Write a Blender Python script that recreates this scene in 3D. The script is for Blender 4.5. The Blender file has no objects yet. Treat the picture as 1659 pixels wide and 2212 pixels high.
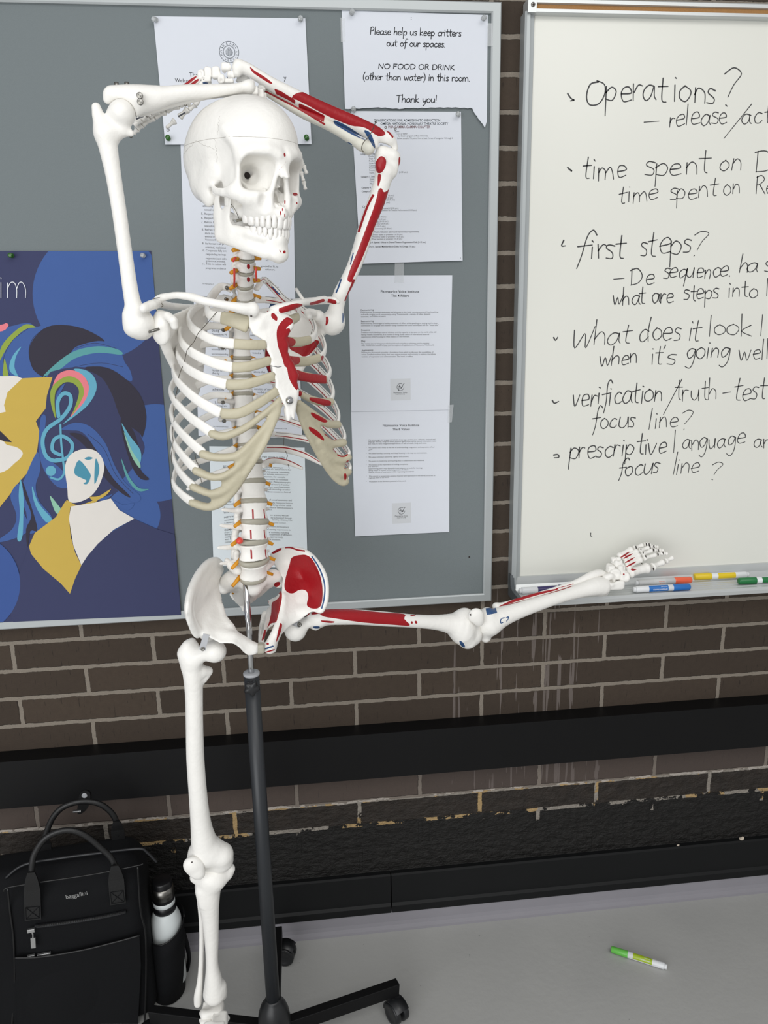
import bpy, bmesh, math, random
import numpy as np
from mathutils import Vector, Matrix
from mathutils.geometry import tessellate_polygon
random.seed(4); rng = np.random.default_rng(4)
SC = bpy.context.scene; COL = SC.collection

# ------------------------------------------------------------------ camera, light, exposure
W, H, F = 1659.0, 2212.0, 1662.27
PITCH, YAW, ROLL = 0.24959, 0.10802, -0.018833
CAM = np.array([0.0, -1.66708, 1.525])
def _axes():
    cy, sy = math.cos(YAW), math.sin(YAW)
    f = np.array([sy*math.cos(PITCH), cy*math.cos(PITCH), -math.sin(PITCH)])
    r0 = np.array([cy, -sy, 0]); u0 = np.cross(r0, f)
    return r0*math.cos(ROLL)+u0*math.sin(ROLL), -r0*math.sin(ROLL)+u0*math.cos(ROLL), f
RX, UX, FX = _axes()
cam = bpy.data.objects.new('camera', bpy.data.cameras.new('camera')); COL.objects.link(cam)
cam.data.sensor_fit = 'HORIZONTAL'; cam.data.sensor_width = 36.0; cam.data.lens = F/W*36.0
cam.data.clip_start = 0.02
m = Matrix.Identity(4)
for i in range(3): m[i][0], m[i][1], m[i][2], m[i][3] = RX[i], UX[i], -FX[i], CAM[i]
cam.matrix_world = m; SC.camera = cam

wd = bpy.data.worlds.new('world'); SC.world = wd; wd.use_nodes = True
wd.node_tree.nodes['Background'].inputs[0].default_value = (0.985, 0.99, 1.0, 1)
wd.node_tree.nodes['Background'].inputs[1].default_value = 0.40
def area(name, loc, target, sx, sy, e, col):
    d = bpy.data.lights.new(name, 'AREA'); d.shape = 'RECTANGLE'; d.size = sx; d.size_y = sy; d.energy = e; d.color = col
    o = bpy.data.objects.new(name, d); COL.objects.link(o); o.location = loc
    o.rotation_euler = (Vector(target)-Vector(loc)).to_track_quat('-Z', 'Y').to_euler(); return o
area('ceiling_lamp', (0.6, -2.7, 3.1), (0.1, -0.3, 0.3), 2.8, 1.4, 34, (1.0, 0.99, 0.96))
area('window_light', (-1.6, -3.4, 1.35), (-0.1, -0.3, 1.0), 2.8, 2.2, 60, (0.97, 0.985, 1.0))
SC.view_settings.view_transform = 'Standard'; SC.view_settings.look = 'None'
SC.view_settings.gamma = 1.0; SC.view_settings.use_curve_mapping = False
SC.view_settings.exposure = 0.12

# ------------------------------------------------------------------ geometry helpers
def ray(px, py): return FX+((px-W/2)/F)*RX-((py-H/2)/F)*UX
def at(px, py, Y):
    d = ray(px, py); return CAM+d*((Y-CAM[1])/d[1])
def on_z(px, py, z):
    d = ray(px, py); return CAM+d*((z-CAM[2])/d[2])
def on_plane(px, py, p, n):
    d = ray(px, py); return CAM+d*(np.dot(np.array(p)-CAM, n)/np.dot(d, n))
def mpp(p): return float(np.dot(np.asarray(p)[:3]-CAM, FX))/F       # metres per pixel there
def pr(px, py, Y, r):
    p = at(px, py, Y); return (p[0], p[1], p[2], r*mpp(p))
def prs(L): return [pr(*q) for q in L]
def project(P):
    d = np.asarray(P)-CAM; w = d@FX
    return np.stack([W/2+F*(d@RX)/w, H/2-F*(d@UX)/w], -1)
def lin(c):
    c = c/255.0
    return c/12.92 if c <= 0.04045 else ((c+0.055)/1.055)**2.4
def rgb(r, g, b): return (lin(r), lin(g), lin(b), 1.0)
def cr(pts, n=6, closed=False):
    P = [np.asarray(p, float) for p in pts]
    if len(P) < 3 and not closed: return P
    out = []; N = len(P); segs = N if closed else N-1
    for i in range(segs):
        if closed: a, b, c, d = P[(i-1) % N], P[i], P[(i+1) % N], P[(i+2) % N]
        else: a, b, c, d = P[max(i-1, 0)], P[i], P[i+1], P[min(i+2, N-1)]
        for k in range(n):
            t = k/n
            out.append(0.5*((2*b)+(c-a)*t+(2*a-5*b+4*c-d)*t*t+(3*b-a-3*c+d)*t**3))
    if not closed: out.append(P[-1])
    return out

# ------------------------------------------------------------------ materials
def nodes(name):
    mt = bpy.data.materials.new(name); mt.use_nodes = True
    return mt, mt.node_tree, mt.node_tree.nodes['Principled BSDF']
def mat(name, col, rough=0.5, metal=0.0, var=0.0, vscale=40.0, bump=0.0, bscale=200.0, alpha=1.0, sss=0.0, trans=0.0, coat=0.0, spec=0.5):
    mt, nt, b = nodes(name)
    b.inputs['Base Color'].default_value = col; b.inputs['Roughness'].default_value = rough
    b.inputs['Metallic'].default_value = metal; b.inputs['Alpha'].default_value = alpha
    b.inputs['Transmission Weight'].default_value = trans; b.inputs['Coat Weight'].default_value = coat
    b.inputs['Specular IOR Level'].default_value = spec
    tc = nt.nodes.new('ShaderNodeTexCoord')
    if sss: b.inputs['Subsurface Weight'].default_value = sss; b.inputs['Subsurface Radius'].default_value = (0.006, 0.004, 0.003); b.inputs['Subsurface Scale'].default_value = 1.0
    if var:
        n = nt.nodes.new('ShaderNodeTexNoise'); n.inputs['Scale'].default_value = vscale; n.inputs['Detail'].default_value = 5
        nt.links.new(tc.outputs['Object'], n.inputs['Vector'])
        mx = nt.nodes.new('ShaderNodeMix'); mx.data_type = 'RGBA'
        mx.inputs[6].default_value = tuple(c*(1-var) for c in col[:3])+(1,); mx.inputs[7].default_value = tuple(min(1, c*(1+var)) for c in col[:3])+(1,)
        nt.links.new(n.outputs['Fac'], mx.inputs[0]); nt.links.new(mx.outputs[2], b.inputs['Base Color'])
    if bump:
        n2 = nt.nodes.new('ShaderNodeTexNoise'); n2.inputs['Scale'].default_value = bscale; n2.inputs['Detail'].default_value = 4
        nt.links.new(tc.outputs['Object'], n2.inputs['Vector'])
        bp = nt.nodes.new('ShaderNodeBump'); bp.inputs['Strength'].default_value = 1.0; bp.inputs['Distance'].default_value = bump
        nt.links.new(n2.outputs['Fac'], bp.inputs['Height']); nt.links.new(bp.outputs['Normal'], b.inputs['Normal'])
    return mt
def bone_mat(name, base, red=(158, 18, 28), blue=(48, 82, 128)):
    mt, nt, b = nodes(name); N = nt.nodes.new; L = nt.links.new
    b.inputs['Roughness'].default_value = 0.42; b.inputs['Specular IOR Level'].default_value = 0.4
    tc = N('ShaderNodeTexCoord'); n = N('ShaderNodeTexNoise'); n.inputs['Scale'].default_value = 38; n.inputs['Detail'].default_value = 6
    L(tc.outputs['Object'], n.inputs['Vector'])
    c0 = N('ShaderNodeMix'); c0.data_type = 'RGBA'; c0.inputs[6].default_value = tuple(c*0.93 for c in base[:3])+(1,); c0.inputs[7].default_value = base
    L(n.outputs['Fac'], c0.inputs[0]); last = c0.outputs[2]
    for nm, col in (('red', red), ('blue', blue)):
        a = N('ShaderNodeAttribute'); a.attribute_name = nm
        g = N('ShaderNodeMath'); g.operation = 'GREATER_THAN'; g.inputs[1].default_value = 0.001; L(a.outputs['Fac'], g.inputs[0])
        x = N('ShaderNodeMix'); x.data_type = 'RGBA'; L(g.outputs[0], x.inputs[0]); L(last, x.inputs[6]); x.inputs[7].default_value = rgb(*col); last = x.outputs[2]
    L(last, b.inputs['Base Color'])
    n2 = N('ShaderNodeTexNoise'); n2.inputs['Scale'].default_value = 130; n2.inputs['Detail'].default_value = 5; L(tc.outputs['Object'], n2.inputs['Vector'])
    bp = N('ShaderNodeBump'); bp.inputs['Strength'].default_value = 0.6; bp.inputs['Distance'].default_value = 0.0012
    L(n2.outputs['Fac'], bp.inputs['Height']); L(bp.outputs['Normal'], b.inputs['Normal'])
    return mt
M = {}
M['bone'] = bone_mat('painted_bone', rgb(245, 243, 238))
M['bone_ivory'] = bone_mat('ivory_bone', rgb(226, 224, 212))
M['seam'] = mat('seam_groove', rgb(168, 163, 156), 0.7)
M['tooth'] = mat('tooth_enamel', rgb(238, 236, 232), 0.25, coat=0.3)
M['cartilage'] = mat('cartilage', rgb(200, 192, 168), 0.35, var=0.06, vscale=50, sss=0.25)
M['disc'] = mat('disc_rubber', rgb(168, 164, 150), 0.4)
M['nerve'] = mat('nerve_yellow', rgb(222, 152, 30), 0.4)
M['artery'] = mat('artery_red', rgb(225, 75, 65), 0.3, sss=0.2)
M['muscle'] = mat('muscle_red', rgb(160, 20, 30), 0.4, var=0.12, vscale=60)
M['blue'] = mat('insertion_blue', rgb(48, 80, 124), 0.45)
M['ink_line'] = mat('thin_line_paint', rgb(70, 74, 84), 0.5)
M['chrome'] = mat('chrome', rgb(205, 206, 208), 0.12, 1.0)
M['steel'] = mat('steel', rgb(140, 138, 133), 0.32, 1.0)
M['wire'] = mat('wire', rgb(95, 90, 82), 0.4, 0.8)
M['hole'] = mat('dark_hole', rgb(38, 28, 26), 0.8)
M['alu'] = mat('aluminium_frame', rgb(176, 181, 182), 0.45, 0.35, var=0.03, vscale=8)
M['alu_bright'] = mat('bright_aluminium', rgb(205, 208, 208), 0.35, 0.4)
M['alu_dark'] = mat('grey_end_cap', rgb(92, 97, 100), 0.5, 0.2)
M['board'] = mat('grey_pinboard', rgb(116, 124, 126), 0.9, var=0.05, vscale=900, bump=0.0004, bscale=900)
M['wb'] = mat('whiteboard_enamel', rgb(226, 226, 218), 0.28, var=0.02, vscale=5)
M['cork'] = mat('cork', rgb(160, 118, 72), 0.9, var=0.25, vscale=500)
M['paper'] = mat('white_paper', rgb(217, 221, 229), 0.85, var=0.012, vscale=60)
M['paper_w'] = mat('bluish_paper', rgb(222, 230, 234), 0.85, var=0.012, vscale=60)
M['ink'] = mat('black_ink', rgb(28, 30, 34), 0.8)
M['ink_grey'] = mat('grey_ink', rgb(100, 102, 108), 0.8)
M['ink_seal'] = mat('seal_ink', rgb(40, 52, 62), 0.8)
M['ink_red'] = mat('dark_red_ink', rgb(96, 46, 50), 0.8)
M['logo_grey'] = mat('logo_square', rgb(205, 208, 212), 0.85)
M['marker_ink'] = mat('marker_ink', rgb(66, 66, 67), 0.7, var=0.6, vscale=90)
M['tape'] = mat('clear_tape', rgb(235, 238, 240), 0.3, alpha=0.22)
M['black'] = mat('black_metal_paint', rgb(15, 15, 16), 0.5, var=0.08, vscale=20, spec=0.22)
M['black_plastic'] = mat('black_plastic', rgb(30, 31, 33), 0.38)
M['pole_black'] = mat('pole_black', rgb(38, 41, 45), 0.42)
M['collar'] = mat('grey_collar', rgb(176, 178, 182), 0.4)
M['base_black'] = mat('black_baseboard', rgb(18, 19, 20), 0.55, var=0.15, vscale=9, spec=0.25)
M['cove'] = mat('grey_cove', rgb(138, 136, 142), 0.6, var=0.07, vscale=14)
M['clear_pin'] = mat('clear_pin', rgb(225, 228, 228), 0.1, trans=0.7)
M['green_pin'] = mat('green_pin', rgb(48, 110, 30), 0.15, trans=0.35)
M['needle'] = mat('pin_needle', rgb(180, 180, 180), 0.25, 1.0)
M['bag'] = mat('bag_fabric', rgb(9, 10, 13), 0.85, var=0.15, vscale=300, bump=0.0005, bscale=700, spec=0.25)
M['bag_leather'] = mat('bag_leather', rgb(15, 15, 16), 0.42, bump=0.0003, bscale=500)
M['bag_zip'] = mat('bag_zip', rgb(34, 35, 38), 0.4)
M['silver'] = mat('silver_lettering', rgb(205, 205, 205), 0.25, 0.9)
M['bottle'] = mat('bottle_white', rgb(222, 228, 228), 0.4)
M['bottle_black'] = mat('bottle_black', rgb(18, 18, 20), 0.35)
M['chip'] = mat('plaster_chip', rgb(205, 192, 175), 0.9, var=0.2, vscale=300)
for nm, c in dict(white=(226, 228, 230), blue=(40, 110, 185), orange=(240, 105, 70), yellow=(228, 198, 40), green=(30, 115, 62), purple=(52, 44, 98), lime=(105, 190, 80), limelab=(160, 185, 40), grey=(205, 206, 206)).items():
    M['mk_'+nm] = mat('marker_'+nm, rgb(*c), 0.35)

# ------------------------------------------------------------------ object helpers
ROOTLOC = {}
def off(parent):
    while parent is not None:
        if parent.name in ROOTLOC: return ROOTLOC[parent.name]
        parent = parent.parent
    return np.zeros(3)
def new(name, V, Fc, mats, parent=None, smooth=True, fm=None):
    """link world-space vertices as ONE mesh object (stored relative to its thing's base)"""
    V = np.asarray(V, float)[:, :3]
    o0 = off(parent) if parent is not None else V.mean(0)
    if parent is None: o0 = np.array([o0[0], o0[1], V[:, 2].min()])
    me = bpy.data.meshes.new(name); me.from_pydata((V-o0).tolist(), [], [list(map(int, f)) for f in Fc])
    for mm in (mats if isinstance(mats, (list, tuple)) else [mats]): me.materials.append(mm)
    if fm is not None: me.polygons.foreach_set('material_index', np.asarray(fm, np.int32))
    me.polygons.foreach_set('use_smooth', np.full(len(me.polygons), smooth)); me.update()
    o = bpy.data.objects.new(name, me); COL.objects.link(o)
    if parent is not None: o.parent = parent
    else: o.location = o0; ROOTLOC[o.name] = o0
    return o
def thing(name, loc, label, cat, group=None):
    o = bpy.data.objects.new(name, None); COL.objects.link(o); o.location = loc; o.empty_display_size = 0.05
    ROOTLOC[o.name] = np.array(loc, float); return tag(o, label, cat, group)
def tag(o, label, cat, group=None):
    o['label'] = label; o['category'] = cat
    if group: o['group'] = group
    return o
def struct(o, label=None):
    o['kind'] = 'structure'
    if label: o['label'] = label
    return o
class MB:
    def __init__(s): s.v = []; s.f = []; s.m = []
    def add(s, V, Fc, mi=0):
        b = len(s.v); s.v.extend([tuple(map(float, p[:3])) for p in V]); s.f.extend([[b+int(i) for i in f] for f in Fc]); s.m.extend([mi]*len(Fc)); return s
    def box(s, lo, hi, mi=0):
        x0, y0, z0 = lo; x1, y1, z1 = hi
        V = [(x0, y0, z0), (x1, y0, z0), (x1, y1, z0), (x0, y1, z0), (x0, y0, z1), (x1, y0, z1), (x1, y1, z1), (x0, y1, z1)]
        return s.add(V, [(0, 3, 2, 1), (4, 5, 6, 7), (0, 1, 5, 4), (1, 2, 6, 5), (2, 3, 7, 6), (3, 0, 4, 7)], mi)
    def obox(s, c, ax, hs, mi=0, bev=0.0):
        """oriented box: centre, three unit axes, half sizes; bev rounds the 4 edges along the first axis"""
        a, b_, c_ = [np.array(k, float) for k in ax]; c = np.array(c, float)
        if bev <= 0: prof = [(-1, -1), (1, -1), (1, 1), (-1, 1)]; P = [(p*hs[1], q*hs[2]) for p, q in prof]
        else:
            P = []
            for (p, q, a0) in ((1, 1, 0), (-1, 1, 90), (-1, -1, 180), (1, -1, 270)):
                for k in range(4):
                    t = math.radians(a0+k*30); P.append((p*(hs[1]-bev)+bev*math.cos(t), q*(hs[2]-bev)+bev*math.sin(t)))
        n = len(P); V = [c+a*e*hs[0]+b_*p+c_*q for e in (-1, 1) for p, q in P]
        Fc = [[i, (i+1) % n, n+(i+1) % n, n+i] for i in range(n)]+[list(range(n))[::-1], list(range(n, 2*n))]
        return s.add(V, Fc, mi)
    def tube(s, pts, r, n=8, mi=0, cap=True, up=None, ratio=1.0):
        V, Fc = tube_mesh(pts, r, n, cap, up, ratio); return s.add(V, Fc, mi)
    def lathe(s, p0, axis, prof, n=20, mi=0):
        """prof: (distance along axis, radius)"""
        a = np.array(axis, float); a /= np.linalg.norm(a); t = np.array([0, 0, 1.0]) if abs(a[2]) < 0.9 else np.array([1.0, 0, 0])
        e1 = np.cross(a, t); e1 /= np.linalg.norm(e1); e2 = np.cross(a, e1); V = []; Fc = []
        for d, r in prof:
            for k in range(n):
                th = 2*math.pi*k/n; V.append(np.array(p0)+a*d+r*(math.cos(th)*e1+math.sin(th)*e2))
        for i in range(len(prof)-1):
            for k in range(n): Fc.append((i*n+k, i*n+(k+1) % n, (i+1)*n+(k+1) % n, (i+1)*n+k))
        Fc.append(tuple(range(n))[::-1]); Fc.append(tuple(range((len(prof)-1)*n, len(prof)*n)))
        return s.add(V, Fc, mi)
    def build(s, name, mats, parent=None, smooth=False):
        return new(name, s.v, s.f, mats, parent, smooth, s.m)
def frames(pts, up=None):
    P = np.array([p[:3] for p in pts], float); T = np.gradient(P, axis=0); T /= np.linalg.norm(T, axis=1)[:, None]+1e-12
    out = []; prev = None
    for i in range(len(P)):
        if up is not None:
            u = np.array(up[i] if np.ndim(up) == 2 else up, float); u = u-T[i]*np.dot(u, T[i])
        else:
            u = prev if prev is not None else (np.array([0, 0, 1.0]) if abs(T[i][2]) < 0.9 else np.array([1.0, 0, 0]))
            u = u-T[i]*np.dot(u, T[i])
        u /= np.linalg.norm(u)+1e-12; prev = u; out.append((P[i], u, np.cross(T[i], u)))
    return out
def tube_mesh(pts, r, n=8, cap=True, up=None, ratio=1.0):
    fr = frames(pts, up); R = r if np.ndim(r) else [r]*len(fr); V = []; Fc = []
    for (p, u, b), rr in zip(fr, R):
        for k in range(n):
            t = 2*math.pi*k/n; V.append(p+rr*(math.cos(t)*u+ratio*math.sin(t)*b))
    for i in range(len(fr)-1):
        for k in range(n): Fc.append((i*n+k, i*n+(k+1) % n, (i+1)*n+(k+1) % n, (i+1)*n+k))
    if cap:
        Fc.append(tuple(range(n))[::-1]); Fc.append(tuple(range((len(fr)-1)*n, len(fr)*n)))
    return V, Fc
def tri2d(poly):
    return [list(t) for t in tessellate_polygon([[Vector((p[0], p[1], 0)) for p in poly]])]
def ribbon(pts, w):
    """flat stroke in 2D: list of 2D verts and quads"""
    P = np.array(pts, float)
    if len(P) < 2: P = np.array([P[0], P[0]+[w, 0]])
    keep = [0]+[i for i in range(1, len(P)) if np.linalg.norm(P[i]-P[i-1]) > 1e-9]; P = P[keep]
    if len(P) < 2: P = np.array([P[0], P[0]+[w, 0]])
    T = np.gradient(P, axis=0); T /= np.linalg.norm(T, axis=1)[:, None]+1e-12; Nn = np.stack([-T[:, 1], T[:, 0]], 1)
    ww = np.full(len(P), w/2) if np.ndim(w) == 0 else np.interp(np.linspace(0, 1, len(P)), np.linspace(0, 1, len(w)), w)/2
    P0 = np.vstack([P[0]-T[0]*ww[0]*0.7, P, P[-1]+T[-1]*ww[-1]*0.7]); N0 = np.vstack([Nn[0], Nn, Nn[-1]]); ww = np.concatenate([[ww[0]*0.45], ww, [ww[-1]*0.45]])
    V = []; 
    for p, n_, q in zip(P0, N0, ww): V += [p+n_*q, p-n_*q]
    return V, [(2*i+1, 2*i+3, 2*i+2, 2*i) for i in range(len(P0)-1)]

# ------------------------------------------------------------------ implicit surfaces (for bones and other rounded bodies)
class Vol:
    def __init__(s): s.ops = []
    def _put(s, fn, lo, hi, k, op): s.ops.append((fn, np.array(lo, float), np.array(hi, float), k, op)); return s
    def tube(s, pts, k=0.004, op='a', flat=None):
        """pts: (x,y,z,r); flat=(axis, factor>1) thins it along the axis"""
        P = np.array(pts, float); r = P[:, 3].max()*1.05
        A = P[:, :3].copy(); fl = None
        if flat is not None:
            n = np.array(flat[0], float); n /= np.linalg.norm(n); fl = (n, flat[1]-1.0); A = A+np.outer(A@n*fl[1], n)
        def fn(X):
            if fl is not None: X = X+(X@fl[0]*fl[1])[..., None]*fl[0]
            d = None
            if len(A) == 1: return np.linalg.norm(X-A[0], axis=-1)-P[0, 3]
            for i in range(len(A)-1):
                ba = A[i+1]-A[i]; pa = X-A[i]; L2 = float(ba@ba)+1e-12
                t = np.clip(pa@ba/L2, 0, 1); q = np.linalg.norm(pa-t[..., None]*ba, axis=-1)-(P[i, 3]+(P[i+1, 3]-P[i, 3])*t)
                d = q if d is None else np.minimum(d, q)
            return d
        return s._put(fn, P[:, :3].min(0)-r, P[:, :3].max(0)+r, k, op)
    def ell(s, c, r, k=0.004, op='a', R=None):
        c = np.array(c, float); r = np.array(r, float); m_ = r.max()
        def fn(X):
            q = X-c
            if R is not None: q = q@np.array(R)          # columns of R are the ellipsoid's axes
            k0 = np.linalg.norm(q/r, axis=-1); k1 = np.linalg.norm(q/(r*r), axis=-1)
            return k0*(k0-1)/(k1+1e-9)
        e = r if R is None else np.full(3, m_)
        return s._put(fn, c-e, c+e, k, op)
    def box(s, c, hs, rad, k=0.004, op='a', R=None):
        c = np.array(c, float); hs = np.array(hs, float)
        def fn(X):
            q = X-c
            if R is not None: q = q@np.array(R)
            q = np.abs(q)-(hs-rad); return np.linalg.norm(np.maximum(q, 0), axis=-1)+np.minimum(q.max(-1), 0)-rad
        e = hs if R is None else np.full(3, np.linalg.norm(hs))
        return s._put(fn, c-e, c+e, k, op)
    def slab(s, poly, t, k=0.004, op='a', rnd=0.003, ctrl=()):
        """plate whose outline (x,y,z points) is seen from the front; its depth follows the points"""
        Q = np.array([p[:3] for p in poly], float); C = np.vstack([Q, np.array([p[:3] for p in ctrl])]) if len(ctrl) else Q
        G = C[:, [0, 2]]; n = len(G); D = np.linalg.norm(G[:, None]-G[None], axis=-1)
        A = np.zeros((n+3, n+3)); A[:n, :n] = D+np.eye(n)*-1e-3; A[:n, n] = 1; A[:n, n+1:] = G; A[n, :n] = 1; A[n+1:, :n] = G.T
        wv = np.linalg.solve(A, np.concatenate([C[:, 1], np.zeros(3)]))
        def fn(X):
            sh = X.shape[:-1]; X2 = X[:, 0:1, :, :][..., [0, 2]]           # depth field only varies over x and z
            g = X2.reshape(-1, 2); y = wv[n]+g@wv[n+1:]
            for i in range(n): y = y+wv[i]*np.linalg.norm(g-G[i], axis=1)
            pd = poly_sd(g, Q[:, [0, 2]]).reshape(X2.shape[:-1]); y = y.reshape(X2.shape[:-1])
            gy = np.gradient(y[:, 0, :], *[max(float(X2[1, 0, 0, 0]-X2[0, 0, 0, 0]), 1e-6)]*2) if min(y.shape[0], y.shape[2]) > 2 else (0, 0)
            dy = np.abs(X[..., 1]-y)/np.sqrt(1+gy[0]**2+gy[1]**2)[:, None, :]
            a = np.broadcast_to(pd, sh)+rnd; b = dy-t+rnd
            return np.minimum(np.maximum(a, b), 0)+np.sqrt(np.maximum(a, 0)**2+np.maximum(b, 0)**2)-rnd
        return s._put(fn, C.min(0)-t*1.5-0.01, C.max(0)+t*1.5+0.01, k, op)
    def mesh(s, h, smooth=1):
        ad = [o for o in s.ops if o[4] == 'a']
        lo = np.min([o[1] for o in ad], 0)-3*h; hi = np.max([o[2] for o in ad], 0)+3*h
        n = np.ceil((hi-lo)/h).astype(int)+1; f = np.full(n, 10.0, np.float32)
        ax = [lo[i]+h*np.arange(n[i]) for i in range(3)]
        for fn, l, u, k, op in s.ops:
            i0 = np.clip(np.floor((l-k-3*h-lo)/h).astype(int), 0, n); i1 = np.clip(np.ceil((u+k+3*h-lo)/h).astype(int)+1, 0, n)
            if (i1 <= i0).any(): continue
            X = np.stack(np.meshgrid(*[ax[j][i0[j]:i1[j]] for j in range(3)], indexing='ij'), -1)
            d = fn(X); sl = tuple(slice(i0[j], i1[j]) for j in range(3)); a = f[sl]
            if op == 'a': hh = np.maximum(k-np.abs(a-d), 0)/k; f[sl] = np.minimum(a, d)-hh*hh*k*0.25
            else: hh = np.maximum(k-np.abs(a+d), 0)/k; f[sl] = np.maximum(a, -d)+hh*hh*k*0.25
        return snets(f, lo, h, smooth)
def poly_sd(g, P):
    d = np.full(len(g), 1e9); ins = np.zeros(len(g), bool); n = len(P)
    for i in range(n):
        a = P[i]; b = P[(i+1) % n]; e = b-a; w_ = g-a; t = np.clip(w_@e/(e@e+1e-15), 0, 1)
        d = np.minimum(d, np.linalg.norm(w_-t[:, None]*e, axis=1))
        c = (a[1] > g[:, 1]) != (b[1] > g[:, 1])
        with np.errstate(divide='ignore', invalid='ignore'):
            ins ^= c & (g[:, 0] < (b[0]-a[0])*(g[:, 1]-a[1])/(b[1]-a[1]+1e-15)+a[0])
    return np.where(ins, -d, d)
def snets(f, lo, h, smooth=1):
    s = f < 0; n = f.shape; cnt = np.zeros([k-1 for k in n], np.int8); offs = [(i, j, k) for i in (0, 1) for j in (0, 1) for k in (0, 1)]
    for i, j, k in offs: cnt += s[i:n[0]-1+i, j:n[1]-1+j, k:n[2]-1+k]
    act = (cnt > 0) & (cnt < 8); I = np.argwhere(act); idm = np.full(act.shape, -1, np.int64); idm[act] = np.arange(len(I))
    val = {o: f[I[:, 0]+o[0], I[:, 1]+o[1], I[:, 2]+o[2]].astype(float) for o in offs}; acc = np.zeros((len(I), 3)); c = np.zeros(len(I))
    for o in offs:
        for a in range(3):
            if o[a]: continue
            q = list(o); q[a] = 1; q = tuple(q); va, vb = val[o], val[q]; m_ = (va < 0) != (vb < 0)
            t = np.where(m_, va/np.where(m_, va-vb, 1), 0); pos = np.tile(np.array(o, float), (len(I), 1)); pos[:, a] = t
            acc += pos*m_[:, None]; c += m_
    V = (I+acc/c[:, None])*h+lo; Q = []
    for a in range(3):
        b, d = (a+1) % 3, (a+2) % 3; sl0 = [slice(None)]*3; sl1 = [slice(None)]*3; sl0[a] = slice(0, -1); sl1[a] = slice(1, None)
        s0, s1 = s[tuple(sl0)], s[tuple(sl1)]; E = np.argwhere(s0 != s1); E = E[(E[:, b] > 0) & (E[:, d] > 0) & (E[:, b] < n[b]-1) & (E[:, d] < n[d]-1)]
        ins = s0[E[:, 0], E[:, 1], E[:, 2]]
        def cell(db, dd):
            g = E.copy(); g[:, b] += db; g[:, d] += dd; return idm[g[:, 0], g[:, 1], g[:, 2]]
        q = np.stack([cell(-1, -1), cell(0, -1), cell(0, 0), cell(-1, 0)], 1); q[~ins] = q[~ins][:, ::-1]; Q.append(q)
    Q = np.vstack(Q); Q = Q[(Q >= 0).all(1)]
    for _ in range(smooth):
        ac = np.zeros_like(V); ct = np.zeros(len(V))
        for i in range(4):
            a, b = Q[:, i], Q[:, (i+1) % 4]; np.add.at(ac, a, V[b]); np.add.at(ct, a, 1); np.add.at(ac, b, V[a]); np.add.at(ct, b, 1)
        V = 0.5*V+0.5*ac/np.maximum(ct, 1)[:, None]
    return V, Q
def paint(o, red=(), blue=(), lim=0.05):
    """muscle colouring: signed distance of every vertex to outlines drawn on the bone's near side"""
    me = o.data; n = len(me.vertices); V = np.empty(n*3); me.vertices.foreach_get('co', V); N_ = np.empty(n*3); me.vertices.foreach_get('normal', N_)
    V = V.reshape(-1, 3)+off(o); N_ = N_.reshape(-1, 3); g = project(V); vd = CAM-V; vd /= np.linalg.norm(vd, axis=1)[:, None]; face = (N_*vd).sum(1) > lim
    for nm, L in (('red', red), ('blue', blue)):
        if not len(L): continue
        val = np.full(n, -20.0)
        for poly in L: val = np.maximum(val, -poly_sd(g, np.array([p[:2] for p in poly], float)))
        val = np.where(face, np.clip(val, -20, 20), -3.0)
        at_ = me.attributes.new(nm, 'FLOAT', 'POINT'); at_.data.foreach_set('value', val.astype(np.float32))
def cp(pts, x0, y0, s, n=5): return [tuple(p) for p in cr([(x0+x/s, y0+y/s) for x, y in pts], n, True)]
def line_poly(pts, w):
    """outline of a thin painted line"""
    P = np.array(cr(pts, 5), float); T = np.gradient(P, axis=0); T /= np.linalg.norm(T, axis=1)[:, None]+1e-9; Nn = np.stack([-T[:, 1], T[:, 0]], 1)*w/2
    return [tuple(p) for p in np.vstack([P+Nn, (P-Nn)[::-1]])]

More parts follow.
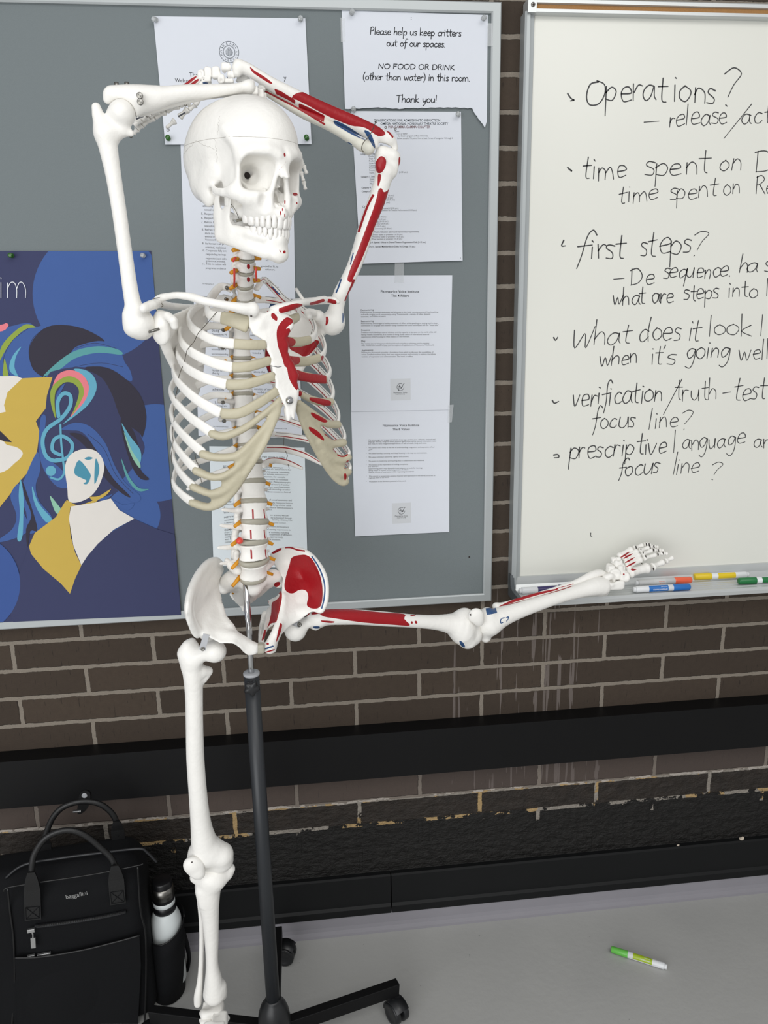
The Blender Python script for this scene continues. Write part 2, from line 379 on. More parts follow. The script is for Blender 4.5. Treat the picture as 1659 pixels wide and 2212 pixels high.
# ------------------------------------------------------------------ the setting
def brick_material():
    mt, nt, b = nodes('brown_brick_wall'); N = nt.nodes.new; L = nt.links.new
    def math_(op, a, b_=None, c=None):
        n = N('ShaderNodeMath'); n.operation = op
        for i, v in enumerate((a, b_, c)):
            if v is None: continue
            if hasattr(v, 'links'): L(v, n.inputs[i])
            else: n.inputs[i].default_value = v
        return n.outputs[0]
    def mix(f, a, c):
        n = N('ShaderNodeMix'); n.data_type = 'RGBA'
        for i, v in ((0, f), (6, a), (7, c)):
            if hasattr(v, 'links'): L(v, n.inputs[i])
            else: n.inputs[i].default_value = v
        return n.outputs[2]
    def noise(sc, det=5, vec=None, rough=0.6):
        n = N('ShaderNodeTexNoise'); n.inputs['Scale'].default_value = sc; n.inputs['Detail'].default_value = det; n.inputs['Roughness'].default_value = rough
        L(vec if vec is not None else pos, n.inputs['Vector']); return n.outputs['Fac']
    geo = N('ShaderNodeNewGeometry'); pos = geo.outputs['Position']; sp = N('ShaderNodeSeparateXYZ'); L(pos, sp.inputs[0]); x, z = sp.outputs[0], sp.outputs[2]
    cb = N('ShaderNodeCombineXYZ'); wob = math_('MULTIPLY', math_('SUBTRACT', noise(45, 3), 0.5), 0.007)
    L(math_('ADD', math_('ADD', x, 0.047+0.3048*20), wob), cb.inputs[0]); L(math_('ADD', math_('ADD', z, -0.0239+0.0677*20), wob), cb.inputs[1])
    bk = N('ShaderNodeTexBrick'); bk.offset = 0.5; bk.offset_frequency = 2; bk.squash = 1.0
    for k, v in (('Scale', 1.0), ('Mortar Size', 0.0056), ('Mortar Smooth', 0.25), ('Bias', 0.0), ('Brick Width', 0.3048), ('Row Height', 0.0677)): bk.inputs[k].default_value = v
    bk.inputs['Color1'].default_value = (0, 0, 0, 1); bk.inputs['Color2'].default_value = (1, 1, 1, 1); bk.inputs['Mortar'].default_value = (0.5, 0.5, 0.5, 1)
    L(cb.outputs[0], bk.inputs['Vector']); mort = bk.outputs['Fac']
    sx = N('ShaderNodeCombineXYZ'); L(math_('MULTIPLY', x, 260), sx.inputs[0]); L(math_('MULTIPLY', z, 24), sx.inputs[2]); rake = noise(1.0, 4, sx.outputs[0])
    bc = mix(bk.outputs['Color'], rgb(64, 55, 47), rgb(78, 67, 57)); bc = mix(math_('MULTIPLY', noise(70, 6), 0.55), bc, rgb(50, 42, 37))
    pit = math_('LESS_THAN', rake, 0.36); bc = mix(math_('MULTIPLY', pit, 0.75), bc, rgb(40, 34, 31))
    # pale drip streaks under the whiteboard
    sx2 = N('ShaderNodeCombineXYZ'); L(math_('MULTIPLY', x, 75), sx2.inputs[0]); L(math_('MULTIPLY', z, 2.2), sx2.inputs[2]); st = noise(1.0, 2, sx2.outputs[0])
    zone = math_('MULTIPLY', math_('LESS_THAN', math_('ABSOLUTE', math_('ADD', x, -0.52)), 0.2), math_('LESS_THAN', z, 0.9))
    bc = mix(math_('MULTIPLY', math_('MULTIPLY', zone, math_('GREATER_THAN', math_('ADD', st, math_('MULTIPLY', math_('SUBTRACT', noise(9, 2), 0.5), 0.3)), 0.595)), 0.34), bc, rgb(150, 140, 136))
    mc = mix(noise(420, 3), rgb(110, 102, 93), rgb(150, 141, 129)); base = mix(mort, bc, mc)
    # lower courses: old black coating, chipped along the joints
    edge = math_('ADD', 0.362, math_('MULTIPLY', math_('SUBTRACT', noise(26, 6), 0.5), 0.02)); blk = math_('LESS_THAN', z, edge)
    tar = mix(noise(55, 8), rgb(11, 11, 11), rgb(38, 36, 34)); warm = math_('GREATER_THAN', z, 0.298)
    tar = mix(math_('MULTIPLY', warm, math_('MULTIPLY', noise(30, 5), 0.8)), tar, rgb(66, 57, 50))
    joint = math_('MULTIPLY', math_('GREATER_THAN', mort, 0.4), math_('GREATER_THAN', z, 0.262)); bare = math_('GREATER_THAN', math_('SUBTRACT', noise(15, 7, None, 0.7), math_('MULTIPLY', math_('SUBTRACT', 0.30, z), 1.5)), 0.465)
    tar = mix(math_('MULTIPLY', math_('MULTIPLY', joint, bare), 0.95), tar, mix(math_('GREATER_THAN', noise(9, 3), 0.52), rgb(150, 143, 134), rgb(178, 150, 106)))
    fleck = math_('MULTIPLY', math_('GREATER_THAN', noise(120, 3), 0.74), math_('LESS_THAN', math_('ABSOLUTE', math_('ADD', z, -0.297)), 0.02)); tar = mix(fleck, tar, rgb(170, 160, 148))
    rim = math_('MULTIPLY', math_('LESS_THAN', math_('ABSOLUTE', math_('SUBTRACT', z, edge)), 0.0028), math_('GREATER_THAN', noise(18, 4), 0.5))
    pr_ = math_('MULTIPLY', math_('LESS_THAN', z, 0.455), math_('GREATER_THAN', z, edge)); base = mix(math_('MULTIPLY', pr_, 0.35), base, rgb(98, 88, 86))
    base = mix(blk, base, tar); base = mix(math_('MULTIPLY', rim, 0.8), base, rgb(186, 178, 170)); L(base, b.inputs['Base Color'])
    rg = math_('SUBTRACT', 0.9, math_('MULTIPLY', blk, 0.42)); L(rg, b.inputs['Roughness']); b.inputs['Specular IOR Level'].default_value = 0.3
    st2 = N('ShaderNodeCombineXYZ'); L(math_('MULTIPLY', x, 1), st2.inputs[0]); L(math_('MULTIPLY', z, 1.5), st2.inputs[2]); lump = noise(32, 6, st2.outputs[0], 0.62)
    hgt = math_('ADD', math_('MULTIPLY', math_('SUBTRACT', 1.0, mort), math_('SUBTRACT', 1.0, math_('MULTIPLY', blk, 0.7))), math_('ADD', math_('MULTIPLY', noise(300, 4), 0.28), math_('MULTIPLY', math_('MULTIPLY', blk, lump), 4.0)))
    bp = N('ShaderNodeBump'); bp.inputs['Strength'].default_value = 0.9; bp.inputs['Distance'].default_value = 0.004; L(hgt, bp.inputs['Height']); L(bp.outputs['Normal'], b.inputs['Normal'])
    return mt
def floor_material():
    mt, nt, b = nodes('grey_painted_floor'); N = nt.nodes.new; L = nt.links.new
    geo = N('ShaderNodeNewGeometry'); pos = geo.outputs['Position']
    def noise(sc, det=4):
        n = N('ShaderNodeTexNoise'); n.inputs['Scale'].default_value = sc; n.inputs['Detail'].default_value = det; L(pos, n.inputs['Vector']); return n.outputs['Fac']
    def mix(f, a, c):
        n = N('ShaderNodeMix'); n.data_type = 'RGBA'
        for i, v in ((0, f), (6, a), (7, c)):
            if hasattr(v, 'links'): L(v, n.inputs[i])
            else: n.inputs[i].default_value = v
        return n.outputs[2]
    c = mix(noise(5, 6), rgb(168, 168, 166), rgb(184, 184, 181))
    g = N('ShaderNodeMath'); g.operation = 'GREATER_THAN'; g.inputs[1].default_value = 0.76; L(noise(55, 2), g.inputs[0]); c = mix(g.outputs[0], c, rgb(110, 110, 109))
    L(c, b.inputs['Base Color']); b.inputs['Roughness'].default_value = 0.55
    bp = N('ShaderNodeBump'); bp.inputs['Distance'].default_value = 0.0006; L(noise(60, 4), bp.inputs['Height']); L(bp.outputs['Normal'], b.inputs['Normal'])
    return mt
struct(MB().box((-2.4, 0, 0), (2.6, 0.12, 2.9)).build('wall_back', brick_material()), 'dark brown brick wall with pale mortar, its lowest courses coated black')
struct(MB().box((-2.4, -3.2, -0.05), (2.6, 0.0, 0)).build('floor', floor_material()), 'smooth grey painted floor')
bb = MB()
for x0, x1 in ((-2.4, 0.178), (0.1805, 2.6)):
    V = []; prof = [(0.0, 0.045), (-0.022, 0.045), (-0.022, 0.064), (-0.0165, 0.070), (-0.0165, 0.150), (-0.012, 0.1535), (0.0, 0.1535)]
    for x in (x0, x1): V += [(x, y, z) for y, z in prof]
    n = len(prof); bb.add(V, [[i, (i+1) % n, n+(i+1) % n, n+i][::-1] for i in range(n)]+[list(range(n)), list(range(n, 2*n))[::-1]])
struct(bb.build('baseboard_back', M['base_black']), 'black baseboard along the foot of the brick wall')
cv = MB(); prof = [(0, 0.045), (-0.019, 0.045), (-0.0205, 0.030), (-0.0215, 0.018), (-0.024, 0.009), (-0.031, 0.003), (-0.036, 0.0), (0, 0.0)]; n = len(prof)
for x in (-2.4, 2.6): cv.v += [(x, y, z) for y, z in prof]
cv.f = [[i, (i+1) % n, n+(i+1) % n, n+i][::-1] for i in range(n)]+[list(range(n)), list(range(n, 2*n))[::-1]]; cv.m = [0]*len(cv.f)
struct(cv.build('trim_1', M['cove'], None, False), 'grey cove strip under the black baseboard')
struct(MB().box((-2.4, -0.047, 0.4535), (2.6, 0.0, 0.572)).build('trim_2', M['black']), 'long black box rail across the brick wall')

# ------------------------------------------------------------------ lettering
_fc = bpy.data.curves.new('lettering_curve', 'FONT'); _fo = bpy.data.objects.new('lettering_curve', _fc)
def font_mesh(s, bold=0.0, res=2):
    _fc.body = s; _fc.size = 1.0; _fc.resolution_u = res; _fc.offset = bold*0.5; _fc.fill_mode = 'FRONT'
    me = bpy.data.meshes.new_from_object(_fo); V = np.array([v.co[:2] for v in me.vertices]) if len(me.vertices) else np.zeros((0, 2)); Fc = [list(p.vertices) for p in me.polygons]
    bpy.data.meshes.remove(me); return V, Fc
def type_line(mb, s, a, b, Yf, mi=0, bold=0.0, hs=1.0, xh=None):
    """printed line whose baseline runs from world point a to b (x,z); Yf(x,z) is the sheet's depth. xh: cap height in metres"""
    V, Fc = font_mesh(s, bold)
    if not len(V): return
    x0, x1 = V[:, 0].min(), V[:, 0].max(); a = np.array(a); b = np.array(b); e = b-a; wd_ = np.linalg.norm(e); e /= wd_; u = np.array([-e[1], e[0]])
    k = wd_/max(x1-x0, 1e-6); kz = k*hs if xh is None else xh/0.72
    P = a+np.outer((V[:, 0]-x0)*k, e)+np.outer(V[:, 1]*kz, u)
    mb.add([(p[0], Yf(p[0], p[1])-0.00012, p[1]) for p in P], [f if True else f for f in Fc], mi)
def px_line(mb, s, p0, p1, Yp, Yf=None, mi=0, bold=0.0, hs=1.0, xh=None):
    a = at(p0[0], p0[1], Yp); b = at(p1[0], p1[1], Yp); type_line(mb, s, (a[0], a[2]), (b[0], b[2]), Yf or (lambda x, z: Yp), mi, bold, hs, xh)
G = {  # single-stroke hand lettering: advance width, strokes (baseline 0, x-height 1)
'a': (1, [[(.85,.85),(.5,1),(.15,.7),(.1,.3),(.35,0),(.7,.25),(.85,.9),(.82,.3),(1,.02)]]), 'b': (.9, [[(.1,2),(.1,0)],[(.1,.6),(.45,1),(.8,.6),(.6,.05),(.1,.1)]]),
'c': (.8, [[(.75,.85),(.45,1),(.12,.6),(.2,.1),(.5,0),(.8,.2)]]), 'd': (.95, [[(.8,.8),(.45,1),(.1,.6),(.15,.1),(.45,0),(.8,.4)],[(.85,2),(.8,.9),(.85,0)]]),
'e': (.85, [[(.1,.5),(.75,.6),(.6,1),(.25,.9),(.1,.45),(.3,.02),(.8,.15)]]), 'f': (.7, [[(.85,1.8),(.6,2.05),(.38,1.6),(.35,.3),(.25,-.6)],[(.05,.9),(.75,1)]]),
'g': (.9, [[(.8,.85),(.45,1),(.12,.6),(.3,.1),(.65,.3),(.82,.9),(.8,-.3),(.5,-.9),(.15,-.7)]]), 'h': (.9, [[(.1,2),(.1,0)],[(.1,.5),(.4,1),(.7,.8),(.75,0)]]),
'i': (.4, [[(.15,1),(.18,0)],[(.15,1.5),(.22,1.42)]]), 'k': (.85, [[(.1,2),(.1,0)],[(.7,1),(.12,.45),(.8,0)]]), 'l': (.4, [[(.15,2),(.15,0)]]),
'm': (1.4, [[(.1,1),(.12,0)],[(.12,.6),(.4,1),(.62,.7),(.65,0)],[(.65,.6),(.95,1),(1.2,.7),(1.25,0)]]), 'n': (.9, [[(.1,1),(.12,0)],[(.12,.55),(.4,1),(.7,.75),(.75,0)]]),
'o': (.9, [[(.45,1),(.12,.7),(.12,.25),(.45,0),(.78,.3),(.75,.75),(.4,1)]]), 'p': (.9, [[(.1,1),(.1,-.9)],[(.1,.6),(.45,1),(.8,.65),(.6,.05),(.1,.15)]]),
'q': (.9, [[(.75,.85),(.4,1),(.1,.6),(.3,.05),(.75,.4)],[(.8,1),(.78,-.9)]]), 'r': (.65, [[(.1,1),(.12,0)],[(.12,.5),(.35,.95),(.65,.9)]]),
's': (.7, [[(.65,.9),(.3,1),(.15,.75),(.55,.4),(.5,.05),(.1,.08)]]), 't': (.7, [[(.35,1.7),(.32,.2),(.6,0)],[(.02,1.05),(.7,1.1)]]),
'u': (.9, [[(.1,1),(.12,.3),(.4,0),(.7,.4),(.75,1)],[(.75,1),(.8,0)]]), 'v': (.8, [[(.05,1),(.35,0),(.75,1)]]), 'w': (1.2, [[(.05,1),(.3,0),(.55,.8),(.8,0),(1.1,1)]]),
'y': (.85, [[(.1,1),(.15,.4),(.4,.1),(.7,.5)],[(.78,1),(.6,-.3),(.15,-.85)]]),
'P': (1, [[(.15,1.9),(.12,0)],[(.1,1.75),(.55,1.95),(.85,1.5),(.55,1),(.15,.95)]]), 'N': (1.4, [[(.1,0),(.15,1.7)],[(.15,1.7),(1.1,0)],[(1.1,0),(1.15,1.75)]]),
'O': (1.5, [[(.8,1.7),(.25,1.5),(.1,.7),(.4,.05),(1,.1),(1.35,.8),(1.2,1.5),(.65,1.75)]]), 'F': (1.1, [[(.15,1.75),(.15,0)],[(.1,1.75),(.95,1.7)],[(.15,.95),(.8,1)]]),
'D': (1.4, [[(.2,1.75),(.2,0)],[(.05,1.6),(.7,1.75),(1.25,1),(.9,.2),(.15,.02)]]), 'R': (1.1, [[(.15,1.8),(.15,0)],[(.1,1.7),(.6,1.8),(.85,1.4),(.5,1),(.2,.95)],[(.45,.95),(1,0)]]),
'I': (.5, [[(.2,1.75),(.22,0)]]), 'K': (1.1, [[(.15,1.75),(.15,0)],[(.9,1.75),(.18,.85)],[(.18,.85),(1,0)]]), 'T': (1.1, [[(0,1.7),(1.1,1.8)],[(.5,1.75),(.5,0)]]),
'W': (1.5, [[(.05,1.3),(.3,-.1),(.75,1.0),(1.0,-.1),(1.35,1.5)]]), '?': (.9, [[(.05,1.7),(.45,2),(.85,1.8),(.6,1.1),(.4,.5)],[(.38,.05),(.42,-.02)]]),
'!': (.4, [[(.2,1.9),(.17,.5)],[(.17,.05),(.2,0)]]), '.': (.35, [[(.12,.05),(.16,0)]]), '(': (.5, [[(.42,2),(.12,1.2),(.12,.3),(.4,-.4)]]), ')': (.5, [[(.08,2),(.38,1.2),(.38,.3),(.1,-.4)]]),
'-': (.9, [[(.05,.5),(.8,.55)]]), '/': (.7, [[(.75,2.2),(.05,-.6)]]), "'": (.25, [[(.12,2),(.1,1.6)]]), ' ': (.65, [])}
def hand(s, sl=0.0, jit=0.0):
    out = []; x = 0
    for ch in s:
        w_, st = G[ch]; dx, dy, sc = (rng.normal(0, jit), rng.normal(0, jit), 1+rng.normal(0, jit)) if jit else (0, 0, 1)
        for q in st:
            p = np.array(q, float)*sc; p = p+rng.normal(0, jit*0.5, p.shape) if jit else p
            out.append(np.array(cr(np.stack([x+p[:, 0]+p[:, 1]*sl+dx, p[:, 1]+dy], 1), 5)) if len(p) > 2 else np.stack([x+p[:, 0]+p[:, 1]*sl+dx, p[:, 1]+dy], 1))
        x += w_
    return out, x
def hand_line(mb, s, p0, p1, xh, w, Yp, Yf=None, mi=0, sl=0.05, jit=0.0):
    """hand-lettered words: baseline from pixel p0 to p1 on the plane y=Yp, x-height and pen width in pixels"""
    st, adv = hand(s, sl, jit); p0 = np.array(p0, float); p1 = np.array(p1, float); e = (p1-p0)/adv
    for q in st:
        P = p0+np.outer(q[:, 0], e)+np.outer(q[:, 1], [0, -xh]); Wp = np.array([at(a, b, Yp)[[0, 2]] for a, b in P])
        k = mpp(at(P[0][0], P[0][1], Yp)); V, Fc = ribbon(Wp, np.array([1.0, 0.85, 0.75])*w*k if jit else w*k)
        mb.add([(p[0], (Yf(p[0], p[1]) if Yf else Yp)-0.00015, p[1]) for p in V], Fc, mi)

# ------------------------------------------------------------------ pinboard
BY = -0.020
bt = thing('pinboard', (0.0, -0.012, 0.881), 'wide grey fabric pinboard in a silver frame hung on the brick wall', 'pinboard')
MB().box((-1.40, BY, 0.895), (0.408, -0.002, 2.092)).build('panel', M['board'], bt)
def frame_bar(name, a, b, w_in, parent, mt, y0=-0.027, y1=0.0):
    """mitred frame bar along a-b; w_in = inward offset vector (x,z)"""
    ax, az = a; bx, bz = b; L_ = np.array([bx-ax, bz-az]); L_ /= np.linalg.norm(L_); n_ = np.array(w_in); w_ = np.linalg.norm(n_)
    V = []; prof = [(0, y1), (0, y0+0.002), (0.002, y0), (w_-0.003, y0), (w_, y0+0.002), (w_, BY+0.002)]; u = n_/w_
    for c, s_ in ((np.array(a), 1), (np.array(b), -1)):
        for d, y in prof:
            p = c+u*d+L_*s_*d; V.append((p[0], y, p[1]))
    n = len(prof); Fc = [[i, (i+1) % n, n+(i+1) % n, n+i] for i in range(n)]+[list(range(n))[::-1], list(range(n, 2*n))]
    o = new(name, V, Fc, mt, parent, False); bm = bmesh.new(); bm.from_mesh(o.data); bmesh.ops.recalc_face_normals(bm, faces=bm.faces); bm.to_mesh(o.data); bm.free(); return o
frame_bar('frame_rail', (-1.42, 2.1065), (0.4245, 2.1065), (0, -0.0195), bt, M['alu']); frame_bar('frame_rail', (-1.42, 0.8795), (0.4245, 0.8795), (0, 0.0195), bt, M['alu'])
frame_bar('frame_stile', (0.4245, 0.8795), (0.4245, 2.1065), (-0.0195, 0), bt, M['alu']); frame_bar('frame_stile', (-1.42, 0.8795), (-1.42, 2.1065), (0.0195, 0), bt, M['alu'])
MB().box((0.371, BY-0.001, 0.986), (0.374, BY+0.001, 0.989)).build('nail_hole', M['hole'], bt)

# ------------------------------------------------------------------ papers on the pinboard
def sheet(name, quad, Y, label, cat='paper', lift=0.0, bottom=None, mt='paper', content=None, mats=None, top=None):
    """a sheet given by its four corners (TL,TR,BR,BL in photo coordinates on its plane); lift = how far its lower edge stands off"""
    q = [at(x, y, Y)[[0, 2]] for x, y in quad]; nx, nz = 36, 14; zt = max(q[0][1], q[1][1]); zb = min(q[2][1], q[3][1])
    bl = None if bottom is None else np.array([at(x, y, Y)[[0, 2]] for x, y in bottom])
    def Yf(x, z):
        v = np.clip((zt-z)/(zt-zb), 0, 1.1); return Y-lift*v*v
    mb = MB(); V = []
    us = np.linspace(0, 1, nx+1) if bl is None else np.linspace(0, 1, len(bl))
    nx = len(us)-1
    for j in range(nz+1):
        v = j/nz
        for i, u in enumerate(us):
            t = q[0]+(q[1]-q[0])*u; b_ = q[3]+(q[2]-q[3])*u if bl is None else bl[i]; p = t+(b_-t)*v; V.append((p[0], Yf(*p), p[1]))
    n = nx+1; top_f = [(j*n+i, (j+1)*n+i, (j+1)*n+i+1, j*n+i+1) for j in range(nz) for i in range(nx)]
    mb.add(V, top_f); bk = len(V); mb.add([(x, y+0.00025, z) for x, y, z in V], [f[::-1] for f in top_f])
    per = [i for i in range(n)]+[j*n+nx for j in range(1, nz+1)]+[nz*n+i for i in range(nx-1, -1, -1)]+[j*n for j in range(nz-1, 0, -1)]
    mb.f += [[per[i], per[(i+1) % len(per)], bk+per[(i+1) % len(per)], bk+per[i]] for i in range(len(per))]; mb.m += [0]*len(per)
    if content: content(mb, Y, Yf)
    return tag(mb.build(name, [M[mt], M['ink'], M['ink_grey'], M['ink_seal'], M['ink_red'], M['logo_grey']], None, False), label, cat)
def ring(mb, c, r, w, Yf, mi, a0=0, a1=360, n=48):
    pts = [(c[0]+r*math.cos(math.radians(a0+(a1-a0)*k/n)), c[1]+r*math.sin(math.radians(a0+(a1-a0)*k/n))) for k in range(n+1)]
    V, Fc = ribbon(pts, w); mb.add([(p[0], Yf(*p)-0.00012, p[1]) for p in V], Fc, mi)
def arc_text(mb, s, c, r, size, a_mid, step, Yf, mi, flip=False):
    for i, ch in enumerate(s):
        a = a_mid+(i-(len(s)-1)/2)*step*(1 if flip else -1); V, Fc = font_mesh(ch); 
        if not len(V): continue
        V = V*size; V[:, 0] -= (V[:, 0].min()+V[:, 0].max())/2; t = math.radians(a); rot = t+math.pi/2 if flip else t-math.pi/2
        R_ = np.array([[math.cos(rot), -math.sin(rot)], [math.sin(rot), math.cos(rot)]]); P = V@R_.T+np.array(c)+r*np.array([math.cos(t), math.sin(t)])
        mb.add([(p[0], Yf(*p)-0.00012, p[1]) for p in P], Fc, mi)
def welcome(mb, Y, Yf):
    c = at(495, 112.5, Y)[[0, 2]]; k = mpp(at(495, 112, Y)); R_ = 20*k*1.03
    ring(mb, c, R_, 0.9*k, Yf, 3); ring(mb, c, R_*0.62, 0.8*k, Yf, 3); ring(mb, c, R_*0.56, 0.4*k, Yf, 3)
    arc_text(mb, 'KEAN', c, R_*0.69, R_*0.34, 90, 27, Yf, 3); arc_text(mb, 'UNIVERSITY', c, R_*0.93, R_*0.31, 270, 20.5, Yf, 3, True)
    for a in (150, 30): ring(mb, c+R_*0.8*np.array([math.cos(math.radians(a)), math.sin(math.radians(a))]), 0.6*k, 1.2*k, Yf, 3, n=10)
    for i in range(-4, 5):                                   # engraved crest in the middle of the seal
        h = R_*(0.42-0.05*abs(i)); V, Fc = ribbon([c+[i*R_*0.085, -h], c+[i*R_*0.085+0.0002*(i % 2), h*(0.9 if i % 2 else 0.6)]], (0.9 if i % 2 else 0.5)*k); mb.add([(p[0], Yf(*p)-0.00012, p[1]) for p in V], Fc, 3)
    for a0 in (200, 300): ring(mb, c, R_*0.36, 0.6*k, Yf, 3, a0, a0+60, 10)
    ring(mb, c+[0, R_*0.3], R_*0.14, 0.5*k, Yf, 3, n=14)
    px_line(mb, 'The', (409, 166), (428, 166.5), Y, Yf, 1); px_line(mb, 'Welcome', (378, 177.5), (421, 179), Y, Yf, 1); px_line(mb, 'V', (490, 176), (499, 176), Y, Yf, 1); px_line(mb, 'y', (613, 173), (619, 173), Y, Yf, 1)
def critters(mb, Y, Yf):
    x0, y0, s = 720, 0, 4.366
    for t, a, b, xh in (('Please help us keep critters', (345, 325), (1207, 343), 36), ('out of our spaces.', (500, 435), (1058, 447), 36), ('NO FOOD OR DRINK', (423, 648), (1142, 661), 26),
                        ('(other than water) in this room.', (278, 755), (1288, 770), 37), ('Thank you!', (592, 968), (975, 972), 38)):
        hand_line(mb, t, (x0+a[0]/s, y0+a[1]/s), (x0+b[0]/s, y0+b[1]/s), xh/s, 1.75, Y, Yf, 1, 0.06)
    for a in ((735, 165), (735, 183)): ring(mb, at(x0+a[0]/s, a[1]/s, Y)[[0, 2]], 0.0003, 0.0007, Yf, 1, n=8)
def qualif(mb, Y, Yf):
    x0, y0, s = 740, 230, 5.925
    def T(t, xa, xb, ya, yb, bold=0.0, mi=1, hs=1.0): px_line(mb, t, (x0+xa/s, y0+ya/s), (x0+xb/s, y0+yb/s), Y, Yf, mi, bold, hs)
    T('QUALIFICATIONS FOR ADMISSION TO INDUCTION', 400, 1248, 193, 193, .025, 3, 1.15); T('OMEGA, NATIONAL HONORARY THEATRE SOCIETY', 486, 1352, 236, 236, .025, 3, 1.15); T('PHA GAMMA GAMMA CHAPTER', 585, 1122, 278, 278, .02, 4, 1.15)
    for t, xa, xb, y in (('1. A', 215, 255, 340), ('2. A m', 215, 270, 368), ('Complete', 245, 330, 398), ('better', 672, 728, 330), ('C2.0 or better', 695, 830, 360), ('the theatre program at Kean University', 706, 1090, 388), ('below, a total of 75 points from at least 2 areas of categories 1 through 6', 700, 1410, 418),
                         ('pts.)', 480, 522, 502), ('Product', 335, 415, 648), ('Stage M', 338, 415, 678), ('Product', 338, 418, 708), ('Crew C', 340, 418, 738), ('Constr', 342, 420, 768), ('Runnin', 342, 420, 798), ('Front-of', 342, 428, 828), ('Public Re', 345, 438, 860), ('(5-30 pts.)', 722, 828, 853),
                         ('Stage dir', 348, 436, 940), ('Choreog', 348, 432, 970), ('Musical', 350, 425, 1000), ('10 pts.)', 585, 655, 1150), ('30 pts.)', 575, 645, 1180), ('(20-30 pts.)', 560, 668, 1208), ('pts.)', 560, 604, 1240),
                         ('musical: (10-30 pts.)', 512, 712, 1315), ('position for Theatre Performance (10-30 pts.)', 500, 945, 1340), ('(0-10 pts.)', 460, 556, 1425), ('(10-30 pts.)', 450, 552, 1455), ('ing (20-30 pts.)', 432, 582, 1483), ('acting (20-30 pts.)', 420, 592, 1512), ('w (10-15 pts.)', 408, 546, 1544), ('commenting (15-30 pts.)', 400, 632, 1574),
                         ('Seminar leader or presenter (10-30 pts.)', 378, 764, 1652), ('Workshop leader or presenter (10-20 pts.)', 378, 784, 1680), ('Panel member or presenter (10-30 pts.)', 380, 762, 1708)): T(t, xa, xb, y, y-3, 0, 1, 1.1)
    for t, xa, xb, y in (('Category 2. Thea', 225, 415, 620), ('Category 3. Directi', 236, 438, 912), ('Category 4. Dra', 243, 415, 1052), ('Category 5. De', 246, 410, 1100), ('Categ', 254, 325, 1298), ('C', 258, 275, 1402), ('8. Theatre Education (above and beyond class requirements)', 372, 976, 1618), ('gory 9. Special: Offices in Drama/Theatre Organization/Club (5-10 pts.)', 318, 1065, 1752), ('tegory 10. Special: Membership in Delta Psi Omega (10 pts.)', 300, 928, 1806)): T(t, xa, xb, y, y-4, .025, 1, 1.1)
    T('5', 1500, 1510, 1950, 1950); T('4', 247, 257, 1985, 1985)
def fv_logo(mb, Y, Yf, px, py, r, box):
    a = at(box[0], box[1], Y)[[0, 2]]; b = at(box[2], box[3], Y)[[0, 2]]; mb.add([(x, Yf(x, z)-0.00008, z) for x, z in ((a[0], b[1]), (b[0], b[1]), (b[0], a[1]), (a[0], a[1]))], [(0, 1, 2, 3)], 5)
    c = at(px, py, Y)[[0, 2]]; k = mpp(at(px, py, Y)); ring(mb, c, r*k, 0.8*k, lambda x, z: Yf(x, z)-0.0001, 1, 60, 360, 40)
    for st in ([(-4, -9), (-3, 2), (-2, 5), (-1, 5)], [(-5, 1), (0, 2)], [(-1, 1), (1, -3), (3, 1), (3, -3), (6, 5), (9, 8)]):
        P = np.array(cr(st, 5))*k*r/8+c; V, Fc = ribbon(P, 0.9*k); mb.add([(p[0], Yf(*p)-0.00024, p[1]) for p in V], Fc, 1)
def pillars(mb, Y, Yf):
    x0, y0, s = 740, 590, 3.75
    def T(t, xa, xb, y, y2=None, bold=0.0, hs=1.0): px_line(mb, t, (x0+xa/s, y0+y/s), (x0+xb/s, y0+(y2 if y2 is not None else y)/s), Y, Yf, 1, bold, hs)
    T('Fitzmaurice Voice Institute', 310, 620, 159, 159, .02); T('The 4 Pillars', 394, 536, 193, 193, .02)
    for t, xa, xb, y, b in (('Destructuring', 148, 252, 306, .015), ('Destructuring promotes awareness and aliveness in the body, spontaneous and free breathing,', 148, 776, 323, 0), ('and wide-ranging vocal expressivity--using Tremorwork, a variety of other dynamic', 149, 712, 341, 0), ('exercises, and hands-on work.', 149, 352, 358, 0),
                            ('Restructuring', 150, 252, 397, .015), ('Restructuring encourages a healthy economy of effort while speaking or singing--and a deep', 150, 767, 413, 0), ('connection to language and listener--using modified bel canto techniques and the "focus line."', 150, 778, 430, 0),
                            ('Presence', 152, 222, 470, .015), ('Presence work develops natural vibrancy and the capacity to be open to the world while still', 152, 758, 486, 0), ('having healthy boundaries. It is rooted in being fluidly aware of internal and external', 152, 701, 504, 0), ('experiences while focusing on what matters in the moment.', 152, 542, 522, 0),
                            ('Play', 153, 185, 559, .015), ('Play invites you to bring your whole spirit and curiosity to whatever you\'re engaging', 153, 702, 576, 0), ('with. Within the context of play, you can explore all applications of Fitzmaurice Voicework.', 153, 741, 591, 0),
                            ('Applications', 154, 247, 632, .015), ('Fitzmaurice Voicework provides a foundation from which to discover the possibilities of', 154, 735, 648, 0), ('voice. Certified teachers bring their own unique passions and curiosity to explore the infinite', 154, 754, 664, 0), ('varieties of expression and communication. The work is endless.', 154, 573, 682, 0)): T(t, xa, xb, y, y-3, b)
    fv_logo(mb, Y, Yf, 865, 836, 7.5, (843, 818.5, 887, 864)); T('Fitzmaurice Voice', 413, 523, 973, 972, .02); T('INSTITUTE', 430, 503, 986, 985, 0, .8)
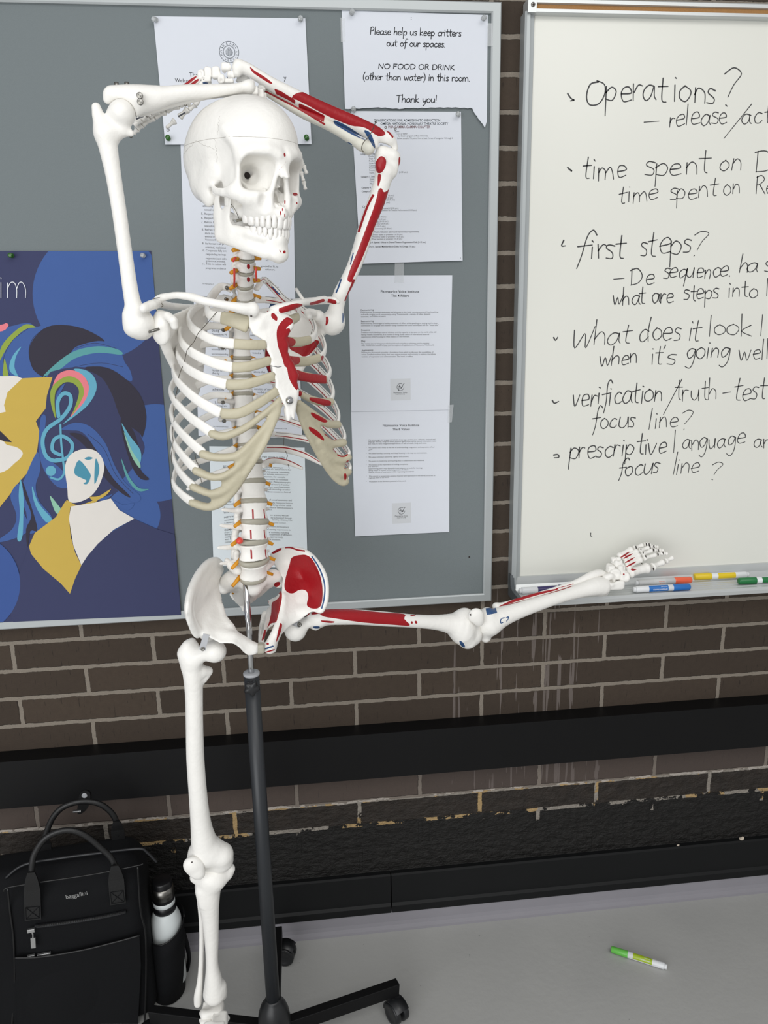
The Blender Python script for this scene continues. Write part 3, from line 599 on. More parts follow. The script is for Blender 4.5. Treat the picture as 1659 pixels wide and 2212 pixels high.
def values(mb, Y, Yf):
    x0, y0, s = 740, 590, 3.75
    def T(t, xa, xb, y, y2=None, bold=0.0, hs=1.0): px_line(mb, t, (x0+xa/s, y0+y/s), (x0+xb/s, y0+(y2 if y2 is not None else y)/s), Y, Yf, 1, bold, hs)
    T('Fitzmaurice Voice Institute', 326, 620, 1243, 1241, .02); T('The 8 Values', 404, 544, 1274, 1272, .02)
    for t, xa, xb, y in (('We encourage and engage individuals of any age, gender, race, ethnicity, national and', 208, 750, 1357), ('language identity, religious belief, physical appearance, ability, sexual orientation, caste', 208, 758, 1371), ('and class, to have integrated experiences of self in breath, body and voice.', 208, 681, 1388),
                         ('We center one\'s body as the site of understanding, integration, and expression of our', 210, 746, 1419), ('work.', 210, 242, 1437), ('We value humility, curiosity, and deep listening in the way we communicate.', 210, 684, 1466), ('We value individual autonomy, agency and consent.', 210, 536, 1496), ('We aspire to leadership and teaching that is collaborative and relational.', 210, 662, 1528),
                         ('We believe in the importance of holding complexity.', 211, 532, 1558), ('For example:', 211, 292, 1572), ('Experiencing one\'s own discomfort and pleasure as tools for learning', 212, 644, 1588), ('Being aware of oneself while being aware of others', 212, 532, 1602), ('Risking fullness of expression while respecting boundaries', 212, 578, 1617),
                         ('We commit to questioning systems of power and oppression in the world, so as not to', 213, 750, 1650), ('replicate them in our work.', 213, 378, 1664), ('We believe in the liberatory potential of the work.', 214, 515, 1694)): T(t, xa, xb, y, y-6)
    for y in (1355, 1417, 1464, 1494, 1526, 1556, 1648, 1692): T('-', 189, 194, y)
    fv_logo(mb, Y, Yf, 867, 1103, 7.3, (846.5, 1087, 888, 1129)); T('Fitzmaurice Voice', 424, 528, 1971, 1969, .02); T('INSTITUTE', 441, 512, 1985, 1983, 0, .8)
def frag(L):
    def f(mb, Y, Yf):
        for t, xa, xb, y, *r in L:
            px_line(mb, t, (xa, y), (xb, y+(xb-xa)*(r[1] if len(r) > 1 else 0.03)), Y, Yf, 2 if len(r) > 2 else 1, r[0] if r else 0.0, 1.05)
    return f
rules = frag([('ethnicity,', 438, 462, 447), ('sexual or', 442, 464, 455), ('5.', 435, 439, 464), ('Respect', 442, 461, 464), ('6.', 435, 439, 473), ('Respect', 442, 461, 473), ('7.', 435, 439, 482), ('Refrain f', 442, 462, 482), ('sexual in', 442, 463, 490), ('8.', 436, 440, 498), ('Refrain fr', 443, 465, 498), ('illicit drug', 443, 466, 506), ('events or in', 443, 470, 513), ('Voicework', 443, 467, 519.5),
    ('9.', 437, 441, 528), ('Be honest in all pr', 444, 485, 528), ('criminal, malicious', 444, 488, 536), ('10.', 437, 442, 543), ('Cooperate fully in t', 445, 489, 543), ('responding to inqu', 445, 488, 551), ('requested; and adm', 445, 489, 560), ('grievance process.', 445, 487, 565.5), ('11.', 438, 443, 572), ('Take no action whi', 445, 488, 572), ('programs, or the co', 445, 488, 581), ('goodwill of FI, its', 564, 601, 577), ('ctitioners.', 573, 594, 584), ('act', 574, 580, 564), ('The Fitzmaurice I', 436, 461, 614, .0, .04), ('11/18', 594, 602, 622)])
conduct = frag([('Committ', 455, 477, 690), ('before tak', 455, 479, 699), ('desig', 457, 474, 716), ('Operations M', 457, 489, 724), ('Privacy Comm', 457, 490, 731), ('taken in', 541, 559, 726), ('accordance w', 457, 489, 756), ('to corresponding', 457, 493, 766), ('tions will', 544, 563, 756), ('ve and a', 545, 563, 764), ('No set of rul', 458, 488, 802), ('the rig', 458, 474, 808), ('Commit', 458, 478, 815), ('ations that', 548, 573, 805), ('advances', 459, 484, 843), ('consists of unw', 549, 588, 842), ('verbal or', 556, 578, 849),
    ('2.', 464, 468, 871), ('Submi', 470, 487, 871), ('program', 470, 490, 878), ('The Fitzmaurice Institute', 460, 493, 922), ('Sexual Conduct Site. 11/18', 584, 619, 926)])
misc = [('SEXU', 482, 497, 1010, .03), ('behavio', 482, 503, 1016)]
misc += [(t, x, x2, y) for t, x, x2, y in (('a single episode, as well as', 562, 616, 988), ('harassment, intimate par', 566, 612, 1010.5), ('conduct of a sexual nature that', 568, 629, 1014.5), ('ect of threatening, intimidating,', 567, 626, 1020.5), ('duct includes nonconsensual', 567, 622, 1025.5), ('mponent. For example,', 571, 616, 1031), ('pervasive to constitute', 576, 622, 1036.5), ('conduct. Making photographs,', 574, 628, 1042), ('a sexual nature of another', 575, 626, 1047.5), ('conduct, even if the activity', 573, 626, 1053), ('ng such recordings or other', 572, 627, 1058), ('without consent is a form of', 574, 628, 1063.5),
    ('of sexual autonomy and', 581, 630, 1081), ('with the Fitzmaurice Institute', 579, 632, 1087), ('be bullying, whether subtle', 580, 629, 1092), ('o face or behind someone\'s', 580, 632, 1097.5), ('work.', 580, 588, 1102), ('on anyone, we can', 584, 623, 1114), ('lity is fostered through', 585, 630, 1119.5), ('tered by refraining from', 588, 631, 1124), ('orrective and disciplinary', 580, 624, 1138.5), ('of warning, requirements for', 577, 629, 1144.5), ('al activities, including', 581, 624, 1151), ('suspension of affiliation', 582, 630, 1155.5), ('appropriately', 584, 611, 1161), ('se situation.', 582, 606, 1166.5))]
misc += [('ofessional Conduct.', 584, 618, 1130, 0.0, 0.03, 1)]
misc += [(t, x, x2, y, b, -0.1) for t, x, x2, y, b in (('MISCOND', 479, 500, 1087, .03), ('consensual', 483, 505, 1091.5, 0), ('if', 484, 487, 1098, 0), ('of', 484, 489, 1104, 0), ('back, and dis', 484, 514, 1109, 0), ('SAFETY W', 484, 505, 1119, .03), ('nevertheless', 485, 512, 1125.5, 0), ('a sense of w', 485, 512, 1131, 0), ('COMPL', 485, 504, 1147, .03), ('action by FI may in', 485, 520, 1151.5, 0), ('behavior', 486, 508, 1156.5, 0), ('complai', 486, 505, 1162, 0), ('with FI. Any', 486, 512, 1167, 0), ('conse', 486, 500, 1173, 0))]
torn_px = [(745, 236), (752, 236.5), (760, 236), (768, 235), (775, 235.6), (783, 234.6), (792, 234), (800, 234), (808, 233.2), (817, 232.6), (824, 233.8), (832, 233), (840, 234.6), (848, 235.6), (856, 235), (862, 236.4), (870, 235.6), (876, 234), (885, 234.6), (893, 233.6), (902, 234.8), (911, 233.4), (920, 234.4), (930, 233), (940, 233.4), (950, 232.6), (958, 233.6), (967, 232.6), (975, 233.4), (984, 232.6), (994, 234), (1003, 233.4), (1010, 235.2), (1015, 233.6), (1020, 235.6), (1023, 243), (1026, 248), (1030, 252), (1032, 257), (1036, 261.5), (1039, 266), (1042, 269), (1044.5, 274), (1046.5, 277), (1048.5, 270), (1050.8, 262)]
sheet('notice_paper', [(389.5, 300), (632, 303), (638, 646), (401.5, 638)], -0.0206, 'white paper with numbered rules behind the skull, highest of the left column', content=rules, lift=0.002)
sheet('notice_paper', [(418, 640), (643, 648), (653, 946), (429, 941)], -0.0212, 'white printed paper behind the rib cage, middle of the left column', content=conduct, lift=0.002)
sheet('notice_paper', [(452, 964), (658, 967), (664.5, 1226), (461.5, 1222)], -0.0206, 'white printed paper behind the lower spine, lowest of the left column', content=frag(misc), mt='paper_w', lift=0.002)
sheet('welcome_paper', [(331, 35), (659.5, 39.5), (673, 312), (357.5, 313)], -0.0220, 'white paper with a round black university seal, above the skull', content=welcome, lift=0.003)
sheet('sign_paper', [(738, 22.5), (1054, 32.3), (1051, 262), (745, 236)], -0.0214, 'white sign with a torn lower edge about food and drink, top right of the pinboard', 'sign', content=critters, bottom=torn_px, lift=0.0035)
sheet('notice_paper', [(759, 240), (996, 241.5), (998.6, 563), (778.5, 570)], -0.0214, 'white paper headed qualifications for admission, just under the torn sign', content=qualif, lift=0.004)
sheet('notice_paper', [(752, 595), (977, 594.5), (971, 885), (759, 889)], -0.0212, 'white paper headed The 4 Pillars with a small round logo', content=pillars, lift=0.001)
sheet('notice_paper', [(758.5, 888), (971, 884), (970, 1148.5), (767, 1158)], -0.0206, 'white paper headed The 8 Values, directly below the 4 Pillars sheet', content=values, lift=0.002)
def tape(quad, Y, label):
    q = [at(x, y, Y) for x, y in quad]; V = q+[p+[0, 0.0002, 0] for p in q]
    tag(new('tape_strip', V, [(0, 3, 2, 1), (4, 5, 6, 7), (0, 1, 5, 4), (1, 2, 6, 5), (2, 3, 7, 6), (3, 0, 4, 7)], M['tape'], None, False), label, 'tape')
tape([(853, 568), (872, 568), (872.5, 611), (852, 611)], -0.0222, 'clear tape strip above The 4 Pillars heading')
tape([(1053, 50), (1064.5, 50), (1065, 100), (1052.5, 100)], -0.0278, 'clear tape strip at the right edge of the torn sign')
tape([(735.5, 38), (745, 38), (746, 91), (736.5, 91)], -0.0219, 'clear tape strip at the left edge of the torn sign')
tape([(968, 875), (980, 874), (976, 912), (967, 913)], -0.0224, 'clear tape strip joining the two logo sheets at their right edge')
def pushpin(px, py, Y, label, mt, lean, group='push pins on the pinboard'):
    b = at(px, py, Y); t = thing('push_pin', tuple(b), label, 'push pin', group); a = np.array([lean[0], -1.0, lean[1]]); a /= np.linalg.norm(a)
    MB().lathe(b+a*0.0022, a, [(0, .0008), (0.0004, .0042), (.0014, .0046), (.0026, .0030), (.0042, .0023), (.0085, .0027), (.0102, .0042), (.0112, .0048), (.0122, .0044), (.0126, .002)], 16).build('grip', M[mt], t, True)
    MB().tube([b+np.array([0, 0.004, 0]), b+a*0.003], 0.0006, 6).build('needle', M['needle'], t, True)
pushpin(338, 43, -0.0215, 'clear push pin at the top left of the seal paper', 'clear_pin', (-.25, -.25)); pushpin(649, 43, -0.0215, 'clear push pin at the top right of the seal paper', 'clear_pin', (.0, -.1))
pushpin(364, 300, -0.0245, 'green push pin at the lower left of the seal paper', 'green_pin', (.05, .0)); pushpin(663, 300, -0.0245, 'green push pin at the lower right of the seal paper', 'green_pin', (-.1, .05))
pushpin(759, 29, -0.021, 'clear push pin at the top left of the torn sign', 'clear_pin', (.05, -.1)); pushpin(1044, 40, -0.021, 'clear push pin at the top right of the torn sign', 'clear_pin', (-.1, -.2))
pushpin(764, 239, -0.021, 'clear push pin beside the forearm at the qualifications paper', 'clear_pin', (-.1, 0)); pushpin(990, 248, -0.021, 'clear push pin at the top right of the qualifications paper', 'clear_pin', (-.25, -.1))

# ------------------------------------------------------------------ poster
def clip_poly(P, Q):
    out = [tuple(p) for p in P]
    for i in range(len(Q)):
        a, b = np.array(Q[i]), np.array(Q[(i+1) % len(Q)]); n_ = np.array([-(b-a)[1], (b-a)[0]]); res = []
        for j in range(len(out)):
            p, q = np.array(out[j]), np.array(out[(j+1) % len(out)]); dp, dq = np.dot(p-a, n_), np.dot(q-a, n_)
            if dp >= 0: res.append(tuple(p))
            if (dp >= 0) != (dq >= 0): res.append(tuple(p+(q-p)*dp/(dp-dq)))
        out = res
        if not out: return []
    return out
def poster():
    pal = dict(navy=(50, 55, 92), blue=(58, 90, 152), blue2=(52, 82, 146), dark=(42, 38, 54), teal=(86, 154, 156), gold=(198, 168, 74), cream=(224, 219, 212), green=(140, 160, 62), pink=(226, 122, 132), sky=(96, 166, 190), eye=(70, 142, 166), white=(225, 228, 235), line=(40, 44, 74), mint=(140, 190, 165))
    names = list(pal); mats = [mat('poster_'+k, rgb(*pal[k]), 0.75, var=0.03, vscale=30) for k in names]; mb = MB(); S = 2.633; lay = [0]
    corner = [at(-260, 543, -0.0215)[[0, 2]], at(-222, 1351, -0.0215)[[0, 2]], at(392, 1326, -0.0215)[[0, 2]], at(326.5, 542, -0.0215)[[0, 2]]]
    def Yl(x, z):                                  # gentle bow towards the lower edge, linear between the slices
        k = math.floor(z/0.03); t = z/0.03-k; g = lambda q: min(max((1.25-q*0.03)/0.36, 0), 1)**2*-0.005-0.0222
        return g(k)+(g(k+1)-g(k))*t
    Q = [tuple(c) for c in corner]
    ctr = np.mean(corner, 0); 
    if sum(Q[i][0]*Q[(i+1) % 4][1]-Q[(i+1) % 4][0]*Q[i][1] for i in range(4)) < 0: Q = Q[::-1]
    def w2(x, y): return tuple(at(x/S, 520+y/S, -0.0215)[[0, 2]])
    def fill(P, col):
        if len(P) < 3: return
        lay[0] += 1; e = 0.00003*lay[0]
        for t in tri2d(P):                       # clip and slice triangle by triangle so that the sheet can bend
            tr_ = clip_poly([P[i] for i in t], Q)
            if len(tr_) < 3: continue
            zs = [p[1] for p in tr_]
            for k in range(int(math.floor(min(zs)/0.03)), int(math.floor(max(zs)/0.03))+1):
                band_ = cut(cut(tr_, k*0.03, 1), (k+1)*0.03, -1)
                if len(band_) > 2: mb.add([(p[0], Yl(*p)-e, p[1]) for p in band_], [(0, i, i+1) for i in range(1, len(band_)-1)], names.index(col))
    def cut(P, z, s):
        res = []
        for j in range(len(P)):
            p, q = P[j], P[(j+1) % len(P)]; dp, dq = (p[1]-z)*s, (q[1]-z)*s
            if dp >= 0: res.append(p)
            if (dp >= 0) != (dq >= 0): t = dp/(dp-dq); res.append((p[0]+(q[0]-p[0])*t, z))
        return res
    def sh(col, pts, sharp=False): fill([w2(x, y) for x, y in (pts if sharp else [tuple(p) for p in cr(pts, 4, True)])], col)
    def circ(col, x, y, r): fill([w2(x+r*math.cos(t), y+r*math.sin(t)) for t in np.linspace(0, 2*math.pi, 64, endpoint=False)], col)
    def line(col, pts, w, n=6):
        V, Fc = ribbon(np.array(cr(pts, n)), w); W_ = [w2(*p) for p in V]; lay[0] += 1; e = 0.00003*lay[0]; mb.add([(p[0], Yl(*p)-e, p[1]) for p in W_], Fc, names.index(col))
    fill(Q, 'navy')
    circ('blue', 560, 302, 374); circ('blue', 885, 1206, 277); circ('blue', 755, 1560, 158); circ('blue2', -165, 1950, 284)
    sh('blue', [(-331, 500), (-20, 500), (150, 467), (205, 490), (250, 480), (340, 486), (300, 560), (200, 650), (190, 730), (245, 772), (120, 782), (-20, 770), (-331, 770)])
    sh('dark', [(165, 640), (190, 560), (270, 490), (380, 480), (500, 510), (600, 580), (500, 640), (400, 700), (280, 770), (245, 775), (190, 730)])
    sh('blue', [(400, 640), (440, 600), (560, 570), (640, 590), (690, 640), (710, 690), (742, 740), (742, 800), (600, 720), (480, 722), (360, 745), (260, 775), (340, 690)])
    sh('teal', [(245, 773), (330, 690), (430, 625), (560, 600), (670, 618), (692, 648), (560, 637), (430, 668), (335, 735)])
    for c_ in ([(250, 772), (340, 745), (450, 712), (580, 695), (700, 718)], [(430, 612), (540, 582), (660, 612)]): line('line', c_, 2.2)
    sh('pink', [(-331, 480), (-20, 480), (35, 468), (46, 488), (-20, 520), (-331, 520)]); sh('green', [(205, 492), (150, 475), (80, 520), (10, 600), (-10, 700), (40, 610), (110, 530), (160, 498)])
    line('line', [(160, 500), (70, 570), (20, 680), (60, 770)], 2.2); line('line', [(250, 500), (185, 560), (165, 640), (190, 730), (245, 772)], 2.2)
    sh('sky', [(122, 602), (80, 645), (56, 700), (60, 745), (102, 770), (84, 720), (92, 660)]); sh('green', [(28, 670), (20, 720), (18, 765), (48, 768)])
    sh('navy', [(270, 775), (330, 735), (480, 720), (600, 780), (690, 900), (790, 1090), (820, 1200), (720, 1330), (600, 1440), (400, 1500), (330, 1560), (230, 1480), (205, 1300), (215, 1100), (250, 960)])
    sh('dark', [(480, 722), (610, 722), (720, 790), (800, 880), (834, 1000), (812, 1115), (790, 1090), (690, 1010), (640, 880), (580, 780)])
    sh('dark', [(690, 1010), (760, 1080), (795, 1200), (800, 1300), (850, 1355), (800, 1352), (750, 1280), (700, 1120)])
    sh('cream', [(-331, 770), (-20, 770), (125, 782), (120, 900), (60, 990), (-20, 1000), (-331, 1000)]); sh('gold', [(128, 782), (200, 778), (300, 774), (268, 880), (260, 955), (205, 1026), (226, 1085), (214, 1180), (188, 1285), (110, 1372), (52, 1450), (-20, 1540), (-331, 1540), (-331, 985), (-20, 985), (34, 972), (24, 935), (44, 862)], True)
    sh('cream', [(-331, 1130), (-20, 1130), (40, 1160), (100, 1176), (131, 1212), (88, 1262), (-20, 1325), (-331, 1325)]); sh('dark', [(-331, 1060), (-20, 1060), (70, 1146), (30, 1142), (-20, 1122), (-331, 1122)], True)
    sh('blue', [(232, 1010), (262, 1000), (255, 1120), (275, 1230), (350, 1300), (420, 1390), (330, 1400), (250, 1300), (222, 1180)])
    sh('blue', [(215, 1200), (230, 1300), (205, 1390), (225, 1480), (300, 1580), (230, 1640), (165, 1660), (150, 1540), (110, 1450), (150, 1330)]); sh('blue', [(60, 1450), (110, 1380), (120, 1500), (160, 1600), (150, 1660), (60, 1700), (-20, 1710), (70, 1640), (95, 1560)])
    sh('sky', [(118, 1355), (135, 1450), (135, 1560), (128, 1690), (100, 1695), (115, 1560), (108, 1450)]); sh('dark', [(130, 1370), (170, 1480), (215, 1640), (175, 1650), (160, 1740), (150, 1640), (180, 1560), (140, 1450)]); sh('sky', [(185, 1395), (220, 1490), (300, 1585), (265, 1600), (215, 1530), (190, 1460)])
    sh('mint', [(285, 1450), (330, 1500), (352, 1535), (320, 1548)])
    sh('blue', [(350, 1070), (430, 1034), (520, 1060), (600, 1150), (650, 1270), (710, 1370), (800, 1452), (770, 1488), (690, 1440), (600, 1330), (540, 1180), (470, 1090), (400, 1078)])
    sh('dark', [(395, 1095), (470, 1105), (550, 1190), (640, 1345), (742, 1452), (700, 1440), (600, 1350), (520, 1210), (450, 1135)]); line('line', [(500, 1100), (590, 1180), (660, 1330), (760, 1440)], 2.5)
    sh('teal', [(690, 1235), (735, 1340), (790, 1405), (848, 1412), (785, 1422), (722, 1350)]); sh('sky', [(692, 1038), (740, 1110), (800, 1192), (796, 1262), (750, 1190)]); sh('mint', [(705, 1085), (750, 1190), (796, 1262), (794, 1292), (745, 1215)])
    sh('blue', [(640, 1470), (700, 1500), (765, 1492), (730, 1532), (660, 1500)]); sh('blue', [(560, 1470), (640, 1440), (655, 1430), (600, 1475)])
    sh('sky', [(420, 731), (490, 736), (540, 780), (549, 850), (505, 930), (430, 995), (360, 1042), (420, 980), (480, 900), (506, 840), (490, 785)]); sh('pink', [(300, 835), (330, 762), (400, 735), (470, 762), (506, 825), (490, 900), (435, 970), (402, 1000), (445, 920), (472, 850), (450, 800), (400, 772), (345, 790)]); sh('green', [(318, 1010), (292, 930), (290, 850), (330, 797), (390, 770), (450, 792), (480, 855), (460, 915), (412, 990), (440, 910), (450, 850), (420, 812), (370, 806), (322, 850), (312, 915)])
    sh('blue', [(322, 985), (316, 900), (340, 840), (370, 815), (330, 900)])
    line('sky', [(345, 1045), (350, 1150), (362, 1260), (366, 1320), (336, 1356), (290, 1345)], 12); circ('sky', 291, 1308, 29)
    line('sky', [(335, 1000), (330, 920), (360, 870), (400, 880), (400, 940), (350, 1010), (270, 1070), (244, 1140), (262, 1220), (310, 1250), (380, 1238)], 22, 8); line('sky', [(345, 1218), (300, 1190), (310, 1130), (360, 1112), (410, 1150), (405, 1205), (370, 1240), (320, 1245)], 20, 8)
    sh('cream', [(490, 1182), (560, 1205), (595, 1280), (570, 1380), (520, 1450), (450, 1485), (395, 1480), (384, 1400), (372, 1280), (410, 1210)])
    sh('eye', [(455, 1248), (512, 1318), (515, 1350), (498, 1382), (476, 1380), (492, 1362), (430, 1330), (428, 1288)]); sh('eye', [(482, 1238), (505, 1228), (530, 1235), (505, 1246)]); sh('eye', [(545, 1240), (566, 1290), (556, 1350), (538, 1378)])
    sh('navy', [(165, 1745), (300, 1700), (560, 1700), (765, 1580), (900, 1640), (1100, 1700), (1100, 2220), (100, 2220), (60, 2100), (110, 1900)], True); circ('blue2', -165, 1950, 284)
    sh('gold', [(375, 1478), (402, 1508), (395, 1580), (405, 1680), (430, 1770), (466, 1843), (430, 1920), (402, 2003), (350, 1945), (250, 1862), (180, 1778), (168, 1735), (200, 1660), (320, 1570)], True)
    sh('gold', [(380, 1472), (440, 1502), (520, 1480), (560, 1455), (545, 1485), (440, 1514), (398, 1512)]); sh('gold', [(632, 1410), (600, 1450), (540, 1477), (512, 1456), (565, 1450)])
    sh('cream', [(405, 1510), (540, 1488), (632, 1464), (680, 1530), (766, 1579), (650, 1640), (560, 1720), (500, 1790), (466, 1842), (420, 1730), (394, 1580)], True)
    for st in ([(8, 238), (8, 325)], [(45, 240), (45, 325)], [(45, 275), (62, 240), (84, 240), (97, 275), (97, 325)], [(97, 275), (112, 240), (132, 240), (147, 275), (147, 325)]): line('white', st, 4.2)
    line('white', [(7, 210), (9, 216)], 4.5)
    o = mb.build('poster', mats, None, False); tag(o, 'blue poster with stylised faces and a treble clef on the left of the pinboard', 'poster')
poster()
pushpin(27, 552.5, -0.023, 'green push pin in the top edge of the blue poster', 'green_pin', (0, 0)); pushpin(310.5, 552.5, -0.023, 'clear push pin in the top right corner of the blue poster', 'clear_pin', (0, 0))

# ------------------------------------------------------------------ whiteboard
wt = thing('whiteboard', (1.25, -0.012, 0.88), 'large whiteboard with handwritten notes and a silver tray, right of the pinboard', 'whiteboard')
MB().box((0.478, BY, 0.905), (2.10, -0.002, 2.09)).build('panel', M['wb'], wt)
fb = MB(); V = []; prof = [(0.470, 0.0), (0.470, -0.030), (0.4735, -0.033), (0.480, -0.033), (0.4815, -0.027), (0.490, -0.025), (0.492, -0.0205), (0.492, -0.002)]
n = len(prof)
for z in (0.905, 2.09): V += [(x, y, z) for x, y in prof]
fb.add(V, [[i, (i+1) % n, n+(i+1) % n, n+i] for i in range(n)]+[list(range(n))[::-1], list(range(n, 2*n))]); fb.build('frame_stile', M['alu'], wt)
tr = MB(); prof = [(-0.002, 2.111), (-0.036, 2.111), (-0.038, 2.109), (-0.038, 2.103), (-0.031, 2.102), (-0.031, 2.0935), (-0.038, 2.0925), (-0.038, 2.087), (-0.036, 2.0855), (-0.002, 2.0855)]; n = len(prof); V = []
for x in (0.474, 2.10): V += [(x, y, z) for y, z in prof]
tr.add(V, [[i, (i+1) % n, n+(i+1) % n, n+i][::-1] for i in range(n)]+[list(range(n)), list(range(n, 2*n))[::-1]]); rail = tr.build('map_rail', M['alu_bright'], wt)
MB().box((0.4905, -0.0325, 2.0935), (2.10, -0.030, 2.102)).build('cork_strip', M['cork'], rail)
MB().obox((0.4815, -0.0375, 2.098), ((0, 1, 0), (1, 0, 0), (0, 0, 1)), (0.0022, 0.0085, 0.0125), 0, 0.001).build('end_cap', M['alu_bright'], rail)
sc_ = MB().lathe((0.4825, -0.0397, 2.0985), (0, -1, 0), [(0, .0042), (.001, .0042), (.0016, .003)], 16); sc_.build('screw', M['steel'], rail, True)
sx_ = MB().box((0.4800, -0.0416, 2.0979), (0.4850, -0.0412, 2.0991), 0).box((0.4819, -0.0416, 2.096), (0.4831, -0.0412, 2.101), 0); sx_.build('screw_slot', M['hole'], rail)
# tray: back flange, ribbed floor, front lip
ty = MB(); prof = [(-0.018, 0.935), (-0.026, 0.935), (-0.028, 0.917), (-0.036, 0.9035)]
for k in range(5): y = -0.042-k*0.0125; prof += [(y, 0.9025), (y-0.003, 0.905), (y-0.0065, 0.905), (y-0.0095, 0.9025)]
prof += [(-0.1045, 0.903), (-0.108, 0.9085), (-0.1115, 0.9085), (-0.1125, 0.902), (-0.1115, 0.8935), (-0.104, 0.8925), (-0.018, 0.897)]; n = len(prof); V = []
for x in (0.474, 2.10): V += [(x, y, z) for y, z in prof]
ty.add(V, [[i, (i+1) % n, n+(i+1) % n, n+i][::-1] for i in range(n)]); 
for k in (0, n): ty.f += [[k+a for a in t] for t in tri2d(prof)]; ty.m += [0]*(len(ty.f)-len(ty.m))
tray = ty.build('marker_tray', M['alu_bright'], wt)
ec = MB(); P_ = [(-0.016, 0.942), (-0.032, 0.942), (-0.036, 0.918), (-0.050, 0.9105), (-0.111, 0.9105), (-0.1135, 0.905), (-0.112, 0.891), (-0.016, 0.889)]; n = len(P_)
ec.add([(x, y, z) for x in (0.4665, 0.4755) for y, z in P_], [[i, (i+1) % n, n+(i+1) % n, n+i][::-1] for i in range(n)]+[list(range(n)), list(range(n, 2*n))[::-1]]); ec.build('end_cap', M['alu_dark'], tray)
WL = []
def wb(lines):
    for t, p0, p1, xh, w, sl in lines:
        mb = MB(); hand_line(mb, t, p0, p1, xh, w*.78, BY, None, 0, sl+.06, 0.055); mb.build('handwritten_word', M['marker_ink'], wt)
def stroke(mb, pts, w):
    W_ = np.array([at(a, b, BY)[[0, 2]] for a, b in cr(pts, 4)]); V, Fc = ribbon(W_, w*mpp(at(*pts[0], BY))*np.array([1, .8, .6])); mb.add([(p[0], BY-0.00015, p[1]) for p in V], Fc)
wb([('O', (1262, 228), (1304, 227), 28, 4.2, .08), ('perat', (1306, 218), (1443, 218), 34, 4, .0), ('ions', (1450, 218), (1546, 226), 33, 4, 0), ('?', (1550, 229), (1592, 228), 42, 3.6, .1)])
wb([('-', (1388, 278), (1424, 276), 22, 2.6, 0), ('release', (1443, 275), (1572, 268), 24, 3.2, .0), ('/', (1566, 285), (1600, 283), 24, 2.8, .1), ('act', (1600, 268), (1668, 266), 24, 3.2, .0)])
wb([('time', (1256, 388), (1352, 380), 27, 3.6, 0), ('spent', (1390, 380), (1532, 375), 27, 3.4, 0), ('on', (1552, 370), (1602, 371), 25, 3.2, .1), ('D', (1624, 372), (1674, 372), 25, 3.2, 0)])
wb([('time', (1334, 440), (1425, 428), 22, 3.2, 0), ('spent', (1441, 433), (1550, 422), 22, 3, 0), ('on', (1562, 422), (1602, 421), 22, 3, 0), ('Re', (1628, 421), (1672, 420), 22, 3, 0)])
wb([('f', (1243, 560), (1274, 560), 30, 4, .1), ('irst', (1272, 561), (1352, 556), 30, 4, 0), ('steps', (1376, 556), (1496, 546), 30, 3.6, 0), ('?', (1488, 552), (1526, 552), 30, 2.8, .15)])
wb([('-', (1320, 612), (1350, 611), 18, 2.8, 0), ('De', (1358, 615), (1412, 612), 21, 3.4, 0), ('sequence.', (1432, 602), (1580, 598), 21, 3.4, .1), ('has', (1592, 588), (1664, 586), 22, 3.2, .1)])
wb([('what', (1318, 660), (1396, 656), 20, 3.4, 0), ('are', (1408, 656), (1455, 653), 20, 3.4, 0), ('steps', (1474, 651), (1554, 644), 20, 3.4, 0), ('into', (1570, 642), (1638, 640), 20, 3.2, 0), ('l', (1650, 640), (1664, 640), 19, 3, 0)])
wb([('W', (1230, 750), (1282, 748), 28, 3.4, .1), ('hat', (1280, 747), (1362, 740), 25, 3.2, .05), ('does', (1381, 738), (1468, 734), 26, 3.4, .05), ('it', (1482, 737), (1512, 736), 26, 3.2, .1), ('look', (1526, 726), (1622, 724), 22, 3, 0), ('li', (1639, 726), (1668, 726), 26, 2.8, 0)])
wb([('when', (1291, 792), (1379, 784), 20, 3.4, .05), ('it', (1404, 788), (1430, 787), 22, 3.2, 0), ("'s", (1428, 790), (1462, 789), 22, 3.4, 0), ('going', (1480, 776), (1576, 772), 22, 3.4, .1), ('well', (1594, 778), (1664, 776), 23, 3.2, 0)])
wb([('verification', (1234, 878), (1434, 868), 25, 3.6, .05), ('/', (1432, 878), (1456, 876), 26, 2.8, .1), ('truth', (1457, 866), (1552, 862), 24, 2.9, 0), ('-', (1558, 862), (1578, 861), 20, 2.8, 0), ('test', (1583, 866), (1654, 862), 26, 3.2, .1)])
wb([('focus', (1274, 926), (1372, 922), 23, 3.3, .05), ('line', (1400, 928), (1466, 922), 22, 3, .05), ('?', (1462, 928), (1490, 928), 21, 2.6, .1)])
wb([('prescriptive', (1226, 992), (1440, 980), 24, 3.6, .05), ('l', (1448, 978), (1464, 977), 24, 2.8, 0), ('anguage', (1470, 972), (1606, 962), 21, 3, .05), ('are', (1626, 968), (1676, 966), 19, 3, 0)])
wb([('focus', (1332, 1030), (1424, 1022), 21, 3.4, .15), ('line', (1450, 1026), (1510, 1020), 21, 2.9, .1), ('?', (1526, 1036), (1556, 1036), 22, 2.4, .15)])
for q in ([(1226, 202), (1233, 212), (1240, 216)], [(1240, 216), (1232, 218)], [(1226, 362), (1235, 370), (1233, 366)], [(1218, 519), (1213, 531), (1222, 531)], [(1196, 729), (1200, 735), (1205, 728)], [(1193, 865), (1198, 871), (1207, 867)], [(1196, 983), (1205, 982), (1207, 988), (1197, 989)], [(1276, 1151), (1276, 1158), (1279, 1158)]):
    bl = MB(); stroke(bl, q, 2.0 if q[0][1] > 1100 else 3.6); bl.build('bullet_mark', M['marker_ink'], wt)

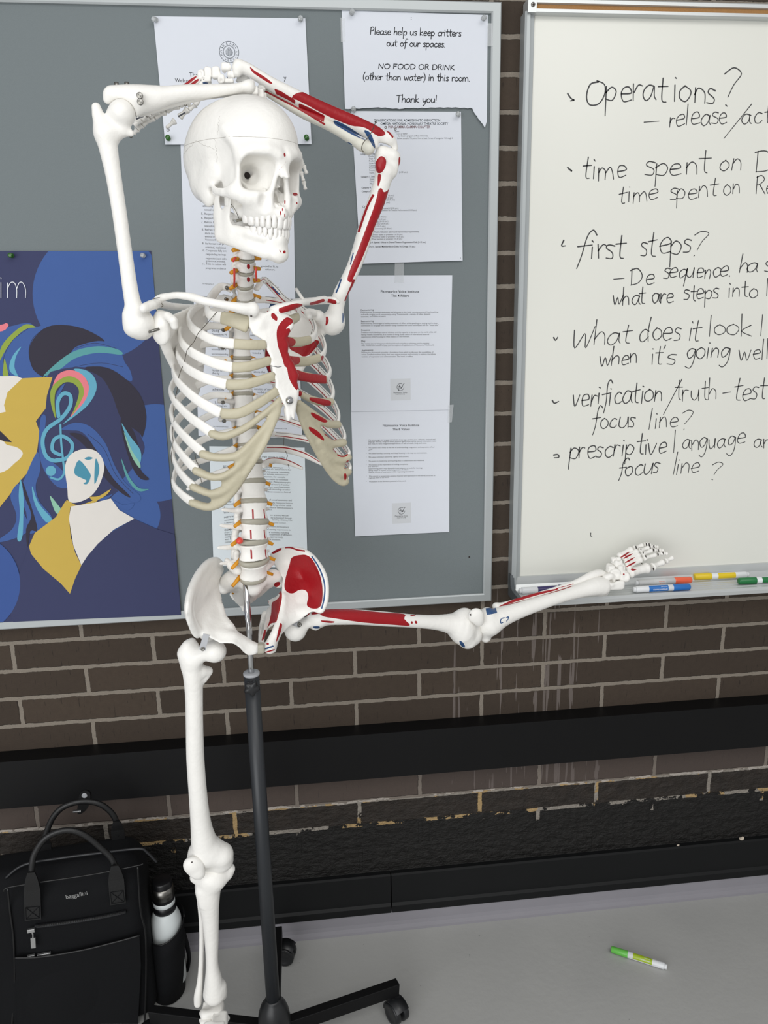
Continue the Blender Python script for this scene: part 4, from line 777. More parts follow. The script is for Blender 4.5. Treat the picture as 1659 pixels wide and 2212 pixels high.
# ------------------------------------------------------------------ markers
def marker(A, B, label, cap, lab, lab_text=None, body='white', flip=False, group='dry erase markers', cap_end=True):
    """A: plug end, B: cap end, on the axis"""
    A = np.array(A); B = np.array(B); L_ = np.linalg.norm(B-A); a = (B-A)/L_; r = 0.0078
    t = thing('marker_pen', tuple(A-np.array([0, 0, r])), label, 'marker', group)
    MB().lathe(A, a, [(0.006, .0066), (0.0065, r*.96), (0.009, r), (L_*0.70, r), (L_*0.705, r*.9)], 24).build('barrel', M['mk_'+body], t, True)
    MB().lathe(A, a, [(0.0, .0050), (0.0012, .0060), (0.0068, .0062)], 20).build('end_plug', M['mk_white'], t, True)
    MB().lathe(A, a, [(L_*0.69, r*.9), (L_*0.695, r*1.05), (L_*0.71, r*1.06), (L_*0.985, r*.98), (L_, r*.8), (L_*1.001, r*.3)], 24).build('cap', M['mk_'+cap], t, True)
    v = CAM-A; v -= a*np.dot(v, a); v /= np.linalg.norm(v); w_ = np.cross(a, v); mb = MB(); V = []; x0, x1 = lab[1]*L_, lab[2]*L_
    n = 13; th = [math.radians(-58+116*i/(n-1)+lab[3]) for i in range(n)]
    for x in (x0, x1): V += [A+a*x+(r+0.00012)*(math.cos(q)*v+math.sin(q)*w_) for q in th]
    mb.add(V, [(i, i+1, n+i+1, n+i) for i in range(n-1)]); lb = mb.build('label_band', M['mk_'+lab[0]], t, True)
    if lab_text:
        s, size, xa, col = lab_text; mb = MB()
        for row, (tx, sz, q0) in enumerate(s):
            V, Fc = font_mesh(tx, 0.02); V = V*sz
            if flip: V = -V; V[:, 0] += 0
            P = []
            for x, y in V:
                q = (y+q0)/r; P.append(A+a*(xa*L_+x)+(r+0.00026)*(math.cos(q)*v+math.sin(q)*-w_*(1 if np.dot(np.cross(a, v), [0, 0, 1]) < 0 else -1)))
            mb.add(P, Fc)
        mb.build('lettering', M[col], t)
    return t
def tray_pt(px, py, z): return on_z(px, py, z)
zt_ = 0.905+0.0082
marker(tray_pt(1368, 1273.5, zt_), tray_pt(1490, 1267.5, zt_), 'white marker with a blue cap on the tray, nearest the foot bones', 'blue', ('blue', .26, .60, 0), ([('amazonbasics', .0062, -.0015), ('DRY ERASE', .003, .0045)], 1, .58, 'paper'), flip=True)
marker(tray_pt(1373, 1259.5, zt_+0.004), tray_pt(1493, 1252.5, zt_+0.004), 'grey marker with an orange cap on the tray behind the blue capped one', 'orange', ('grey', .30, .52, 0), ([('LOW ODOR', .0026, .001), ('BULLET TIP', .0026, -.003)], 1, .5, 'mk_orange'), 'grey', flip=True)
marker(tray_pt(1617, 1241, zt_), tray_pt(1499, 1246, zt_), 'white marker with a yellow cap and yellow band on the tray', 'yellow', ('yellow', .26, .58, 0))
marker(tray_pt(1717, 1250.5, zt_), tray_pt(1595, 1255, zt_), 'marker with a dark green cap at the right end of the tray', 'green', ('green', .0, .60, 0), ([('EXPO', .0078, -.001), ('dry erase', .0042, -.0062)], 1, .27, 'paper'), flip=True)
marker(tray_pt(1121, 1276.5, zt_), tray_pt(1243, 1268.5, zt_), 'white marker with a dark purple band on the tray behind the shin bone', 'purple', ('purple', .32, .66, 0))
marker(on_z(1441, 2089, .0082), on_z(1320, 2050, .0082), 'white marker with a bright green cap lying on the floor', 'lime', ('limelab', .26, .60, 10), ([('amazonbasics', .0042, -.0022), ('DRY ERASE', .0026, .003)], 1, .30, 'paper'))

# ------------------------------------------------------------------ skeleton stand
HUB = np.array([-0.107, -0.359, 0.0]); st_ = thing('skeleton_stand', tuple(HUB), 'black wheeled five-leg stand with a chrome rod holding the skeleton', 'stand')
X_, Z_ = HUB[0], HUB[1]
MB().lathe(HUB, (0, 0, 1), [(0.062, .030), (0.064, .033), (.088, .034), (.118, .0335), (.135, .031), (.150, .026), (.160, .0195), (.164, .0165), (.168, .016)], 32).build('hub', M['black_plastic'], st_, True)
MB().lathe(HUB, (0, 0, 1), [(0.150, .0140), (.8955, .0140)], 28).build('lower_pole', M['pole_black'], st_, True)
MB().lathe(HUB, (0, 0, 1), [(0.8945, .0146), (.8955, .0150), (.8985, .0150), (.8995, .0146), (.8997, .006)], 28).build('collar', M['collar'], st_, True)
ztop = at(531, 1255, -.36)[2]
MB().tube([HUB+[0, 0, .80], HUB+[0, 0, .935], HUB+[.001, .0, .97], HUB+[.0, .0, ztop+0.02]], 0.0056, 18).build('chrome_rod', M['chrome'], st_, True)
kb = on_plane(543.5, 1489, HUB+[0, -.03, 0], np.array([0, 1, 0.0])); kz = kb[2]; ka = np.array([kb[0]-X_, -0.03, 0]); ka /= np.linalg.norm(ka)
kn = MB(); e1 = np.array([-ka[1], ka[0], 0]); V = []
for d, s_ in ((0.019, .8), (.021, 1.0), (.028, 1.0), (.031, .85), (.032, .4)):
    for k in range(40): th = 2*math.pi*k/40; rr = 0.0125*(1+0.17*math.cos(5*th+1.0))*s_; V.append(HUB+[0, 0, kz]+ka*d+rr*(math.cos(th)*e1+math.sin(th)*np.array([0, 0, 1.0])))
kn.add(V, [(i*40+k, i*40+(k+1) % 40, (i+1)*40+(k+1) % 40, (i+1)*40+k) for i in range(4) for k in range(40)]+[tuple(range(40))[::-1], tuple(range(160, 200))]); knob = kn.build('clamp_knob', M['black_plastic'], st_, True)
MB().lathe(HUB+[0, 0, kz]+ka*0.011, ka, [(0, .006), (.009, .005)], 14).build('knob_stem', M['black_plastic'], knob, True)
def caster(leg, tip, ang):
    c = np.array([tip[0], tip[1], 0.0]); d = np.array([math.cos(ang), math.sin(ang), 0]); s_ = np.array([-d[1], d[0], 0]); wc = c+d*0.016+[0, 0, .0245]
    MB().lathe(c+[0, 0, .045], (0, 0, 1), [(0, .0055), (.014, .0055), (.015, .004)], 12).build('caster_stem', M['steel'], leg, True)
    for k in (-1, 1):
        MB().lathe(wc+s_*k*0.0045, s_*k, [(0, .0225), (.001, .0242), (.0115, .0242), (.0135, .0222), (.0138, .016), (.0132, .015), (.0132, .003)], 28).build('caster_wheel', M['black_plastic'], leg, True)
    hd = MB(); n = 14; V = []
    for k in (-1, 1):
        for rr in (.0262, .0285):
            V += [wc+s_*k*0.0165+rr*(math.cos(t)*-d+math.sin(t)*np.array([0, 0, 1.0])) for t in np.linspace(-.15, 2.5, n)]
    Fc = []
    for i in range(n-1): Fc += [(i, i+1, n+i+1, n+i), (2*n+i, 3*n+i, 3*n+i+1, 2*n+i+1), (n+i, n+i+1, 3*n+i+1, 3*n+i), (i, 2*n+i, 2*n+i+1, i+1)]
    Fc += [(0, n, 3*n, 2*n), (n-1, 3*n-1, 4*n-1, 2*n-1)][:1]
    hd.add(V, Fc); hd.build('caster_hood', M['black_plastic'], leg, True)
for deg, ca in ((90, -15), (18, -60), (162, 200), (-54, -20), (-126, 230)):
    t = math.radians(deg); d = np.array([math.cos(t), math.sin(t), 0]); s_ = np.array([-d[1], d[0], 0]); up = np.array([0, 0, 1.0]); lb = MB()
    a0, a1 = HUB+d*0.026+[0, 0, .087], HUB+d*0.282+[0, 0, .071]; ax = (a1-a0)/np.linalg.norm(a1-a0)
    lb.obox((a0+a1)/2, (ax, s_, np.cross(ax, s_)), (np.linalg.norm(a1-a0)/2, .0100, .0155), 0, 0.0015); leg = lb.build('leg', M['black'], st_)
    tip = HUB+d*0.269; caster(leg, tip, math.radians(ca))

# ------------------------------------------------------------------ backpack and bottle
yw = math.radians(6); BO = np.array([-0.377, -0.222, 0.0]); eu = np.array([-math.cos(yw), -math.sin(yw), 0]); ev = np.array([-math.sin(yw), math.cos(yw), 0]); ez = np.array([0, 0, 1.0])
def bp(u, v, z): return BO+eu*u+ev*v+ez*z
BR_ = np.stack([eu, ev, ez], 1)
bag = thing('backpack', tuple(bp(.15, .08, 0)), 'black fabric backpack with two top handles standing on the floor by the wall', 'backpack')
BW = 0.37
vb = Vol().box(bp(BW/2, .074, .19), (BW/2, .072, .19), .035, .01, 'a', BR_).box(bp(BW/2, .078, .345), (BW/2-.012, .05, .062), .03, .02, 'a', BR_).ell(bp(BW/2, .03, .12), (.12, .045, .11), .03, 'a', BR_)
V, Q_ = vb.mesh(.0045, 3); body = new('body', V, Q_, M['bag'], bag)
def fp(px, py, v=0.0): return on_plane(px, py, bp(0, v, 0), ev)
def bagpx(L, v): return [fp(x/3.456, 1680+y/3.456, v) for x, y in L]
def fline(name, L, v, r, mt, parent=bag, n=6, ratio=1.0, up=None): return MB().tube(cr(bagpx(L, v), n), r, 8, 0, True, up, ratio).build(name, M[mt], parent, True)
fline('top_seam', [(30, 850), (60, 820), (300, 780), (700, 720), (1030, 655), (1062, 640)], .001, .0016, 'bag_leather', body)
fline('side_piping', [(1028, 665), (1035, 800), (1050, 1000), (1082, 1150), (1090, 1400), (1080, 1839)], -.001, .0022, 'bag_leather', body); fline('side_piping', [(58, 825), (75, 1000), (100, 1200), (110, 1500), (90, 1839)], -.001, .0022, 'bag_leather', body)
zl = fline('top_zip', [(40, 750), (180, 650), (450, 600), (800, 555), (1040, 530), (1100, 560), (1170, 630)], .035, .0028, 'bag_zip', body)
fz = fline('front_zip', [(260, 1110), (500, 1080), (750, 1040), (940, 1000)], -.0015, .0042, 'bag_zip', bag)
zt2 = MB()
zp = cr(bagpx([(270, 1108), (500, 1079), (750, 1039), (935, 1001)], -.0058), 20)
for i in range(0, len(zp)-1, 1): d = zp[i+1]-zp[i]; zt2.obox(zp[i], (d/np.linalg.norm(d), ev, ez), (.0009, .0008, .0022))
zt2.build('zip_teeth', M['bag_leather'], fz)
pl = MB(); q = bagpx([(232, 1140), (246, 1170), (246, 1195), (250, 1270)], -.009); pl.obox(q[0], (eu, ev, ez), (.007, .003, .004), 0, .001); pl.tube([q[0], q[1], q[2]], .0016, 8); d = q[3]-q[2]; pl.obox((q[2]+q[3])/2, (d/np.linalg.norm(d), ev, np.cross(d/np.linalg.norm(d), ev)), (np.linalg.norm(d)/2, .0012, .0048), 0, .0006); pl.build('zip_pull', M['silver'], fz)
# lower front pocket with a slanted mouth
pk = [(110, 1345), (300, 1338), (600, 1290), (850, 1230), (1040, 1178), (1052, 1400), (1030, 1839), (130, 1839)]
front = np.array(bagpx(pk, -.010)); mb = MB(); n = len(pk); base_ = np.array(bagpx(pk, .004)); mb.add(list(front)+list(base_), tri2d([(p@eu, p[2]) for p in front])+[[i, n+i, n+(i+1) % n, (i+1) % n] for i in range(n)]); pocket = mb.build('front_pocket', M['bag'], bag)
fline('pocket_trim', [(110, 1345), (300, 1338), (600, 1290), (850, 1230), (1040, 1178)], -.0115, .0022, 'bag_leather', pocket)
for L_ in ([(205, 1333), (260, 1330)], [(280, 1322), (380, 1313)]):
    q = bagpx(L_, -.006); mb = MB().obox((q[0]+q[1])/2, (eu, ev, ez), (np.linalg.norm(q[1]-q[0])/2, .003, .0028), 0, .001); mb.build('metal_clip', M['silver'], pocket)
def handle(arc, v0, vt, ends, name='handle'):
    P = []; n = len(arc)
    for i, (x, y) in enumerate(arc): w_ = math.sin(math.pi*i/(n-1)); P.append(fp(x/3.456, 1680+y/3.456, v0+(vt-v0)*w_))
    P = cr(P, 6); h = MB().tube(P, .0052, 10, 0, True, ev, 1.25).build(name, M['bag_leather'], bag, True)
    for top, bot, hw in ends:
        a, b_ = fp(top[0]/3.456, 1680+top[1]/3.456, v0-.003), fp(bot[0]/3.456, 1680+bot[1]/3.456, v0-.003); L_ = np.linalg.norm(a-b_); ax = (a-b_)/L_; w_ = np.cross(ax, ev); m_ = MB(); V = []
        for t, k, dp in ((0, 1, 0), (.35, 1, 0), (.62, 1, 0), (.85, .75, -.0015), (1.0, .45, -.002)):
            c = b_+ax*L_*t
            V += [c+w_*hw*k*s_+ev*(dp+e) for s_, e in ((-1, .002), (-1, -.002), (1, -.002), (1, .002))]
        m_.add(V, [(i*4+j, i*4+(j+1) % 4, (i+1)*4+(j+1) % 4, (i+1)*4+j) for i in range(4) for j in range(4)]+[(3, 2, 1, 0), (16, 17, 18, 19)]); m_.build('handle_tab', M['bag_leather'], h)
        if v0 > .05: continue
        s2 = MB(); c0 = b_+ev*-.0028; hh = hw*1.05; pts = [c0-w_*hw*.82+ax*.004, c0+w_*hw*.82+ax*.004, c0+w_*hw*.82+ax*(.004+hh*1.7), c0-w_*hw*.82+ax*(.004+hh*1.7)]
        for i, j in ((0, 1), (1, 2), (2, 3), (3, 0), (0, 2), (1, 3)): s2.tube([pts[i], pts[j]], .0005, 5)
        s2.build('stitching', M['bag'], h)
handle([(235, 740), (240, 640), (262, 560), (330, 460), (430, 405), (540, 395), (650, 440), (760, 530), (830, 600), (860, 670), (868, 720)], -.002, .012, [((235, 700), (248, 1058), .0158), ((858, 650), (882, 940), .0158)])
handle([(335, 560), (330, 480), (350, 400), (400, 290), (480, 215), (610, 178), (740, 195), (830, 260), (872, 340), (888, 430)], .105, .11, [((330, 440), (340, 580), .013), ((870, 320), (890, 500), .014)])
lg = MB(); a, b_ = fp(495/3.456, 1680+903/3.456, -.0025), fp(654/3.456, 1680+872/3.456, -.0025); V, Fc = font_mesh('baggallini', .0, 4); V[:, 0] -= V[:, 0].min(); k = np.linalg.norm(b_-a)/V[:, 0].max(); d = (b_-a)/np.linalg.norm(b_-a); u = np.cross(d, ev); u = -u if u[2] < 0 else u
P_ = [a+d*x*k+u*y*k*1.15 for x, y in V]; nP = len(P_); lg.add(P_+[p-ev*.0008 for p in P_], [[nP+i for i in f] for f in Fc]); lg.build('lettering', M['silver'], bag)
# side pocket on the right face, with a strap behind it
bt_c = np.array([-0.354, -0.142, 0.0])
sd = MB(); n = 40; V = []
for rr, sgn in ((1.0, 1), (.95, 1)):
    for zf in ((0, .25, .5, .75, 1.0) if rr == 1.0 else (1.0, .75, .5, .25, .06)):
        for k in range(n):
            t = 2*math.pi*k/n; ca_, sa_ = math.cos(t), math.sin(t); top = .186+.012*ca_+.010*sa_
            fl_ = 1-.10*(1-zf); V.append(bt_c+np.array([ca_*.0405*rr*fl_-.008*(1-zf), sa_*.052*rr*fl_, .004+(top-.004)*zf]))
sd.add(V, [(i*n+k, i*n+(k+1) % n, (i+1)*n+(k+1) % n, (i+1)*n+k) for i in range(9) for k in range(n)]+[tuple(range(n))[::-1], tuple(range(9*n, 10*n))]); side = sd.build('side_pocket', M['bag'], bag, True)
MB().tube([bt_c+np.array([math.cos(t)*.0405, math.sin(t)*.052, .186+.012*math.cos(t)+.010*math.sin(t)]) for t in np.linspace(0, 2*math.pi, 41)], .0016, 6).build('pocket_hem', M['bag_leather'], side, True)
sq = [(1335, 1100), (1372, 1170), (1412, 1330), (1390, 1440), (1330, 1500)]
fline('shoulder_strap', sq, .135, .017, 'bag', bag, 6, .25, ev); fline('shoulder_strap', [(1330, 1500), (1400, 1620), (1445, 1720), (1440, 1800)], .135, .013, 'bag', bag, 6, .25, ev)
bo = thing('water_bottle', (bt_c[0], bt_c[1], 0.02), 'white water bottle with a black and steel cap in the backpack side pocket', 'bottle')
def bz(py): return at(358, py, bt_c[1])[2]
zb, zs, zn = 0.03, bz(1985), bz(1963)
MB().lathe(bt_c, (0, 0, 1), [(zb, .028), (zb+.004, .033), (zs-.02, .0345), (zs, .0338), (zs+.012, .031), (zs+.02, .0275), (zn, .0245)], 36).build('body', M['bottle'], bo, True)
z1 = bz(1958); z2 = bz(1950); z3 = bz(1941); z4 = bz(1934); z5 = bz(1911); z6 = bz(1899)
cp_ = MB().lathe(bt_c, (0, 0, 1), [(zn-.001, .0235), (zn, .0250), (z2, .0250), (z2+.001, .023)], 32).build('neck_ring', M['bottle_black'], bo, True)
MB().lathe(bt_c, (0, 0, 1), [(z2, .0235), (z2+.001, .0245), (z3, .0245), (z3+.001, .0235)], 32).build('white_ring', M['bottle'], bo, True)
cap_ = MB().lathe(bt_c, (0, 0, 1), [(z3, .0235), (z3+.001, .0245), (z6-.004, .0225), (z6-.001, .0215), (z6, .0195), (z6+.0005, .004)], 32).build('cap', M['bottle_black'], bo, True)
MB().lathe(bt_c, (0, 0, 1), [(z4, .0235), (z4, .0243), (z5, .0234), (z5, .0225)], 32).build('steel_band', M['steel'], cap_, True)

# ------------------------------------------------------------------ small things on the wall and floor
tb = thing('rail_tab', tuple(at(180, 1745, -.0475)), 'small black tab with a white rivet on the rail above the backpack', 'tab')
q = [at(a, b, -.0475) for a, b in cr([(168, 1755), (171, 1722), (174, 1712), (182, 1706), (192, 1708), (196, 1716), (194, 1735), (183, 1752)], 4, True)]; n = len(q)
MB().add(q+[p+np.array([0, -.003, 0]) for p in q], [list(range(n)), list(range(n, 2*n))[::-1]]+[[i, (i+1) % n, n+(i+1) % n, n+i] for i in range(n)]).build('strap', M['bag_leather'], tb)
MB().lathe(at(182.5, 1718.5, -.0502), (0, -1, 0), [(0, .0062), (.001, .0062), (.0018, .0045), (.0012, .0024), (.0012, .001)], 20).build('rivet', M['collar'], tb, True)
c = at(167, 1752, -.049); MB().obox(c, ((1, 0, 0), (0, 1, 0), (0, 0, 1)), (.009, .004, .0022), 0, .001).build('metal_clip', M['silver'], tb)
for px, py, r, lb in ((1603, 1801, .0065, 'pale plaster crumb on the black baseboard, near the right edge'), (1465, 1821, .0035, 'tiny pale crumb on the black baseboard below the whiteboard')):
    p = at(px, py, -.010); V, Q_ = Vol().ell(p, (r, r*.7, r*.6), .002).ell(p+[r*.5, 0, r*.45], (r*.55, r*.5, r*.5), .001).box(p+[-r*.5, -.001, r*.2], (r*.5, r*.5, r*.35), .001, .001).mesh(r/6, 0)
    V[:, 2] += 0.1535-V[:, 2].min()-0.0003; tag(new('plaster_crumb', V, Q_, M['chip'], None, False), lb, 'crumb')

# ------------------------------------------------------------------ the skeleton model
TH = math.radians(30); SK = thing('skeleton', (HUB[0], HUB[1], 0.30), 'life-size white plastic skeleton with red painted muscles, arms over its head, one leg raised', 'skeleton')
def bone(name, vol, h=.002, parent=SK, mt='bone', red=(), blue=(), sm=1):
    V, Q = vol.mesh(h, sm); o = new(name, V, Q, M[mt], parent)
    if len(red) or len(blue): paint(o, red, blue)
    return o
def C2(pts, x0, y0, s, smooth=True, n=5):
    P = [(x0+x/s, y0+y/s) for x, y in pts]; return [tuple(p) for p in cr(P, n, True)] if smooth else P
def short_bone(name, a, b, ra, rb, parent=SK, mt='bone', red=(), blue=(), waist=.58):
    """phalanx-like bone with knobbed ends between pixel points (x,y,Y), radii in pixels"""
    A, B = at(*a), at(*b); k = mpp((A+B)/2); T0 = (0, .04, .12, .24, .5, .76, .88, .96, 1); S0 = (.35, .8, 1, .82, waist, .82, 1, .8, .3); T = np.unique(np.concatenate([T0, np.linspace(0, 1, 25 if not len(red) else 45)])); S = np.interp(T, T0, S0); S[1:-1] = (S[:-2]+2*S[1:-1]+S[2:])/4
    P = [A+(B-A)*t for t in T]; R = [(ra+(rb-ra)*t)*k*s_ for t, s_ in zip(T, S)]
    V, Fc = tube_mesh(P, R, 12 if not len(red) else 24); o = new(name, V, Fc, M[mt], parent)
    if len(red) or len(blue): paint(o, red, blue)
    return o
def lump(name, c, r, parent=SK, mt='bone', red=(), blue=(), tilt=0):
    """knobbly small bone: (px,py,Y), radii in pixels (x, depth, z)"""
    p = at(*c); k = mpp(p); r = np.array(r)*k; v = Vol().box(p, r*.9, r.min()*.45, .002, 'a'); j = rng.normal(0, .5, (6, 3))
    for q in np.clip(j, -.75, .75): v.ell(p+q*r, r*.42, r.min()*.4)
    for q in np.clip(rng.normal(0, .7, (3, 3)), -1, 1): v.ell(p+q*r*1.25, r*.5, r.min()*.3, 's')
    return bone(name, v, max(r.min()/5, .0008), parent, mt, red, blue, 2)
def screw(c, r, parent=SK, mt='steel', n=(0, -1, 0)):
    p = np.array(c); MB().lathe(p, n, [(-.002, r), (.0012, r), (.0016, r*.8), (.0009, r*.45), (.0009, r*.1)], 12).build('screw', M[mt], parent, True)
def wire(pts, r=.0005, parent=SK, mt='wire', name='wire'):
    MB().tube(cr([at(*p) for p in pts], 5), r, 6).build(name, M[mt], parent, True)

# ---- skull (built in its own frame in mm: x = its right, y = forward, z = up, ear level = 0)
SKY, SKP = math.radians(38.5), math.radians(-6.5); SKC = np.array([-.0712, -.425, 1.714]); SKS = np.array([.00092, .00110, .00104])
def sk(P):
    P = np.atleast_2d(np.array(P, float))*SKS; y = P[:, 1]*math.cos(SKP)-P[:, 2]*math.sin(SKP); z = P[:, 1]*math.sin(SKP)+P[:, 2]*math.cos(SKP); c, s = math.cos(SKY), math.sin(SKY)
    return np.stack([-c*P[:, 0]+s*y, -s*P[:, 0]-c*y, z], 1)+SKC
sv = Vol()
sv.ell((0, -8, 50), (71, 78, 63.5), 10).ell((0, 32, 52), (59, 56, 55), 30).ell((0, -42, 28), (56, 46, 44), 25).ell((0, -22, 4), (50, 46, 24), 20).box((0, 30, -2), (30, 30, 16), 10, 14)
for s in (-1, 1):
    sv.ell((s*77, 44, 18), (21, 27, 34), 14, 's')                                   # temporal hollow
    sv.ell((s*56, -4, -12), (8, 12, 18), 12).ell((s*40, -22, -2), (21, 26, 20), 20).ell((s*56, 4, 12), (9, 18, 16), 10)     # mastoid, temporal base
    sv.tube([(s*60, 4, -3, 5), (s*62, 14, -7, 5), (s*64, 26, -11, 5), (s*64, 40, -12, 5.5), (s*59, 54, -11, 7)], 5, 'a', ((1, 0, 0), 1.5))      # arch
    sv.tube([(s*58, 55, -11, 8), (s*50, 66, -15, 10.5), (s*36, 76, -15, 9)], 8).tube([(s*55, 58, -8, 8), (s*54, 63, 6, 5.5), (s*53, 63, 22, 6), (s*50, 67, 33, 7)], 6)   # cheek bone
    sv.tube([(s*53, 62, 33, 6.5), (s*42, 77, 41, 6.5), (s*24, 87, 42, 6.5), (s*9, 91, 37, 7)], 10)
    sv.tube([(s*51, 68, 34, 6), (s*60, 54, 52, 3), (s*62, 40, 66, 2)], 10)              # temporal line
    sv.ell((s*22, 66, -22), (21, 22, 22), 10).tube([(s*6, 91, 28, 4), (s*9.5, 88, 14, 3.6), (s*16, 84, -6, 5.5), (s*20, 84, -24, 7)], 7)
    sv.tube([(s*33, 38, -34, 8), (s*29, 62, -35, 8), (s*19, 81, -35, 8), (0, 90, -35, 8)], 8)
    sv.tube([(s*18, 34, -8, 8), (s*17, 34, -32, 5)], 6).tube([(s*44, 70, -20, 6), (s*32, 62, -30, 8)], 8)
sv.box((0, 62, -26), (22, 22, 14), 8, 8).tube([(0, 91, 30, 6), (0, 95, 20, 5), (0, 101, 11, 3.6)], 6)
sv.tube([(5, 92, 26, 4), (6, 98, 12, 2.6)], 4).tube([(-5, 92, 26, 4), (-6, 98, 12, 2.6)], 4)
for s in (-1, 1):
    a_ = -s*.45; R = np.array([[math.cos(a_), -math.sin(a_), 0], [math.sin(a_), math.cos(a_), 0], [0, 0, 1]])
    sv.box((s*31.5, 77, 14), (25, 24, 20.5), 14, 5, 's', R).ell((s*26, 56, 14), (14, 24, 13), 8, 's', R)
    sv.ell((s*27, 88, -21), (8, 5, 8), 8, 's')
    sv.tube([(s*54, 10, -10, 5), (s*75, 10, -10, 4.5)], 2, 's')
    sv.ell((s*7.5, 90, -13), (9, 26, 12), 5, 's').tube([(s*3.5, 101, 4, 4.5), (s*3.5, 76, 2, 5)], 5, 's')
    sv.tube([(s*46, 22, -12, 11), (s*42, 44, -14, 13)], 8, 's')                              # space behind the cheek bone
    sv.tube([(s*6, 88, -24, 2.2), (s*11, 74, -18, 2), (s*11, 68, -4, 2)], 2)               # turbinates
sv.box((0, 64, 14), (6, 20, 16), 4, 4).box((0, 30, 0), (52, 5, 30), 4, 6).box((0, 56, -2), (7, 12, 20), 5, 4)
for s in (-1, 1): sv.ell((s*51, 52, 10), (6, 9, 20), 6).ell((s*50, 40, 6), (7, 15, 20), 6).ell((s*9, 44, -10), (14, 6, 26), 5).ell((s*30, 30, 14), (22, 6, 20), 6)
for s in (-1, 1): sv.tube([(s*6.5, 91, 27, 3.6), (s*11, 88.5, 10, 3.2), (s*15, 86, -8, 4), (s*16.5, 85, -24, 5)], 4)
sv.tube([(0, 87, -22, 1.6), (0, 60, -22, 1.6), (0, 60, 2, 1.6), (0, 87, 0, 1.2)], 1.5).tube([(0, 91, -28, 4), (0, 97, -27, 1.5)], 4)
V, Q = sv.mesh(1.5, 1); cran = new('cranium', sk(V), Q, M['bone'], SK)
s1 = (180, 80, 3.318)
paint(cran, [C2([(1436, 835), (1446, 832), (1450, 855), (1440, 858)], *s1), C2([(1500, 1120), (1530, 1118), (1535, 1135), (1510, 1138)], *s1), C2([(1525, 1185), (1535, 1185), (1534, 1196), (1526, 1196)], *s1), C2([(1408, 1250), (1416, 1248), (1420, 1278), (1412, 1275)], *s1), C2([(1425, 1228), (1433, 1228), (1432, 1246), (1425, 1246)], *s1), C2([(1441, 1172), (1449, 1172), (1448, 1195), (1441, 1195)], *s1), C2([(1441, 1265), (1447, 1265), (1447, 1290), (1441, 1290)], *s1), line_poly([(603, 368), (612, 358), (620, 347)], 1.2)])
# cut line round the skull cap and the sutures
def skin_line(name, pts, r, mt='ink_line', parent=cran):
    """thin groove drawn on the skull vault: pts are (azimuth deg from the front toward its right, z mm)"""
    from mathutils.bvhtree import BVHTree
    me = parent.data; o0 = off(parent); bv = BVHTree.FromPolygons([tuple(v.co) for v in me.vertices], [tuple(p.vertices) for p in me.polygons]); P = []
    for a, z in pts:
        t = math.radians(a); c = sk([(0, 0, z)])[0]-o0; d = sk([(math.sin(t)*200, math.cos(t)*200, z)])[0]-o0-c; hit = bv.ray_cast(Vector(c+d), Vector(-d).normalized(), 2.0)
        if hit[0] is not None: P.append(np.array(hit[0])+o0-np.array(hit[1])*r*.45)
    if len(P) > 2: MB().tube(P, r, 6).build(name, M[mt], parent, True)
skin_line('skull_cap_seam', [(a, 57-5*(1-math.cos(math.radians(a)))) for a in range(-70, 175, 4)], .00036, 'seam')
jr = np.random.default_rng(7)
skin_line('suture', [(64+jr.normal(0, 1.3), z) for z in range(58, 84, 2)], .00026, 'seam'); skin_line('suture', [(a, 53-abs(a-98)*.42+jr.normal(0, .8)) for a in range(70, 150, 3)], .00026, 'seam'); skin_line('suture', [(66+(62-z)*.1+jr.normal(0, .8), z) for z in range(26, 56, 3)], .00026, 'seam')
# optic opening, shaded deep hole
p = sk([(19, 46, 15)])[0]; ho = Vol().tube([tuple(sk([(18.5, 38, 13)])[0])+(.0046,), tuple(sk([(17, 33, 13)])[0])+(.0042,)]); V, Q = ho.mesh(.0008); new('optic_hole', V, Q, M['hole'], cran)
# lower jaw
jv = Vol()
for s in (-1, 1):
    jv.tube([(s*48, 14, -66, 9), (s*43, 34, -72, 9), (s*33, 58, -79, 9), (s*19, 78, -85, 9), (0, 86, -87, 9)], 8, 'a', ((s*.9, .45, 0), 1.45)).tube([(s*39, 40, -59, 7), (s*32, 60, -62, 7.5), (s*20, 78, -66, 7), (0, 86, -67, 7)], 10)
    jv.tube([(s*48, 14, -64, 11), (s*50, 10, -42, 10), (s*51, 9, -22, 6), (s*51, 10, -13, 6)], 8, 'a', ((1, 0, 0), 2.2)).tube([(s*47, 26, -64, 11), (s*48, 26, -42, 9), (s*47, 31, -24, 6), (s*47, 33, -16, 3.5)], 8, 'a', ((1, 0, 0), 2.4)).tube([(s*45, 31, -63, 10), (s*40, 40, -66, 9)], 8, 'a', ((1, 0, 0), 1.8))
    jv.ell((s*51, 10, -12), (9, 5, 5), 4)
jv.ell((0, 90, -89), (15, 6, 7), 8).ell((0, 85, -78), (16, 6, 12), 10)
V, Q = jv.mesh(1.5, 1); jaw = new('mandible', sk(V), Q, M['bone'], SK)
paint(jaw, [C2([(1405, 1525), (1412, 1528), (1416, 1545), (1408, 1540)], *s1), C2([(1430, 1538), (1446, 1528), (1450, 1545), (1436, 1552)], *s1)])
